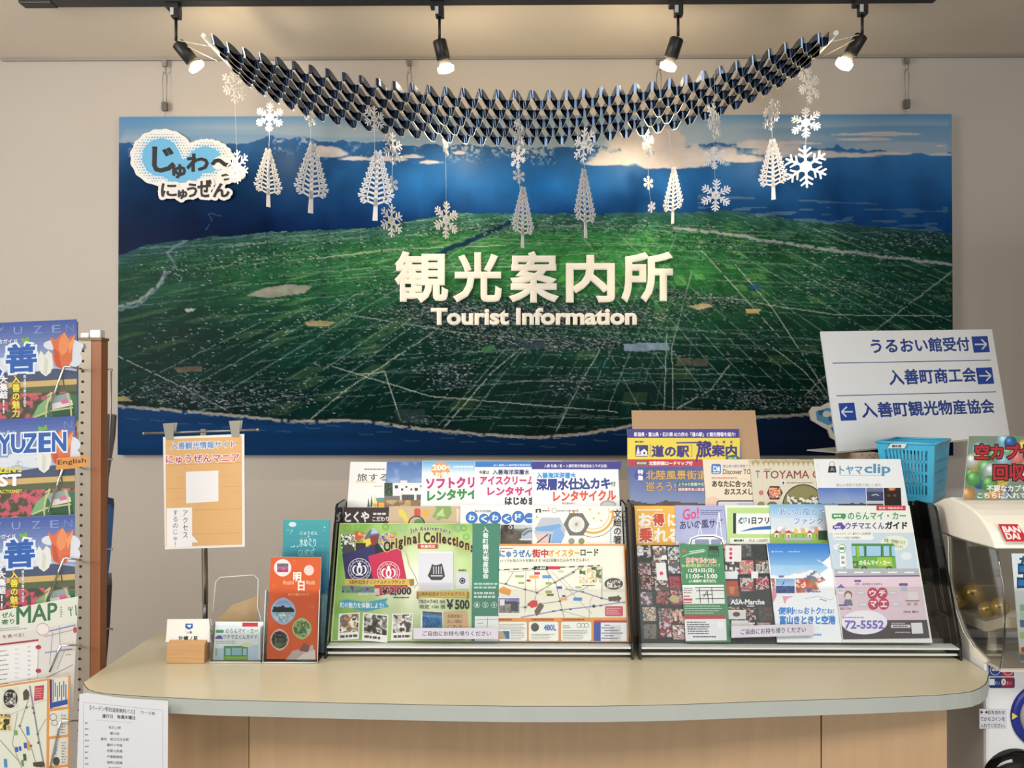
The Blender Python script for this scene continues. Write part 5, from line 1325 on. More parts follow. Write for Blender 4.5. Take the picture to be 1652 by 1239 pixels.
# --- right stand, rear row
s = leaf(2, 0, 1019, 1218, 662, (182, 146, 108), 'backing_board')
s.base_edge = None
for i in range(40): random.seed(i); x, y = random.uniform(1022, 1214), random.uniform(666, 740); s.line([(x, y), (x + random.uniform(-2, 2), y + random.uniform(-1, 1))], .5, (150, 112, 80)); s.k = max(1, s.k - 1)
done(s, 'plain brown cardboard sheet standing behind the yellow and violet magazine', 'cardboard', None)
s = leaf(2, 1, 1011.5, 1192, 692, (96, 110, 160), 'magazine', .0036)
s.rect(1011.7, 692.3, 1192, 706.5, (62, 46, 136)); s.text('新潟県・富山県・石川県 82カ所の「道の駅」と観光情報を紹介!', 1023, 697.3, 1186, 704.2, (238, 236, 246), .03)
s.rect(1012, 706.5, 1193.5, 741, (236, 214, 74)); s.rect(1014, 741, 1200, 752.5, (194, 44, 60), 0, 1)
VI = (52, 40, 120)
s.rrect(1025, 718, 1045.5, 736.8, 1.5, VI); s.poly([(1026.5,732),(1029.5,720),(1032.5,732)], (240,238,240)); s.poly([(1033,729),(1039,724),(1044.5,729),(1043,735),(1035,735)][::-1], (240,238,240)); s.rect(1038, 729, 1041, 735, VI); s.rect(1026, 733, 1045, 735.4, (240,238,240))
s.line([(1051,718),(1049,718),(1049,737),(1051,737)], .7, VI); s.text('道の駅', 1052, 719, 1111, 737, VI, .045); s.line([(1114,718),(1116,718),(1116,737),(1114,737)], .7, VI)
s.text('旅', 1124, 712, 1147, 737, VI, .045); s.text('案内', 1149, 718, 1188, 736, VI, .045); s.line([(1091,714.5),(1146,713.5)], 2.2, VI); s.line([(1129,720),(1123,745)], 2.6, VI)
for i, c in enumerate('北陸版'): s.text(c, 1154 + i * 12, 711.2, 1158 + i * 12, 715, VI, .03)
s.greek(1024, 711, 1044, 714.5, 1, (70, 60, 60), 2, .7); s.disc(1182, 741, 12, (54,110,70), 7); s.text('2021年', 1175, 737.5, 1188, 740.8, (230,240,226), .02)
s.rrect(1025, 744.6, 1045, 750, 1, (44,96,66)); s.text('保存版', 1027, 745.4, 1043, 749.3, (236,240,232), .02); s.text('北陸詳細ロードマップ付', 1047, 744.3, 1117, 750.4, (244, 238, 236), .04)
s.photo(1013, 753, 1200, 822, scenery((70,88,150),(140,156,190),(96,74,66),(70,56,50), .99, .24, cl=.1), 1.8, dx=4, seed=9)
s.disc(1033, 766.5, 9.5, (52, 76, 160), 10); s.text('特', 1029, 757.8, 1037.5, 765.2, (240,240,246), .04); s.text('集', 1029, 767.3, 1037.5, 775, (240,240,246), .04)
GO = (216, 172, 92)
s.text('北陸風景街道', 1042, 759, 1140, 773.5, GO, .02, out=(72, 62, 66), outr=.03); s.text('巡ろう!', 1042, 777.5, 1090, 792.5, GO, .015, out=(72, 62, 66), outr=.03)
s.rect(1093, 777.8, 1160, 784.5, (50, 100, 76)); s.text('よりみち街道!中日', 1094.5, 778.6, 1135, 783.8, (230,236,228), .02); s.rect(1092, 786.2, 1160, 793, (150, 60, 66)); s.text('越後妻有魚山街道', 1094, 787, 1136, 792.2, (238,228,228), .02)
done(s, 'thick magazine with a violet and yellow masthead over a mountain photo', 'magazine', G2)
s = leaf(2, 2, 1133.5, 1290, 741, (240, 224, 198))
s.rrect(1147.5, 748.5, 1163, 765, 3, (58, 120, 196)); s.text('D', 1151, 752, 1157, 760, (236, 242, 250), .05); s.text('i', 1158, 753, 1160.5, 760, (250,250,250), .05); s.greek(1150, 761.5, 1161, 764, 1, (230,236,246), 1, .7)
s.text('富山県の観光情報ア', 1166.5, 749.5, 1207, 754.5, (96, 130, 190), .01); s.text('Discover TO', 1166.5, 757, 1211, 765, (110, 78, 66), .03); s.greek(1148, 769, 1206, 773, 1, (210, 130, 130), 2, .45); s.rect(1148, 772.4, 1207, 773, (226, 170, 160))
s.text('あなたに合った', 1149, 775.5, 1213, 785.5, (66, 56, 50), .045); s.text('おススメし', 1169, 788.5, 1214, 798, (66, 56, 50), .045)
s.poly([(1137,805),(1150,800),(1160,804),(1156,818),(1138,818)][::-1], (236,206,182)); s.rrect(1156, 807, 1240, 830, 4, (96,96,100)); s.rrect(1158.5, 809.5, 1240, 830, 3, (228,228,232)); s.rect(1190, 811, 1240, 820, (200,206,214))
done(s, 'peach leaflet with a blue rounded square icon, beside the thick magazine', 'leaflet', G2)
BG_T = (222, 214, 192)
for i, (x, lay) in enumerate(((1209, 3), (1226, 3.35))):
    s = leaf(2, lay, x, x + 146, 741.5 if i else 742, BG_T, thick=.0012)
    for j in range(13):
        xx = x + 3 + j * 8
        if xx + 8 < x + 100: s.poly([(xx - 3, 742.4), (xx + 9, 742.4), (xx + 3, 753)][::-1], (196, 184, 142)); s.k -= 1
    s.up()
    for j in range(12):
        xx = x + 3 + j * 8; s.poly([(xx + 3, 743), (xx + 5.5, 746), (xx + 3, 749), (xx + .5, 746)], (168, 156, 112)); s.k -= 1
    s.up()
    if i:
        s.text('TOYAMA G', 1232, 759.5, 1322, 772, (142, 66, 66), .02, dy=-.5); s.greek(1233, 755.5, 1250, 758.5, 1, (150,140,120), 2, .5); s.disc(1263.5, 779, 3.8, (236,240,246)); s.poly([(1260.5,780),(1263.5,776),(1266.5,780)], (50,80,150)); s.rect(1262.6, 779, 1264.4, 782, (50,80,150)); s.greek(1269, 777.5, 1315, 780.5, 1, (110,100,84), 3, .5)
        s.poly([(1242,784),(1257,784),(1263,795),(1257,806),(1242,806),(1237,795)][::-1], (90,50,44)); s.photo(1241, 787, 1259, 803, blobs([(236,220,206),(206,86,76),(226,190,110),(190,60,60),(240,236,226)], 4), 1.1)
        pts = [(1296 + 34 * math.cos(a), 816 + 35 * math.sin(a)) for a in np.linspace(math.pi, 2 * math.pi, 22)]; s.poly(pts[::-1], (66,62,46))
        pts = [(1296 + 32 * math.cos(a), 816 + 33 * math.sin(a)) for a in np.linspace(math.pi, 2 * math.pi, 22)]; s.poly(pts[::-1], (138,132,78))
        s.photo(1270, 795, 1320, 816, scenery((138,132,78),(138,132,78),(120,114,70),(120,114,66), .9, .75, (236,236,228), 0), 1.3, seed=4); s.disc(1246, 814, 8, (120,110,60), 5)
    else:
        s.text('T', 1219, 759.5, 1226, 771, (150, 84, 84), .02); s.disc(1228, 795, 4, (200,120,110)); s.disc(1228, 814, 6, (150,140,100), 5)
    done(s, ('beige leaflet with a scalloped top edge, almost hidden behind its twin', 'beige leaflet with a scalloped top edge, maroon title and a round mountain picture')[i], 'leaflet', G2)
for i, (x, lay) in enumerate(((1312.5, 3.9), (1316, 4.25), (1319.5, 4.6))):
    s = leaf(2, lay, x, x + 133, 740.5, (238, 240, 241), thick=.0012)
    if i == 2:
        TB = (88, 150, 184)
        s.poly([(1335.5,762.5),(1349.5,762.5),(1348,752),(1337,752)], (46,48,52)); s.line([(1339,752),(1338.5,747),(1341,745),(1344,745),(1346,747),(1345.5,752)], .8, (110,114,116)); s.line([(1340,760),(1342,755),(1343.5,755),(1345.5,760)], .8, (200,204,206)); s.line([(1341,758),(1344.5,758)], .7, (200,204,206))
        s.text('トヤマ', 1354.5, 751.5, 1391, 765, TB, .03); s.text('clip', 1395, 748.5, 1436, 767.5, TB, .03); s.line([(1354,766.6),(1424,766.6)], .7, TB)
        s.text('富山の県民が気軽で楽しい旅を!', 1349, 780, 1423, 785, (140, 140, 138), .0)
        s.photo(1320, 787, 1396.5, 816, scenery((88,120,190),(170,190,220),(60,66,80),(50,60,70), .96, .16, cl=.15), 1.5, dx=1, seed=2); s.photo(1397.5, 787, 1424.5, 808, scenery((110,120,150),(96,106,140),(50,64,100),(60,70,110), .3, .05), 1.3, dx=1, seed=3); s.line([(1406,799),(1414,797.5),(1418,800)], 1.2, (210,220,230))
        s.photo(1398, 808.5, 1425, 816, scenery((200,210,220),(190,200,206),(60,60,56),(80,84,80), .7, .3), 1.3, seed=5); s.photo(1425.5, 787, 1453, 816, blobs([(24,14,14),(30,18,16),(26,16,16),(120,60,34),(226,160,96)], 9, .2), 1.3, dx=1.5, seed=8)
    done(s, ('white leaflet at the very back of the pile with the binder-clip title', 'white leaflet between two copies in the binder-clip pile', 'front white leaflet with a binder-clip drawing beside its pale blue title')[i], 'leaflet', G2)
# --- right stand, middle row
s = leaf(1, 0, 1022, 1130, 815.8, (244, 186, 70))
s.greek(1028, 820.5, 1085, 824.5, 1, (250, 240, 214), 2, .6); WH, OR = (250, 246, 236), (214, 76, 44)
s.text('お', 1031, 829, 1051, 848.5, WH, .06); s.text('得', 1054, 829, 1071, 848, OR, .05, out=WH); s.text('に', 1078, 830, 1092, 848, WH, .06); s.text('乗', 1032, 852, 1051.5, 874, OR, .05, out=WH); s.text('れる', 1056, 853, 1096, 874, WH, .06)
done(s, 'yellow leaflet with big white and red lettering beside the black stand side', 'leaflet', G2)
s = leaf(1, 1, 1088.5, 1195, 815.2, (172, 176, 218))
s.photo(1090, 846, 1190, 884, scenery((172,176,218),(186,192,226),(206,210,232),(160,170,200), .8, .2, cl=.2), 1.8)
s.text('Go!', 1101.5, 822, 1127, 839, (222, 74, 118), .035, dy=-3); s.text('あいの風サイ', 1097, 841, 1165, 854.5, (40, 46, 84), .02, dy=-4); s.greek(1130, 822, 1168, 831, 3, (76, 84, 130), 3, .35)
s.line([(1126,866),(1129.5,846),(1133,866)], 1.3, (240,242,248)); s.line([(1155,864),(1160,826),(1164,864)], 1.5, (240,242,248)); s.line([(1158,842),(1163,842)], 1.2, (240,242,248))
s.poly([(1108,884),(1113,868),(1125,863),(1152,862),(1166,867),(1172,884)][::-1], (244,245,250)); s.line([(1113,884),(1116,870),(1127,866),(1151,865.5),(1163,870),(1168,884)], 1.3, (56,58,80)); s.rrect(1121, 870, 1144, 878, 2, (150,160,190)); s.rrect(1147, 870, 1163, 878, 2, (150,160,190))
done(s, 'lavender leaflet with pink handwriting and a drawn train, middle row', 'leaflet', G2)
s = leaf(1, 2, 1169, 1275, 815, (238, 242, 226))
s.rect(1173, 819, 1275, 884, (190, 222, 140)); s.rect(1182, 828.5, 1275, 861.5, (242, 244, 244)); s.rect(1182.5, 828, 1187.5, 861, (30, 36, 30)); s.photo(1191, 835, 1205, 845, blobs([(120,170,190),(230,236,236),(60,110,130)], 3.5), 1.1)
s.text('1日フリ', 1208, 835, 1240, 845, (34, 38, 50), .045); s.poly([(1192,858),(1215,851),(1245,848),(1245,854),(1215,855)][::-1], (40, 110, 180)); s.rect(1178, 868, 1275, 884, (238, 242, 230)); s.greek(1184, 870, 1206, 874, 1, (60,60,60), 2, .8); s.text('大人 1,500円', 1208, 869.5, 1238, 874.5, (150, 80, 80), .02)
done(s, 'light green leaflet with a white ticket and black bar, middle row', 'leaflet', G2)
s = leaf(1, 3, 1241, 1352, 813.5, (170, 206, 232))
s.grad(1241.3, 813.8, 1352, 862, [(0, (128, 184, 226)), (.45, (196, 220, 236)), (.6, (226, 226, 236)), (1, (206, 214, 226))], dx=3)
s.photo(1244, 836, 1330, 862, scenery((214,226,236),(226,230,238),(236,232,238),(226,228,236), .9, .5, (250,250,250), 0), 2, seed=4)
s.poly([(1243,862),(1262,855),(1290,860),(1330,858),(1345,862),(1346,884),(1243,884)], (150,192,86))
s.text('あいの風とや', 1257, 820, 1332, 831.5, (110, 150, 206), .02, out=(240,246,250), outr=.05); s.text('ファンク', 1281, 835.5, 1327, 846, (110, 150, 206), .02, out=(240,246,250), outr=.05)
for x, c in ((1263,(230,170,190)),(1284,(236,200,90)),(1296,(230,190,90)),(1317,(236,150,96))): s.line([(x, 868), (x, 858)], .8, (110,80,60)); s.disc(x, 857, 3.4, c, 4.6)
for x, c in ((1253,(150,60,70)),(1272,(196,50,50)),(1306,(190,70,70))): s.rect(x - 3.4, 860, x + 3.4, 866.5, (236,226,214)); s.poly([(x-5,860),(x+5,860),(x,855)], c); s.rect(x - 1.2, 863, x + 1.2, 866.5, c)
s.rect(1266, 867.5, 1310, 872, (176,190,200)); s.rect(1320, 856, 1334, 871, (60,84,70))
done(s, 'sky blue leaflet with a village drawing, right end of the middle row', 'leaflet', G2)
# --- right stand, front row
s = leaf(0, 0, 1025.5, 1100, 879, (54, 62, 60))
s.photo(1026.5, 880, 1099, 1033, tiles(MARKET, 3, 6), 1.25, dx=13, seed=12)
s.rrect(1028, 882, 1038, 896, 1, (232,230,230)); s.ring(1033, 888, 3.6, .8, (60,80,70)); s.rect(1058, 908, 1074, 936, (226,224,222), 0, 2); s.disc(1067, 925, 3, (206,70,96)); s.disc(1088, 966, 8, (190,176,120), 6)
done(s, 'dark market flyer with small photos, first in the front row of the right stand', 'leaflet', G2)
s = leaf(0, 1.2, 1170, 1241, 877.5, (54, 62, 60))
s.photo(1166, 878.5, 1240, 1033, tiles(MARKET, 3, 6), 1.25, dx=8, seed=23)
s.rrect(1170, 880, 1196, 906, 1, (224,222,222)); s.disc(1179, 886, 2.6, (206,90,110)); s.disc(1179, 893, 2.6, (206,60,90)); s.disc(1179, 900, 2.6, (180,40,70)); s.rect(1168, 922, 1190, 934, (216,216,224)); s.rrect(1212, 922, 1223, 933, 1, (226,224,222))
s.poly([(1170,937),(1190,937),(1192,962),(1172,962)], (170,80,60)); s.poly([(1176,947),(1185,947),(1184,958),(1178,958)], (190,130,80))
s.text('ASA-Marche', 1179, 967, 1233, 975, (240, 238, 236), .045); s.greek(1205, 976.5, 1222, 979, 1, (230,230,230), 2, .6)
s.rect(1174, 984, 1203, 999, (216,214,210)); s.disc(1188, 991, 6, (90,70,66), 4); s.rect(1180, 1001, 1207, 1012, (220,220,220))
done(s, 'dark market flyer with small photos and white lettering, right of the green flyer', 'leaflet', G2)
s = leaf(0, 2, 1096, 1165.5, 878, (66, 136, 90))
CR = (240, 240, 232)
s.rrect(1143, 885, 1160, 898, 1.5, (30, 50, 40)); s.rrect(1144.3, 888, 1158.7, 896.8, 1, (66, 136, 90)); s.poly([(1142,881),(1160,881),(1157,886),(1145,886)], (30,50,40)); s.text('TAKE', 1145.5, 888.8, 1157.5, 892, (24,40,32), .03); s.text('OUT', 1147, 893, 1156, 896.2, (24,40,32), .03)
s.line([(1101,898),(1118,891),(1139,888)], .8, (210,226,210)); s.greek(1112, 888, 1138, 895, 2, (210,226,210), 3, .4, dy=-4); s.poly([(1099,888),(1104,886),(1108,890),(1102,891)], (200,90,80))
s.text('あさマルシェin', 1107, 900, 1155, 908, (226, 110, 90), .03, out=(240,236,220)); s.text('De 朝日明日温泉クロスファイブ', 1100, 909.5, 1162, 915, (226, 230, 170), .015)
s.text('12月5日(日)', 1110.5, 917, 1152, 924.5, CR, .02); s.text('11:00~15:00', 1107.5, 926, 1157, 933, CR, .03); s.text('(入場無料 雨天決行)', 1111.5, 935, 1155, 940.5, CR, .015)
s.poly([(1101,944),(1167.5,943.5),(1169.5,974),(1103,974.5)], (236, 238, 234)); BKL = (40, 40, 40)
for pts in ([(1121,948),(1168,947.5)],[(1123,953),(1168,952.5)],[(1122,966),(1169,965.5)],[(1128,948),(1130,973)],[(1148,948),(1150,973)],[(1141,953),(1143,973)],[(1135,964),(1141,953)],[(1132,960),(1150,959)]): s.line(pts, 1.2, BKL)
s.rect(1103, 961, 1113, 963, (200,90,100)); s.rect(1103, 965.5, 1117, 969, (200,70,86)); s.rect(1103, 971, 1116, 973, (200,90,100)); s.greek(1103, 947, 1118, 958, 3, (120,120,118), 3, .4)
s.greek(1105, 976, 1166, 991, 4, (190, 214, 196), 4, .35); s.rect(1104, 992, 1170.5, 998.5, (186, 58, 74)); s.poly([(1104.5,999),(1171,998.5),(1172.5,1033),(1106,1034)], (228,228,232)); s.greek(1108, 1002, 1146, 1024, 6, (70,70,80), 5, .5, dx=2); s.greek(1118, 1025.5, 1168, 1029, 1, (70,70,80), 6, .6); s.rect(1157, 1003, 1167, 1013, (238,238,240))
done(s, 'green event flyer with white date and opening hours, between the two dark market flyers', 'leaflet', G2)
s = leaf(0, 2.9, 1237, 1341, 876, (240, 243, 246))
s.grad(1237.3, 876.3, 1341, 918, [(0, (36, 112, 196)), (1, (150, 196, 232))], dx=6); s.photo(1243, 912, 1348, 936, scenery((150,196,232),(190,214,236),(110,124,150),(110,120,136), .85, .55, (240,242,246), .2), 1.5, seed=5)
s.text('+', 1245, 888.5, 1248, 891.5, (230,240,250), .05); s.greek(1250, 888.5, 1268, 891.5, 1, (190,214,240), 2, .4); s.greek(1272, 888.5, 1292, 891.5, 1, (190,214,240), 3, .4)
s.photo(1244, 934, 1345, 960, blobs([(190,130,110),(226,170,150),(150,120,96),(210,90,80),(236,196,180),(120,130,110)], 6, .3), 1.6, dx=4, seed=6)
s.poly([(1341.5,880),(1347,955),(1312,958),(1300,966),(1322,950),(1318,942),(1332,936),(1322,926),(1336,916),(1326,908),(1338,898)][::-1], (240,243,246)); s.poly([(1246,958),(1300,956),(1346,951),(1352,984),(1248,986)], (240,243,246))
s.line([(1318,903),(1332,911)], 1, (240,243,246)); s.poly([(1246,950),(1256,952),(1251,966),(1247,972),(1246,960)], (226,140,160)); s.poly([(1262,962),(1280,962),(1270,966),(1266,975)], (230,160,176))
s.rect(1250, 932, 1283, 959, (236,240,244), -.5, 1.5); s.photo(1251.5, 933.5, 1282, 957, scenery((120,160,206),(170,196,226),(50,80,140),(44,70,130), .55, .1, cl=.3), 1.3, seed=8); s.line([(1262,944),(1265,938)], 1.2, (20,30,60))
s.disc(1305, 953, 4, (60,100,180), 3); s.greek(1310, 953, 1330, 956, 1, (60,100,170), 2, .8); s.line([(1298,966),(1320,962),(1338,968),(1345,965)], .7, (170,180,200)); s.line([(1322,966),(1334,970)], 1.2, (110,114,130))
SB = (40, 132, 210)
s.text('便利', 1256, 980, 1279, 991, SB, .045); s.text('だね!', 1279.5, 983, 1296, 990, SB, .02); s.text('おトク', 1297.5, 980, 1324, 990.5, SB, .045); s.text('だね!', 1325, 982, 1345, 990, SB, .02); s.text('富山きときと空港', 1258, 993.5, 1347, 1007, SB, .05)
s.greek(1262, 1022, 1330, 1026, 1, (120,170,214), 4, .8); s.rect(1310, 1010, 1322, 1016, (236,238,240))
done(s, 'blue and white airport leaflet with snowy mountains and bright blue lettering', 'leaflet', G2)
s = leaf(0, 3.8, 1330.5, 1467, 815.5, (232, 234, 226))
GN, PU = (70, 150, 92), (88, 74, 160)
s.rect(1414, 815.8, 1461, 823.5, (196, 48, 56)); s.text('改訂版・平成30年4月1日', 1418, 817.6, 1456, 821.6, (244, 230, 228), .02)
def busicon(x0, y0, x1, y1, c):
    s.rrect(x0, y0, x1, y1 - 1.2, 1.6, c); s.disc(x0 + 4, y1 - 1, 1.6, c); s.disc(x1 - 4, y1 - 1, 1.6, c)
busicon(1342, 828.5, 1364.5, 837.5, GN); s.greek(1345, 830.5, 1362, 834, 1, (230,240,230), 2, .8); s.poly([(1343,853),(1343.5,848),(1348,847),(1352,843),(1358,843),(1361,847),(1364,849),(1363.5,853)][::-1], PU); s.disc(1348, 853, 1.7, PU); s.disc(1359, 853, 1.7, PU); s.greek(1346, 848.5, 1361, 851.5, 1, (226,222,240), 2, .8)
s.text('のらんマイ・カー', 1368, 826.5, 1461, 838, GN, .03); s.text('ウチマエくん', 1364.5, 843, 1426, 853.5, PU, .035); s.text('ガイド', 1428.5, 842, 1463, 853, (40, 40, 44), .06)
s.poly([(1335,859.5),(1473,859.5),(1481,918),(1343,918)], (196, 214, 226)); s.poly([(1343,858),(1406,857),(1410,869),(1404,871),(1345,871)], (236,236,230)); s.text('1 のらんマイ・カー運行マップ&時刻表', 1345.5, 859, 1405, 863, (90, 90, 90), .01); s.text('2 デマンド交通ご利用案内', 1345.5, 865.5, 1387, 869.5, (90, 90, 90), .01)
s.disc(1352, 882, 8, (232,232,236), 5); s.disc(1462, 897, 9, (222,230,236), 6)
s.disc(1443, 876, 22.5, (226, 234, 206), 12); s.poly([(1436,886),(1442,889),(1436,895)], (226,234,206)); s.text('定路・定時線バスで', 1426, 868, 1460, 874, (80, 84, 70), .015, dy=5); s.text('お出かけじゃ!', 1430, 875.5, 1456, 881, (80, 84, 70), .015, dy=4)
s.poly([(1373.5,877),(1442,877),(1446,917),(1376.5,917)], (70,140,80)); s.poly([(1375,899),(1444,899),(1446,917),(1376.5,917)], (110,170,70)); s.poly([(1375,905),(1384,905),(1385,917),(1376.5,917)], (60,130,74))
for x0, x1 in ((1374.5,1380),(1386,1393),(1397,1421),(1425,1434),(1438,1443)): s.rect(x0, 881, x1, 897, (160, 200, 226), 0, .8)
s.rect(1396, 880.5, 1397.5, 898, (50,80,60)); s.rect(1421, 880.5, 1422.5, 898, (50,80,60)); s.poly([(1381,881),(1386,881),(1387,899),(1382,899)], (140,190,70)); s.poly([(1415,899),(1438,899),(1440,914),(1416,914)], (160,200,60))
s.text('のらんマイ・カー', 1386, 904, 1436, 911.5, (244, 244, 226), .045); s.rect(1377, 909, 1381, 913, (226,150,60))
for x in (1394, 1434.5): s.disc(x, 918, 4.8, (60,62,66)); s.disc(x, 918, 2.2, (170,172,176))
s.disc(1358, 885, 6.4, (110,150,110), 7); s.disc(1358, 885, 5.4, (240,244,236), 6); s.rect(1354, 883, 1362, 887, (80,150,90)); s.rect(1354.5, 893, 1364, 914, (240,242,238), 0, .5); s.rect(1357, 897, 1362, 902, (160,164,160)); s.rect(1357.4, 905, 1362.4, 910, (160,164,160)); s.rect(1361, 914, 1363, 921, (150,154,150)); s.rect(1358, 920, 1367, 925, (120,122,128))
s.poly([(1345,918),(1481.5,917),(1483.5,928.5),(1346.5,929.5)], (176,178,186))
for i in range(5): s.rect(1351 + i * 27, 922.5, 1366 + i * 27, 924.5, (236,236,240))
s.poly([(1346.5,929),(1483.5,928),(1484,930),(1346.7,931)], (90,80,120)); s.poly([(1347,931),(1484,930),(1495,1000),(1357,1001)], (222, 200, 210))
s.poly([(1349.5,949),(1356.5,942),(1363.5,949)][::-1], (110,110,180)); s.rect(1351.5, 949, 1361.5, 958, (236,232,238)); s.text('自宅', 1353, 951, 1360, 954.5, (80,76,90), .01); s.rrect(1378, 935.5, 1389, 939, 1, (110,90,160)); s.text('自宅、目的地を行き来する', 1380, 940.5, 1423, 944.5, (90,70,84), .01)
s.disc(1368, 960, 6.5, (120,104,96), 7); s.disc(1368, 962, 4.8, (236,214,200), 5.4); s.poly([(1360,977),(1376,977),(1373,967),(1363,967)], (110,116,136)); s.rect(1353, 975, 1367, 978, (110,90,160)); s.text('電話で予約', 1355, 980, 1373, 984, (80,76,90), .01)
for x, y in ((1388,957),(1440,957),(1392,976),(1445,975)): s.rrect(x - 8, y - 4, x + 8, y + 4, 2, (206,198,204)); s.rect(x - 5, y - 2, x + 5, y + .5, (228,224,230))
for x, y, t in ((1407.5,957,'ウ'),(1423,957,'チ'),(1408.5,974.5,'マ'),(1425.5,974.5,'エ')): s.disc(x, y, 8.6, (190,56,88), 9.4); s.text(t, x - 5, y - 4.6, x + 5, y + 4.6, (246,238,240), .05)
s.rrect(1450, 941, 1464, 945, 1, (100,90,130)); s.rect(1453, 946, 1463, 954, (180,190,206)); s.rect(1464, 955, 1480, 968, (226,220,216)); s.rect(1460, 968.5, 1483, 970, (120,110,104)); s.rect(1463, 972, 1469, 977, (170,160,160)); s.rect(1474, 972, 1480, 977, (170,160,160)); s.text('お買い物、通院など', 1457, 985, 1482, 989, (90,80,90), .01)
s.poly([(1357,1001),(1495,1000),(1499.5,1029.5),(1360,1031.5)], (84, 76, 80)); s.disc(1394, 1004, 37, (240, 236, 242), 19.5); s.greek(1359, 994.5, 1396, 998, 1, (150,146,160), 3, .5); s.text('72-5552', 1363, 1001.5, 1425, 1014, (118, 106, 190), .05)
s.greek(1438, 1004, 1468, 1007, 1, (200,196,198), 2, .5); s.rect(1437, 1008, 1468, 1013, (226,222,224)); s.greek(1440, 1009, 1466, 1012, 1, (90,84,88), 3, .8); s.greek(1444, 1018.5, 1470, 1022, 1, (190,186,190), 4, .5); s.poly([(1469,1005),(1487,1004.5),(1489,1022),(1471,1022.5)], (226,224,226))
done(s, 'tall bus guide leaflet with a drawn green bus, pink panel and telephone number', 'leaflet', G2)
# ------------------------------------------------------------------ card block, small holders at the left of the counter
BY = 1.70
LW = mat('wood_block', (176, 136, 90), 0.5, noise=0.13, nscale=9, stretch=(1.0, 8, 26))
a, b = P(268, 1069, BY), P(329, 1069, BY)
blk = empty('card_block', ((a.x + b.x) / 2, BY + .02, CZ), 'small wooden block holding a white card on the counter', 'card holder')
zt = P(300, 1036, BY).z
m = MB()
prof = [(BY, CZ + .0004), (BY + .046, CZ + .0004), (BY + .046, zt - .004), (BY + .024, zt), (BY + .0225, zt - .008), (BY + .019, zt - .008), (BY + .0175, zt), (BY + .004, zt - .006)]
m.prism([Vector((a.x, y, z)) for y, z in prof], Vector((b.x - a.x, 0, 0))); m.build('wood_body', LW, blk, bevel=.001)
s = Sheet(Vector(((a.x + b.x) / 2, BY + .0202, zt)), (1, 0.0, 0), (0, .06, 1), .0006)
q = [s.L(267, 1041), s.L(341, 1040), s.L(337, 998.5), s.L(270, 999)]; vb = -.0065
s.base([(q[0][0], vb), (q[1][0], vb), q[2], q[3]], (238, 234, 226))
s.poly([(299,1006),(311,1006),(311,1013),(305,1016),(299,1013)], (44, 96, 176)); s.poly([(301,1008.5),(306,1013),(309,1008)], (236,240,246)); s.line([(299,1006),(299,1020)], .6, (170,170,176))
s.text('入善', 300, 1018, 310, 1022.5, (80,78,76), .02); s.text('牡蠣ノ星', 288.5, 1026, 319, 1034, (60,58,58), .03)
o = s.build('business_card'); tag(o, 'white card with a small blue emblem standing in the wooden block', 'card')

def thin(mb, pts, d=.002, n=Vector((0, 1, 0))): mb.prism(pts, n * d)
# low clear holder
HY = 1.705
hx0, hx1 = P(338, 1068, HY).x, P(421, 1068, HY).x
hold = empty('leaflet_holder', ((hx0 + hx1) / 2, HY + .02, CZ), 'low clear acrylic holder with a tall back plate beside the card block', 'leaflet holder')
bk = Vector((0, .055, 0))
Yb = HY + .052
tl_, tr_ = P(350, 932, Yb), P(413, 928, Yb); ml, mr = P(340, 985, Yb), P(420, 980, Yb)
kx = 0.0
m = MB(); thin(m, [Vector((hx0, Yb - .006, CZ + .001)), Vector((hx1, Yb - .006, CZ + .001)), Vector((mr.x, Yb, mr.z - .02)), Vector((mr.x - .006, Yb, mr.z)), Vector((tr_.x + .004, Yb + .004, tr_.z - .01)), Vector((tr_.x - .006, Yb + .004, tr_.z)), Vector((tl_.x + .006, Yb + .004, tl_.z)), Vector((tl_.x - .004, Yb + .004, tl_.z - .01)), Vector((ml.x + .006, Yb, ml.z)), Vector((ml.x, Yb, ml.z - .02))])
m.build('back_plate', CLEAR, hold)
zf = P(380, 1010, HY).z
m = MB(); thin(m, [Vector((hx0, HY, CZ + .001)), Vector((hx1, HY, CZ + .001)), Vector((hx1, HY, zf)), Vector((hx0, HY, zf))]); m.build('front_plate', CLEAR, hold)
for i, x in enumerate((hx0, hx1 - .002)):
    m = MB(); m.prism([Vector((x, HY + .002, CZ + .001)), Vector((x, Yb - .007, CZ + .001)), Vector((x, Yb - .001, mr.z - .03)), Vector((x, HY + .002, zf - .004))], Vector((.002, 0, 0))); m.build('side_plate', CLEAR, hold)
edge = MB()
e_ = [Vector((hx0, Yb - .004, CZ + .004)), Vector((ml.x, Yb - .001, ml.z - .02)), Vector((ml.x + .006, Yb - .001, ml.z)), Vector((tl_.x - .004, Yb + .003, tl_.z - .01)), Vector((tl_.x + .006, Yb + .003, tl_.z)), Vector((tr_.x - .006, Yb + .003, tr_.z)), Vector((tr_.x + .004, Yb + .003, tr_.z - .01)), Vector((mr.x - .006, Yb - .001, mr.z)), Vector((mr.x, Yb - .001, mr.z - .02)), Vector((hx1, Yb - .004, CZ + .004))]
edge.tube(e_, .0011, 6); edge.tube([Vector((hx0, HY, CZ + .002)), Vector((hx1, HY, CZ + .002))], .0013, 6)
edge.build('polished_edge', CLEAR_EDGE, hold)
s = Sheet(Vector(((hx0 + hx1) / 2, HY + .012, CZ + .003)), (1, 0, 0), (0, .17, 1), .004)
v = s.L(380, 1003)[1]; x0, x1 = hx0 - s.o.x + .003, hx1 - s.o.x - .003
s.base([(x0, 0), (x1, 0), (x1, v), (x0, v)], (226, 234, 238))
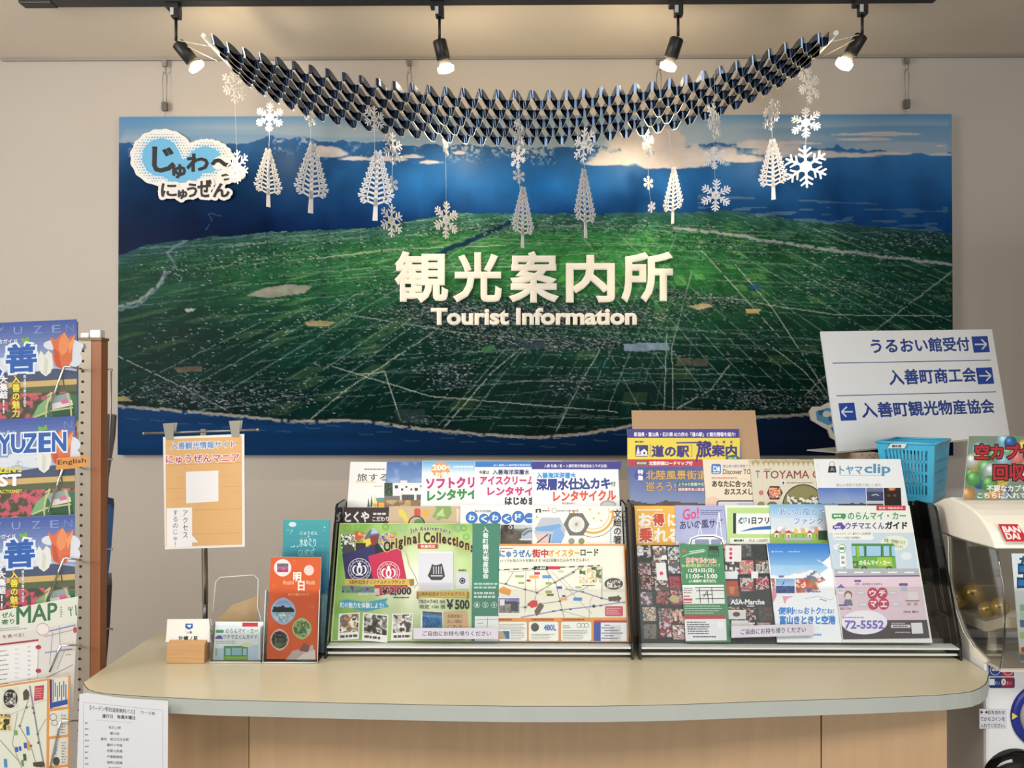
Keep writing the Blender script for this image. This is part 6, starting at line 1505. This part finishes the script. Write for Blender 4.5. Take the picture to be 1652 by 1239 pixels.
s.rect(391, 1004.5, 416, 1011, (200, 60, 72)); s.rrect(348, 1016, 361, 1021, 1.5, (80, 150, 110)); s.text('のらんマイ・カー', 364, 1014, 416, 1021.5, (70, 120, 90), .02); s.poly([(347,1031),(348,1027.5),(352,1025),(357,1025),(360,1031)][::-1], (84,84,170)); s.text('ウチマエくんガイド', 360, 1024, 415, 1031, (70, 70, 110), .02)
s.greek(348, 1033, 382, 1039, 2, (130,140,150), 3, .4); s.poly([(346,1046),(417,1040),(417,1065),(346,1065)], (190, 212, 230)); s.rrect(361, 1042, 400, 1065, 1.5, (80,150,90)); s.rect(364, 1046, 372, 1057, (160,200,226)); s.rect(374, 1045, 390, 1057, (150,190,200)); s.rect(392, 1046, 398, 1057, (160,200,226)); s.rect(362, 1059, 399, 1064, (140,190,80)); s.disc(398, 1040, 9, (220,228,200), 4); s.rect(347, 1046, 351, 1058, (160,190,150))
done_ = s.build('leaflet'); tag(done_, 'small pale blue bus leaflet in the low clear holder', 'leaflet')
# kraft card standing behind the holder
KY = 1.80
c0, c1, c2, c3 = P(352, 1003, KY), P(413, 968, KY), P(416, 962, KY), P(352, 975, KY)
c_ = [Vector((P(346, 1046, KY).x, KY, CZ + .0005)), Vector((P(412, 1046, KY).x, KY, CZ + .0005)), Vector((c2.x, KY + .01, c2.z)), Vector((P(372, 978, KY).x, KY + .01, P(372, 978, KY).z)), Vector((P(346, 1004, KY).x, KY + .006, P(346, 1004, KY).z))]
m = MB(); m.prism(c_, Vector((0, .002, 0))); o = m.build('kraft_card', mat('kraft_paper', (196, 166, 124), .8, noise=.05, nscale=60), pivot=c_[0]); tag(o, 'plain brown card with a slanted top seen through the low clear holder', 'card')

# two tier clear holder with tall narrow leaflets
T1 = Vector((0, .13, 1)).normalized()
tx0, tx1 = P(424, 1069, HY).x, P(512, 1069, HY).x
h2 = empty('tiered_holder', ((tx0 + tx1) / 2, HY + .03, CZ), 'two-tier clear acrylic holder with tall narrow leaflets beside the left leaflet stand', 'leaflet holder')
zfa = P(470, 955, HY).z
m = MB(); thin(m, [Vector((tx0, HY, CZ + .001)), Vector((tx1, HY, CZ + .001)), Vector((tx1, HY + .02, zfa)), Vector((tx0, HY + .02, zfa))], .002); m.build('front_plate', CLEAR, h2)
zb2 = P(480, 862, HY + .085).z
rx0, rx1 = tx0 + .012, tx1 + .005
m = MB(); thin(m, [Vector((rx0, HY + .05, CZ + .001)), Vector((rx1, HY + .05, CZ + .001)), Vector((rx1, HY + .075, zb2 - .03)), Vector((rx0, HY + .075, zb2 - .03))], .002); m.build('middle_plate', CLEAR, h2)
zb3 = P(480, 850, HY + .11).z
m = MB(); thin(m, [Vector((rx0, HY + .085, CZ + .001)), Vector((rx1, HY + .085, CZ + .001)), Vector((rx1, HY + .115, zb3 - .02)), Vector((rx1 - .01, HY + .116, zb3)), Vector((rx0 + .01, HY + .116, zb3)), Vector((rx0, HY + .115, zb3 - .02))], .002); m.build('back_plate', CLEAR, h2)
MB().box(tx0, HY + .002, CZ + .0005, tx1, HY + .049, CZ + .003).box(rx0, HY + .052, CZ + .0005, rx1, HY + .085, CZ + .003).build('base_plate', clear_mat('violet_tint', (.62, .58, .75), 1.0), h2)
for x in (tx0, tx1 - .002):
    m = MB(); m.prism([Vector((x, HY + .002, CZ + .003)), Vector((x, HY + .049, CZ + .003)), Vector((x, HY + .060, zfa - .02)), Vector((x, HY + .021, zfa - .002))], Vector((.002, 0, 0))); m.build('side_plate', CLEAR, h2)
m = MB(); m.tube([Vector((tx0, HY - .0005, CZ + .002)), Vector((tx1, HY - .0005, CZ + .002))], .0012, 6); m.tube([Vector((tx0, HY, CZ + .002)), Vector((tx0, HY + .019, zfa))], .001, 6); m.tube([Vector((tx1, HY, CZ + .002)), Vector((tx1, HY + .019, zfa))], .001, 6); m.build('polished_edge', CLEAR_EDGE, h2)
s = Sheet(Vector(((tx0 + tx1) / 2, HY + .014, CZ + .0045)), (1, 0, 0), T1, .006)
v = s.L(478, 899)[1]; x0, x1 = tx0 - s.o.x + .0035, tx1 - s.o.x - .0035
s.base([(x0, 0), (x1, 0), (x1, v), (x0, v)], (214, 96, 52))
s.disc(456, 916, 14, (240,220,216)); s.photo(447, 909, 465, 923, scenery((90,80,130),(150,130,110),(180,140,90),(176,70,130), .55, .2), 1.1); s.ring(456, 916, 11, 1.2, (240,226,220)); s.disc(498.5, 920, 8, (240,206,200), 8.5)
s.text('明', 473.5, 923.5, 485.5, 938, (246,240,226), .035); s.text('日', 481, 938, 491, 952.5, (246,240,226), .035); s.text('Asahi', 456, 936, 474, 943, (232,196,150), .015); s.text('Akebi', 493, 936, 508, 943, (232,196,150), .015); s.text('まちの魅力ガイド', 465, 957, 498, 961, (240,206,160), .01)
def lens(cx, cy, rx, ry, rim, fn, seed):
    L_ = []
    for i in range(28):
        a = 2*math.pi*i/28; k = 1 + .10 * abs(math.sin(a)) ** 12
        L_.append((cx + rx * math.cos(a), cy + ry * k * math.sin(a)))
    s.poly(L_, rim)
    img = np.clip(fn(24, 24, np.random.default_rng(seed)), 0, 255)
    for j in range(24):
        for i in range(24):
            u, w_ = (i + .5) / 12 - 1, (j + .5) / 12 - 1
            if u*u + w_*w_ < .96:
                x, y = cx + u * rx * .88, cy + w_ * ry * .9; d = rx * .88 / 24 * 1.05; e = ry * .9 / 24 * 1.05
                s.poly_l([s.L(x-d, y-e), s.L(x+d, y-e), s.L(x+d, y+e), s.L(x-d, y+e)], tuple(img[j, i]), s.k * LAYER)
    s.up()
lens(457, 986, 20, 20, (160,190,220), scenery((120,160,210),(206,216,226),(40,50,46),(170,196,206), .5, .28), 2)
lens(487, 1014, 15.5, 16, (170,200,140), blobs([(120,140,90),(150,170,120),(90,120,70),(180,190,150)], 7), 3)
lens(451, 1032, 15, 16, (226,190,180), blobs([(60,76,50),(90,110,70),(50,56,60),(110,80,66)], 6), 4)
s.poly([(461,1064),(472,1050),(488,1046),(505,1040),(509,1064)], (196,178,170)); s.poly([(478,1064),(490,1054),(508,1048),(509,1064)], (226,216,210)); s.poly([(482,1050),(490,1037),(500,1042),(497,1052)], (140,90,76))
for x, y in ((475,907),(502,978),(440,1058),(443,945)): s.ring(x, y, 2.6, .6, (232,140,80))
o = s.build('narrow_leaflet'); tag(o, 'tall orange narrow leaflet with round photos in the front tier', 'leaflet', 'narrow leaflets in the tiered holder')
s = Sheet(Vector(((rx0 + rx1) / 2, HY + .061, CZ + .0045)), (1, 0, 0), Vector((0, .13, 1)), .006)
v = s.L(490, 838.5)[1]; x0, x1 = rx0 - s.o.x + .003, rx1 - s.o.x - .001
s.base([(x0, 0), (x1, 0), (x1, v), (x0, v)], (64, 152, 160))
s.grad(459, 839, 531, 960, [(0, (76, 164, 168)), (.5, (58, 140, 156)), (1, (44, 100, 140))])
for i in range(26): random.seed(i + 9); s.disc(random.uniform(464, 526), random.uniform(850, 896), random.choice((.6, .9, 1.2)), (190, 226, 226), n=8); s.k -= 1
s.up(); W_ = (226, 240, 240); s.disc(472, 846, 6, (200,226,230), 4); s.text('にゅうぜん', 484, 857, 512, 863, W_, .0); s.text('水めぐり', 483, 868, 510, 882, W_, .0); s.text('GUIDE', 481, 887, 506, 897, (150, 210, 210), .0)
o = s.build('narrow_leaflet'); tag(o, 'tall teal narrow guide leaflet in the rear tier, behind the orange one', 'leaflet', 'narrow leaflets in the tiered holder')

# ------------------------------------------------------------------ timetable taped over the counter corner
s = Sheet(Vector((P(198, 1180, 1.52).x, 1.52, .95)), Vector((1, -.19, 0)), (0, 0, 1), .0006)
s.base_px([(121,1330),(270,1330),(271,1131),(196,1126),(140,1118),(128,1120)], (212, 212, 215))
BX = (96, 96, 100)
s.line([(134,1300),(135,1133),(263,1146),(262,1300)], .6, (150,150,156))
s.text('【パーデン明日温泉無料バス】', 145, 1138, 217, 1145, (84, 84, 90), .02, dy=7); s.text('コース表', 227, 1146, 250, 1151, (84, 84, 90), .02, dy=3); s.text('運行日　毎週木曜日', 165, 1152, 218, 1158, (70, 70, 76), .03, dy=3); s.greek(154, 1160, 218, 1163, 1, (190,190,194), 3, .5, dy=5)
for i, t in enumerate(('泉文上野','墓の前','番地　明日文化会館','墓所十字路','吉原公民館','千葉整骨院','海岸公民館','木の田下','青島')):
    y = 1171 + i * 9.4; w = len(t) * 5.0
    s.text(t, 185 - w / 2, y, 185 + w / 2, y + 4.6, (110, 110, 116), .015, dy=1); s.greek(137, y - 6.5, 144, y - 2.5, 1, (140,140,146), i, .6)
o = s.build('timetable'); tag(o, 'white paper timetable hanging over the left corner of the counter edge', 'paper')

# ------------------------------------------------------------------ brochure rack, left edge
RY = 1.80
pl, pm, pr = P(128, 800, RY).x, P(146, 800, RY).x, P(162, 800, RY).x
rack = empty('brochure_rack', (pm, RY, 0), 'tall metal brochure rack with a perforated upright at the left edge', 'rack')
ztop = P(146, 549, RY).z
PERF = mat('rack_metal', (168, 158, 142), 0.45, metal=.2, noise=.04, nscale=12)
m = MB().box(pl, RY, 0, pm, RY + .02, ztop); m.build('perforated_upright', PERF, rack)
m = MB()
k = 0; y = 566.0
while y < 1240:
    c = P(133.5 + (y - 566) * -.010, y, RY); m.lathe([(0, .0012), (.0030, .0012), (.0030, -.001)], c, (0, -1, 0), 10); y += 16.55
m.build('upright_holes', BLACK, rack)
MB().box(pm, RY + .001, 0, pr, RY + .03, ztop).build('wood_strip', mat('rack_wood', (146, 92, 58), .5, noise=.10, nscale=8, stretch=(8, 8, .5)), rack)
MB().box(pl - .003, RY - .003, ztop, pr + .002, RY + .032, ztop + .006).build('top_cap', mat('cap_brass', (120, 96, 62), .5), rack)
for x0, x1, y0 in ((131, 144, 537), (146, 163, 532)):
    a = P(x0, y0, RY + .005); b = P(x1, 549, RY + .005); MB().box(a.x, RY + .002, ztop + .006, b.x, RY + .024, a.z).build('corner_cap', WHITE_PLASTIC, rack, bevel=.002)
c = P(131, 558.5, RY - .001); m = MB().lathe([(.0028, .002), (.0066, .003), (.0070, 0)], c, (0, -1, 0), 18); m.build('washer', mat('washer_white', (214, 222, 232), .3), rack)
MB().box(pl - .32, RY - .06, 0, pr + .06, RY + .20, .03).build('floor_base', mat('rack_base', (70, 66, 60), .5), rack)
RA = math.radians(24); RN = Vector((math.sin(RA), -math.cos(RA), 0)); RL = math.radians(3); RR = math.radians(4.5)
ru0 = Vector((math.cos(RA), math.sin(RA), 0)); rv0 = Vector((0, 0, 1)) * math.cos(RL) - RN * math.sin(RL)
RU = ru0 * math.cos(RR) + rv0 * math.sin(RR); RV = -ru0 * math.sin(RR) + rv0 * math.cos(RR); RNN = RU.cross(RV)
TIERD = {600: 1.655, 760: 1.632, 910: 1.609, 746: 1.620, 1035: 1.586, 1160: 1.563}
def rack_sheet(py, off=0.0, d=1.60):
    o = P(60, py, TIERD[py]) + RNN * off
    return Sheet(o, RU, RV, .003)
SKY0, SKY1 = (70, 92, 164), (196, 206, 226)
GRP = 'brochures in the rack at the left edge'
def tulip_cover(py, yt, kind, label, right=124.0, skew=0.0, bottom=None):
    """town guide cover: sky band, tulips, flower field and a leaf-wrapped melon; yt is the top edge at x = right"""
    s = rack_sheet(py)
    X = right
    dxl = 132 / 124
    def T(u, v): return (X - 124 + u + skew * v * .12, yt + v + (124 - u) * .045)      # cover space: u 0..124, v down
    q = lambda pts: [T(*p) for p in pts]
    s.base_px(q([(-90, 200), (124, 200), (124, 0), (-90, 0)]), (80, 100, 168))
    for i in range(16):
        f = i / 16; g = (i + 1) / 16; c = [SKY0[j] * (1 - f) + SKY1[j] * f for j in range(3)]
        s.poly_l([s.L(*T(-90, f * 90)), s.L(*T(124, f * 90)), s.L(*T(124, g * 90)), s.L(*T(-90, g * 90))], c)
    s.up()
    for x, y, rx, ry in ((112,46,26,18),(86,40,20,10),(40,62,30,9),(118,64,18,16),(10,70,26,10),(60,74,34,8)): s.disc(*T(x, y), rx * .8, (222, 226, 234), ry * .8)
    s.poly(q([(-90,100),(124,98),(124,84),(90,78),(40,84),(0,80),(-90,86)]), (74, 84, 110)); s.poly(q([(-90,108),(124,106),(124,96),(-90,98)]), (210, 176, 110)); s.poly(q([(-90,118),(124,116),(124,105),(-90,108)]), (90, 100, 66))
    def fld(h, w, rng):
        n = fbm(h, w, 3.6, rng, 2)[..., None]; y = np.mgrid[0:h, 0:w][0][..., None] / h
        a = np.where(n > .5, np.array((186, 84, 98.)), np.array((84, 84, 62.))); b = np.where(n > .56, np.array((226, 150, 110.)), np.where(n > .44, np.array((206, 120, 126.)), np.array((110, 104, 72.))))
        return np.where(y < .6, a, b) * (.75 + .5 * n)
    p0, p1, p2 = T(-90, 116), T(124, 116), T(-90, 199)
    s.photo(p0[0], p0[1], p1[0], p2[1] + 0, fld, 2.0, dy=p1[1] - p0[1], dx=p2[0] - p0[0], seed=int(py))
    for x, y in ((-20,176),(4,170),(20,178),(-34,166),(28,166)): s.disc(*T(x, y), 12, (226, 120, 140) if x < 15 else (234, 150, 80), 9)
    # melon in leaves, tied with cord
    s.poly(q([(52,156),(60,138),(78,122),(100,118),(124,122),(124,164),(96,172),(60,170)]), (64, 116, 72)); s.poly(q([(52,156),(62,136),(78,124),(76,150)]), (130, 176, 120)); s.poly(q([(78,124),(112,118),(116,134),(86,142)]), (150, 166, 160)); s.poly(q([(84,134),(116,130),(118,138),(84,144)]), (226,220,220)); s.poly(q([(98,130),(112,127),(112,134),(100,136)]), (216,110,150)); s.poly(q([(84,146),(120,138),(122,160),(88,166)]), (40, 84, 50))
    CO = (206, 196, 140)
    for pts in ([(78,124),(74,150),(76,170)],[(54,156),(80,146),(118,142)],[(108,118),(114,140),(116,168)],[(74,140),(84,116),(76,122)],[(66,166),(88,168)]): s.line(q(pts), 2.6, CO)
    # tulips
    s.line(q([(100, 86), (104, 110)]), 2.2, (80, 90, 70))
    s.poly(q([(62,56),(66,48),(72,56),(78,48),(84,54),(86,70),(82,84),(74,90),(66,84),(62,70)]), (232, 232, 222)); s.poly(q([(72,56),(78,66),(76,88),(70,84)]), (214, 216, 204))
    s.poly(q([(80,26),(90,32),(98,24),(104,20),(110,30),(122,24),(117,44),(116,66),(110,76),(100,80),(90,74),(85,62),(86,44)]), (222, 112, 66)); s.poly(q([(104,20),(112,34),(108,52),(100,58),(94,46),(96,32)]), (236, 146, 92)); s.poly(q([(86,44),(94,52),(100,78),(90,74)]), (200, 86, 52)); s.poly(q([(122,24),(117,44),(112,56),(110,40)]), (240, 160, 96))
    BL = (44, 96, 176); WT = (236, 238, 244); YE = (240, 224, 70)
    s.text('☆' if False else 'N', *T(106, 8), *T(120, 20), (110, 132, 196), .0, dy=-.6)
    if kind == 'jp':
        for ch, u in (('E', 84), ('Z', 54), ('U', 22), ('Y', -8)):
            a_, b_ = T(u, 8), T(u + 14, 20); s.text(ch, a_[0], a_[1], b_[0], b_[1] + .6, (140, 158, 208), .0, dy=-.6)
        a_, b_ = T(-12, 27), T(28, 34); s.text('総合ガイド', a_[0], a_[1], b_[0], b_[1] + 1.8, WT, .02, dy=-1.8); s.poly(q([(34,26),(40,28),(46,25),(48,32),(41,33),(36,34)]), (120, 180, 60))
        a_, b_ = T(11, 37), T(58, 81); s.text('善', a_[0], a_[1], b_[0], b_[1] + 2, BL, .035, dy=-2, out=(230, 238, 248), outr=.075)
        a_, b_ = T(-48, 40), T(2, 84); s.text('入', a_[0], a_[1], b_[0], b_[1] + 2, BL, .035, dy=-2, out=(230, 238, 248), outr=.075)
        x_, y_ = T(26, 86); s.vtext('入善の魅力', x_, y_, y_ + 68, 13, YE, .03, (120, 80, 60)); x_, y_ = T(6, 86); s.vtext('大集結!!', x_, y_, y_ + 62, 13, WT, .04, (110, 90, 90)); x_, y_ = T(40, 86); s.vtext('見る遊ぶ食べる泊る', x_, y_, y_ + 52, 5, WT, .02)
    else:
        a_, b_ = T(-20, 19), T(30, 26); s.text('Information Guide', a_[0], a_[1], b_[0], b_[1] + 2, WT, .015, dy=-2); s.poly(q([(64,14),(72,16),(78,12),(80,20),(72,21),(66,23)]), (120, 180, 60))
        for ch, u in (('Y', 0), ('U', 22), ('Z', 42), ('E', 67), ('N', 88)):
            a_, b_ = T(u, 26), T(u + 21, 55); s.text(ch, a_[0], a_[1], b_[0], b_[1] + .8, BL, .05, dy=-.8, out=(230, 238, 248), outr=.09)
        a_, b_ = T(-14, 69), T(38, 77); s.text('SELECTION OF', a_[0], a_[1], b_[0], b_[1], WT, .02, dy=-1.6); a_, b_ = T(-20, 78), T(38, 88); s.text("YUZEN'S", a_[0], a_[1], b_[0], b_[1] + 1, YE, .05, dy=-2.4); a_, b_ = T(-34, 90), T(36, 110); s.text('BEST', a_[0], a_[1], b_[0], b_[1] + 1, (246, 246, 246), .06, dy=-3); a_, b_ = T(-18, 114), T(38, 121); s.text('ATTRACTIONS!!', a_[0], a_[1], b_[0], b_[1] + 1, YE, .03, dy=-2)
    o = s.build('brochure'); tag(o, label, 'brochure', GRP); return o
tulip_cover(600, 515, 'jp', 'topmost tulip-cover guide in the rack, beside the white upright caps', 124)
tulip_cover(760, 671, 'en', 'tulip-cover guide with large English letters, second from the top of the rack', 121)
tulip_cover(910, 830, 'jp', 'tulip-cover guide with the small orange badge, third from the top of the rack', 121)
# spare copy behind the topmost guide
s = rack_sheet(600, -.006); s.base_px([(-60,760),(127,745),(126,519),(-60,528)], (84, 104, 170)); s.photo(80, 680, 126.5, 745, blobs([(240,236,224),(226,210,180),(206,196,150),(250,246,240)], 9), 2, dx=2, dy=-2)
tag(s.build('brochure'), 'spare guide copy peeping out behind the topmost tulip-cover guide', 'brochure', GRP)
# small language flag
s = rack_sheet(746, .008); s.base_px([(90,758),(121,755.5),(142,751),(143,735),(92,739)], (226, 152, 66)); s.text('English', 93.5, 742.5, 138.5, 752, (70, 50, 40), .02, dy=-3.6); tag(s.build('language_flag'), 'orange tag reading English fixed to the rack', 'tag')
# food map and street map
s = rack_sheet(1035, .002); s.base_px([(-80,1190),(118,1130),(126,962.5),(-80,1000)], (226, 226, 212))
GR = (64, 116, 74)
s.text('MAP', 27, 980, 92, 1007, GR, .03, dy=-8); s.text('ぜん', 3, 989, 23, 997, GR, .03, dy=-2); s.text('寄り', 3, 1000, 23, 1008, GR, .03, dy=-2); s.greek(97, 978, 101, 996, 5, (150,150,140), 3, .5)
s.line([(113,979),(115,994)], 1.6, GR); s.line([(110,979),(110.5,984),(116,984),(116.5,978)], 1.1, GR); s.line([(122,976),(123,993)], 2, GR)
s.poly([(-80,1042),(122,1003),(118,1140),(-80,1190)], (222, 216, 208)); s.greek(0, 1013, 44, 1019, 2, (130,130,140), 2, .4, dy=-4); s.text('を食べる!', 4, 1024, 38, 1030, (150, 90, 100), .02, dy=-3)
s.rect(-20, 1041, 62, 1044, (170, 50, 66), -10); s.poly([(-20,1046),(61,1036),(60,1092),(-20,1106)], (236, 234, 230))
for i in range(8): s.greek(0, 1049 + i * 7.6, 15, 1052 + i * 7.6, 1, (140,140,140), i, .5, dy=-2); s.greek(24, 1046 + i * 7.6, 32, 1049 + i * 7.6, 1, (200,200,206), i, .5); s.greek(45, 1042 + i * 7.4, 50, 1045 + i * 7.4, 1, (160,160,166), i, .5)
s.disc(69, 1015, 11, (238,226,222), 7.5); s.ring(69, 1015, 9.6, .7, (206,130,130)); PL = (120, 124, 180)
for pts, w, c in (([(80,1018),(122,1008)],1.6,(110,110,180)),([(72,1027),(122,1015)],1,(150,150,150)),([(96,1010),(97,1040)],1,(150,150,160)),([(85,1020),(80,1072)],1,(150,150,160)),([(72,1053),(116,1047)],1.6,(120,130,190)),([(104,1050),(92,1080)],.9,(150,150,150)),([(62,1100),(118,1072)],1.2,(150,148,140)),([(62,1040),(60,1094)],1,(180,176,170))): s.line(pts, w, c)
for y in (1044, 1082): s.disc(62, y, 4.6, (180, 56, 66), 3.4)
s.disc(121, 1016, 3, (190,70,80), 5); s.greek(106, 1054, 116, 1058, 1, (190,170,90), 3, .5)
tag(s.build('brochure'), 'pale green and white food map brochure, fourth from the top of the rack', 'brochure', GRP)
s = rack_sheet(1160, .006); s.base_px([(-80,1330),(110,1300),(113,1089),(-80,1118)], (222, 150, 78))
s.poly([(-80,1330),(74,1304),(76,1098),(-80,1121)], (226, 226, 206)); 
for y0, y1 in ((1095,1143),(1148,1188),(1193,1236),(1241,1290)): s.poly([(79, y1), (109, y1 - 3), (110, y0 - 4), (80, y0)], (222, 220, 206))
s.rect(80, 1096, 84, 1143, (90,50,90), 0); s.poly([(80,1143),(109,1136),(109,1128),(80,1134)], (50,80,160))
for i in range(7): s.rect(85 + i * 3.4, 1096 + (i * 5) % 11, 86.6 + i * 3.4, 1131 - (i * 7) % 14, (96, 100, 130))
s.ring(86, 1157, 5, 1, (120,116,100)); s.ring(88, 1166, 4, 1, (120,116,100)); s.vtext('480L', 90, 1199, 1217, 7, (50,110,190), .04); s.disc(91, 1228, 5.5, (70,72,66), 7); s.greek(98, 1152, 107, 1184, 7, (150,146,136), 3, .4); s.greek(99, 1196, 107, 1232, 8, (150,146,136), 4, .4)
s.rect(4, 1111, 30, 1145, (220,214,190), -3); s.disc(17, 1127, 11.5, (46,42,38), 15); s.photo(9, 1117, 25, 1138, blobs(GREYS + [(190,180,150)], 5), 1.3); s.poly([(37,1117),(42,1111),(47,1116),(47,1128),(38,1130)], (84,76,62)); s.poly([(55,1131),(70,1128),(71,1105),(56,1107)], (190,66,78)); s.greek(57, 1109, 69, 1126, 6, (230,180,186), 4, .35)
s.rect(-20, 1150, 20, 1182, (222,216,200), -2); s.photo(-18, 1152, 17, 1178, blobs([(70,56,44),(226,206,120),(150,120,90),(60,46,40)], 6), 1.6)
for pts, w, c in (([(48,1106),(62,1190),(72,1239)],2.4,(140,136,160)),([(32,1172),(42,1140),(48,1120)],1.2,(140,138,130)),([(32,1172),(50,1204),(60,1239)],1.2,(140,138,130)),([(28,1150),(20,1200),(35,1239)],1,(150,148,140)),([(0,1194),(36,1234)],1.2,(150,148,150)),([(60,1185),(74,1160)],1,(150,148,140)),([(0,1160),(46,1140),(74,1128)],.7,(180,178,166))): s.line(pts, w, c)
for x, y, w, h, c in ((22,1178,6,8,(130,160,110)),(42,1172,5,14,(70,130,196)),(24,1205,5,8,(50,100,190)),(30,1204,4,7,(60,90,170)),(38,1198,5,9,(60,100,180)),(43,1196,5,14,(226,160,80)),(37,1216,5,11,(84,90,60)),(34,1226,4,10,(110,150,90)),(6,1224,5,14,(70,140,196))): s.rect(x, y, x + w, y + h, c, 0, 1)
s.poly([(53,1230),(70,1228),(73,1234),(68,1238),(54,1236)], (84,70,56))
for x, y in ((43,1141),(53,1142),(55,1150),(32,1171),(61,1184),(62,1198),(50,1203)): s.disc(x, y, 2.2, (110,108,104), n=8)
tag(s.build('brochure'), 'orange-framed street map brochure, lowest in the rack', 'brochure', GRP)
# wire brackets that hold the brochures
for i, (y0, yb_) in enumerate(((593, 672), (752, 832), (902, 972), (1039, 1090), (1161, 1239))):
    n_ = RNN * .014
    o_ = P(60, 800, 0.1) if False else P(60, (600, 760, 910, 1035, 1160)[i], TIERD[(600, 760, 910, 1035, 1160)[i]]) + n_
    q1, q2, q3 = on_plane(131, y0 + 2, o_, RNN), on_plane(103 if i < 3 else 98, y0 - 1 + (4 if i >= 3 else 0), o_, RNN), on_plane(78 if i != 3 else 80, yb_ + (-6 if i < 4 else 14), o_, RNN)
    e2 = on_plane(106 if i < 3 else 101, y0 - 2 + (4 if i >= 3 else 0), o_, RNN)
    MB().tube([Vector((pl + .004, RY - .002, P(132, y0 + 3, RY).z)), q1, e2, q2, q3], .0021, 8).build('wire_bracket', CHROME, rack)
# pockets on the far side of the rack
SIDE = 1.96
for y, lab in ((596, None), (741, None), (886, None), (1015, None)):
    a, b = P(160, y, RY + .03), P(181, y - (1 if y > 600 else 0), SIDE)
    MB().tube([a, b, b + Vector((0.0, 0, -.004))], .002, 8).build('side_wire', CHROME, rack)
a = P(179.5, 598, SIDE); b = P(172, 820, SIDE); MB().tube([a, P(178.5, 672, SIDE), b], .0022, 8).build('side_upright', STEEL, rack)
def side_item(pts, c, lab, name='folder', Y=SIDE):
    q = [P(x, y, Y) for x, y in pts]; m_ = MB(); m_.prism(q, Vector((-.070, .13, 0)))
    o = m_.build(name, mat(lab[:20], c, .35), pivot=q[-1]); tag(o, lab, 'folder', 'folders on the far side of the rack')
side_item([(165,669),(188.5,671),(186,705),(180,742),(170,810),(163,810)], (44, 30, 28), 'dark brown folder high on the far side of the rack', Y=SIDE + .01)
side_item([(170,812),(184.5,816),(180,880),(174,935),(162,935),(163,812)], (30, 62, 100), 'blue folder on the far side of the rack, below the brown one', Y=SIDE + .01)
side_item([(163,948),(174,944),(181,943),(178,1000),(172,1070),(162,1085)], (30, 28, 30), 'black folder lowest on the far side of the rack', Y=SIDE + .02)
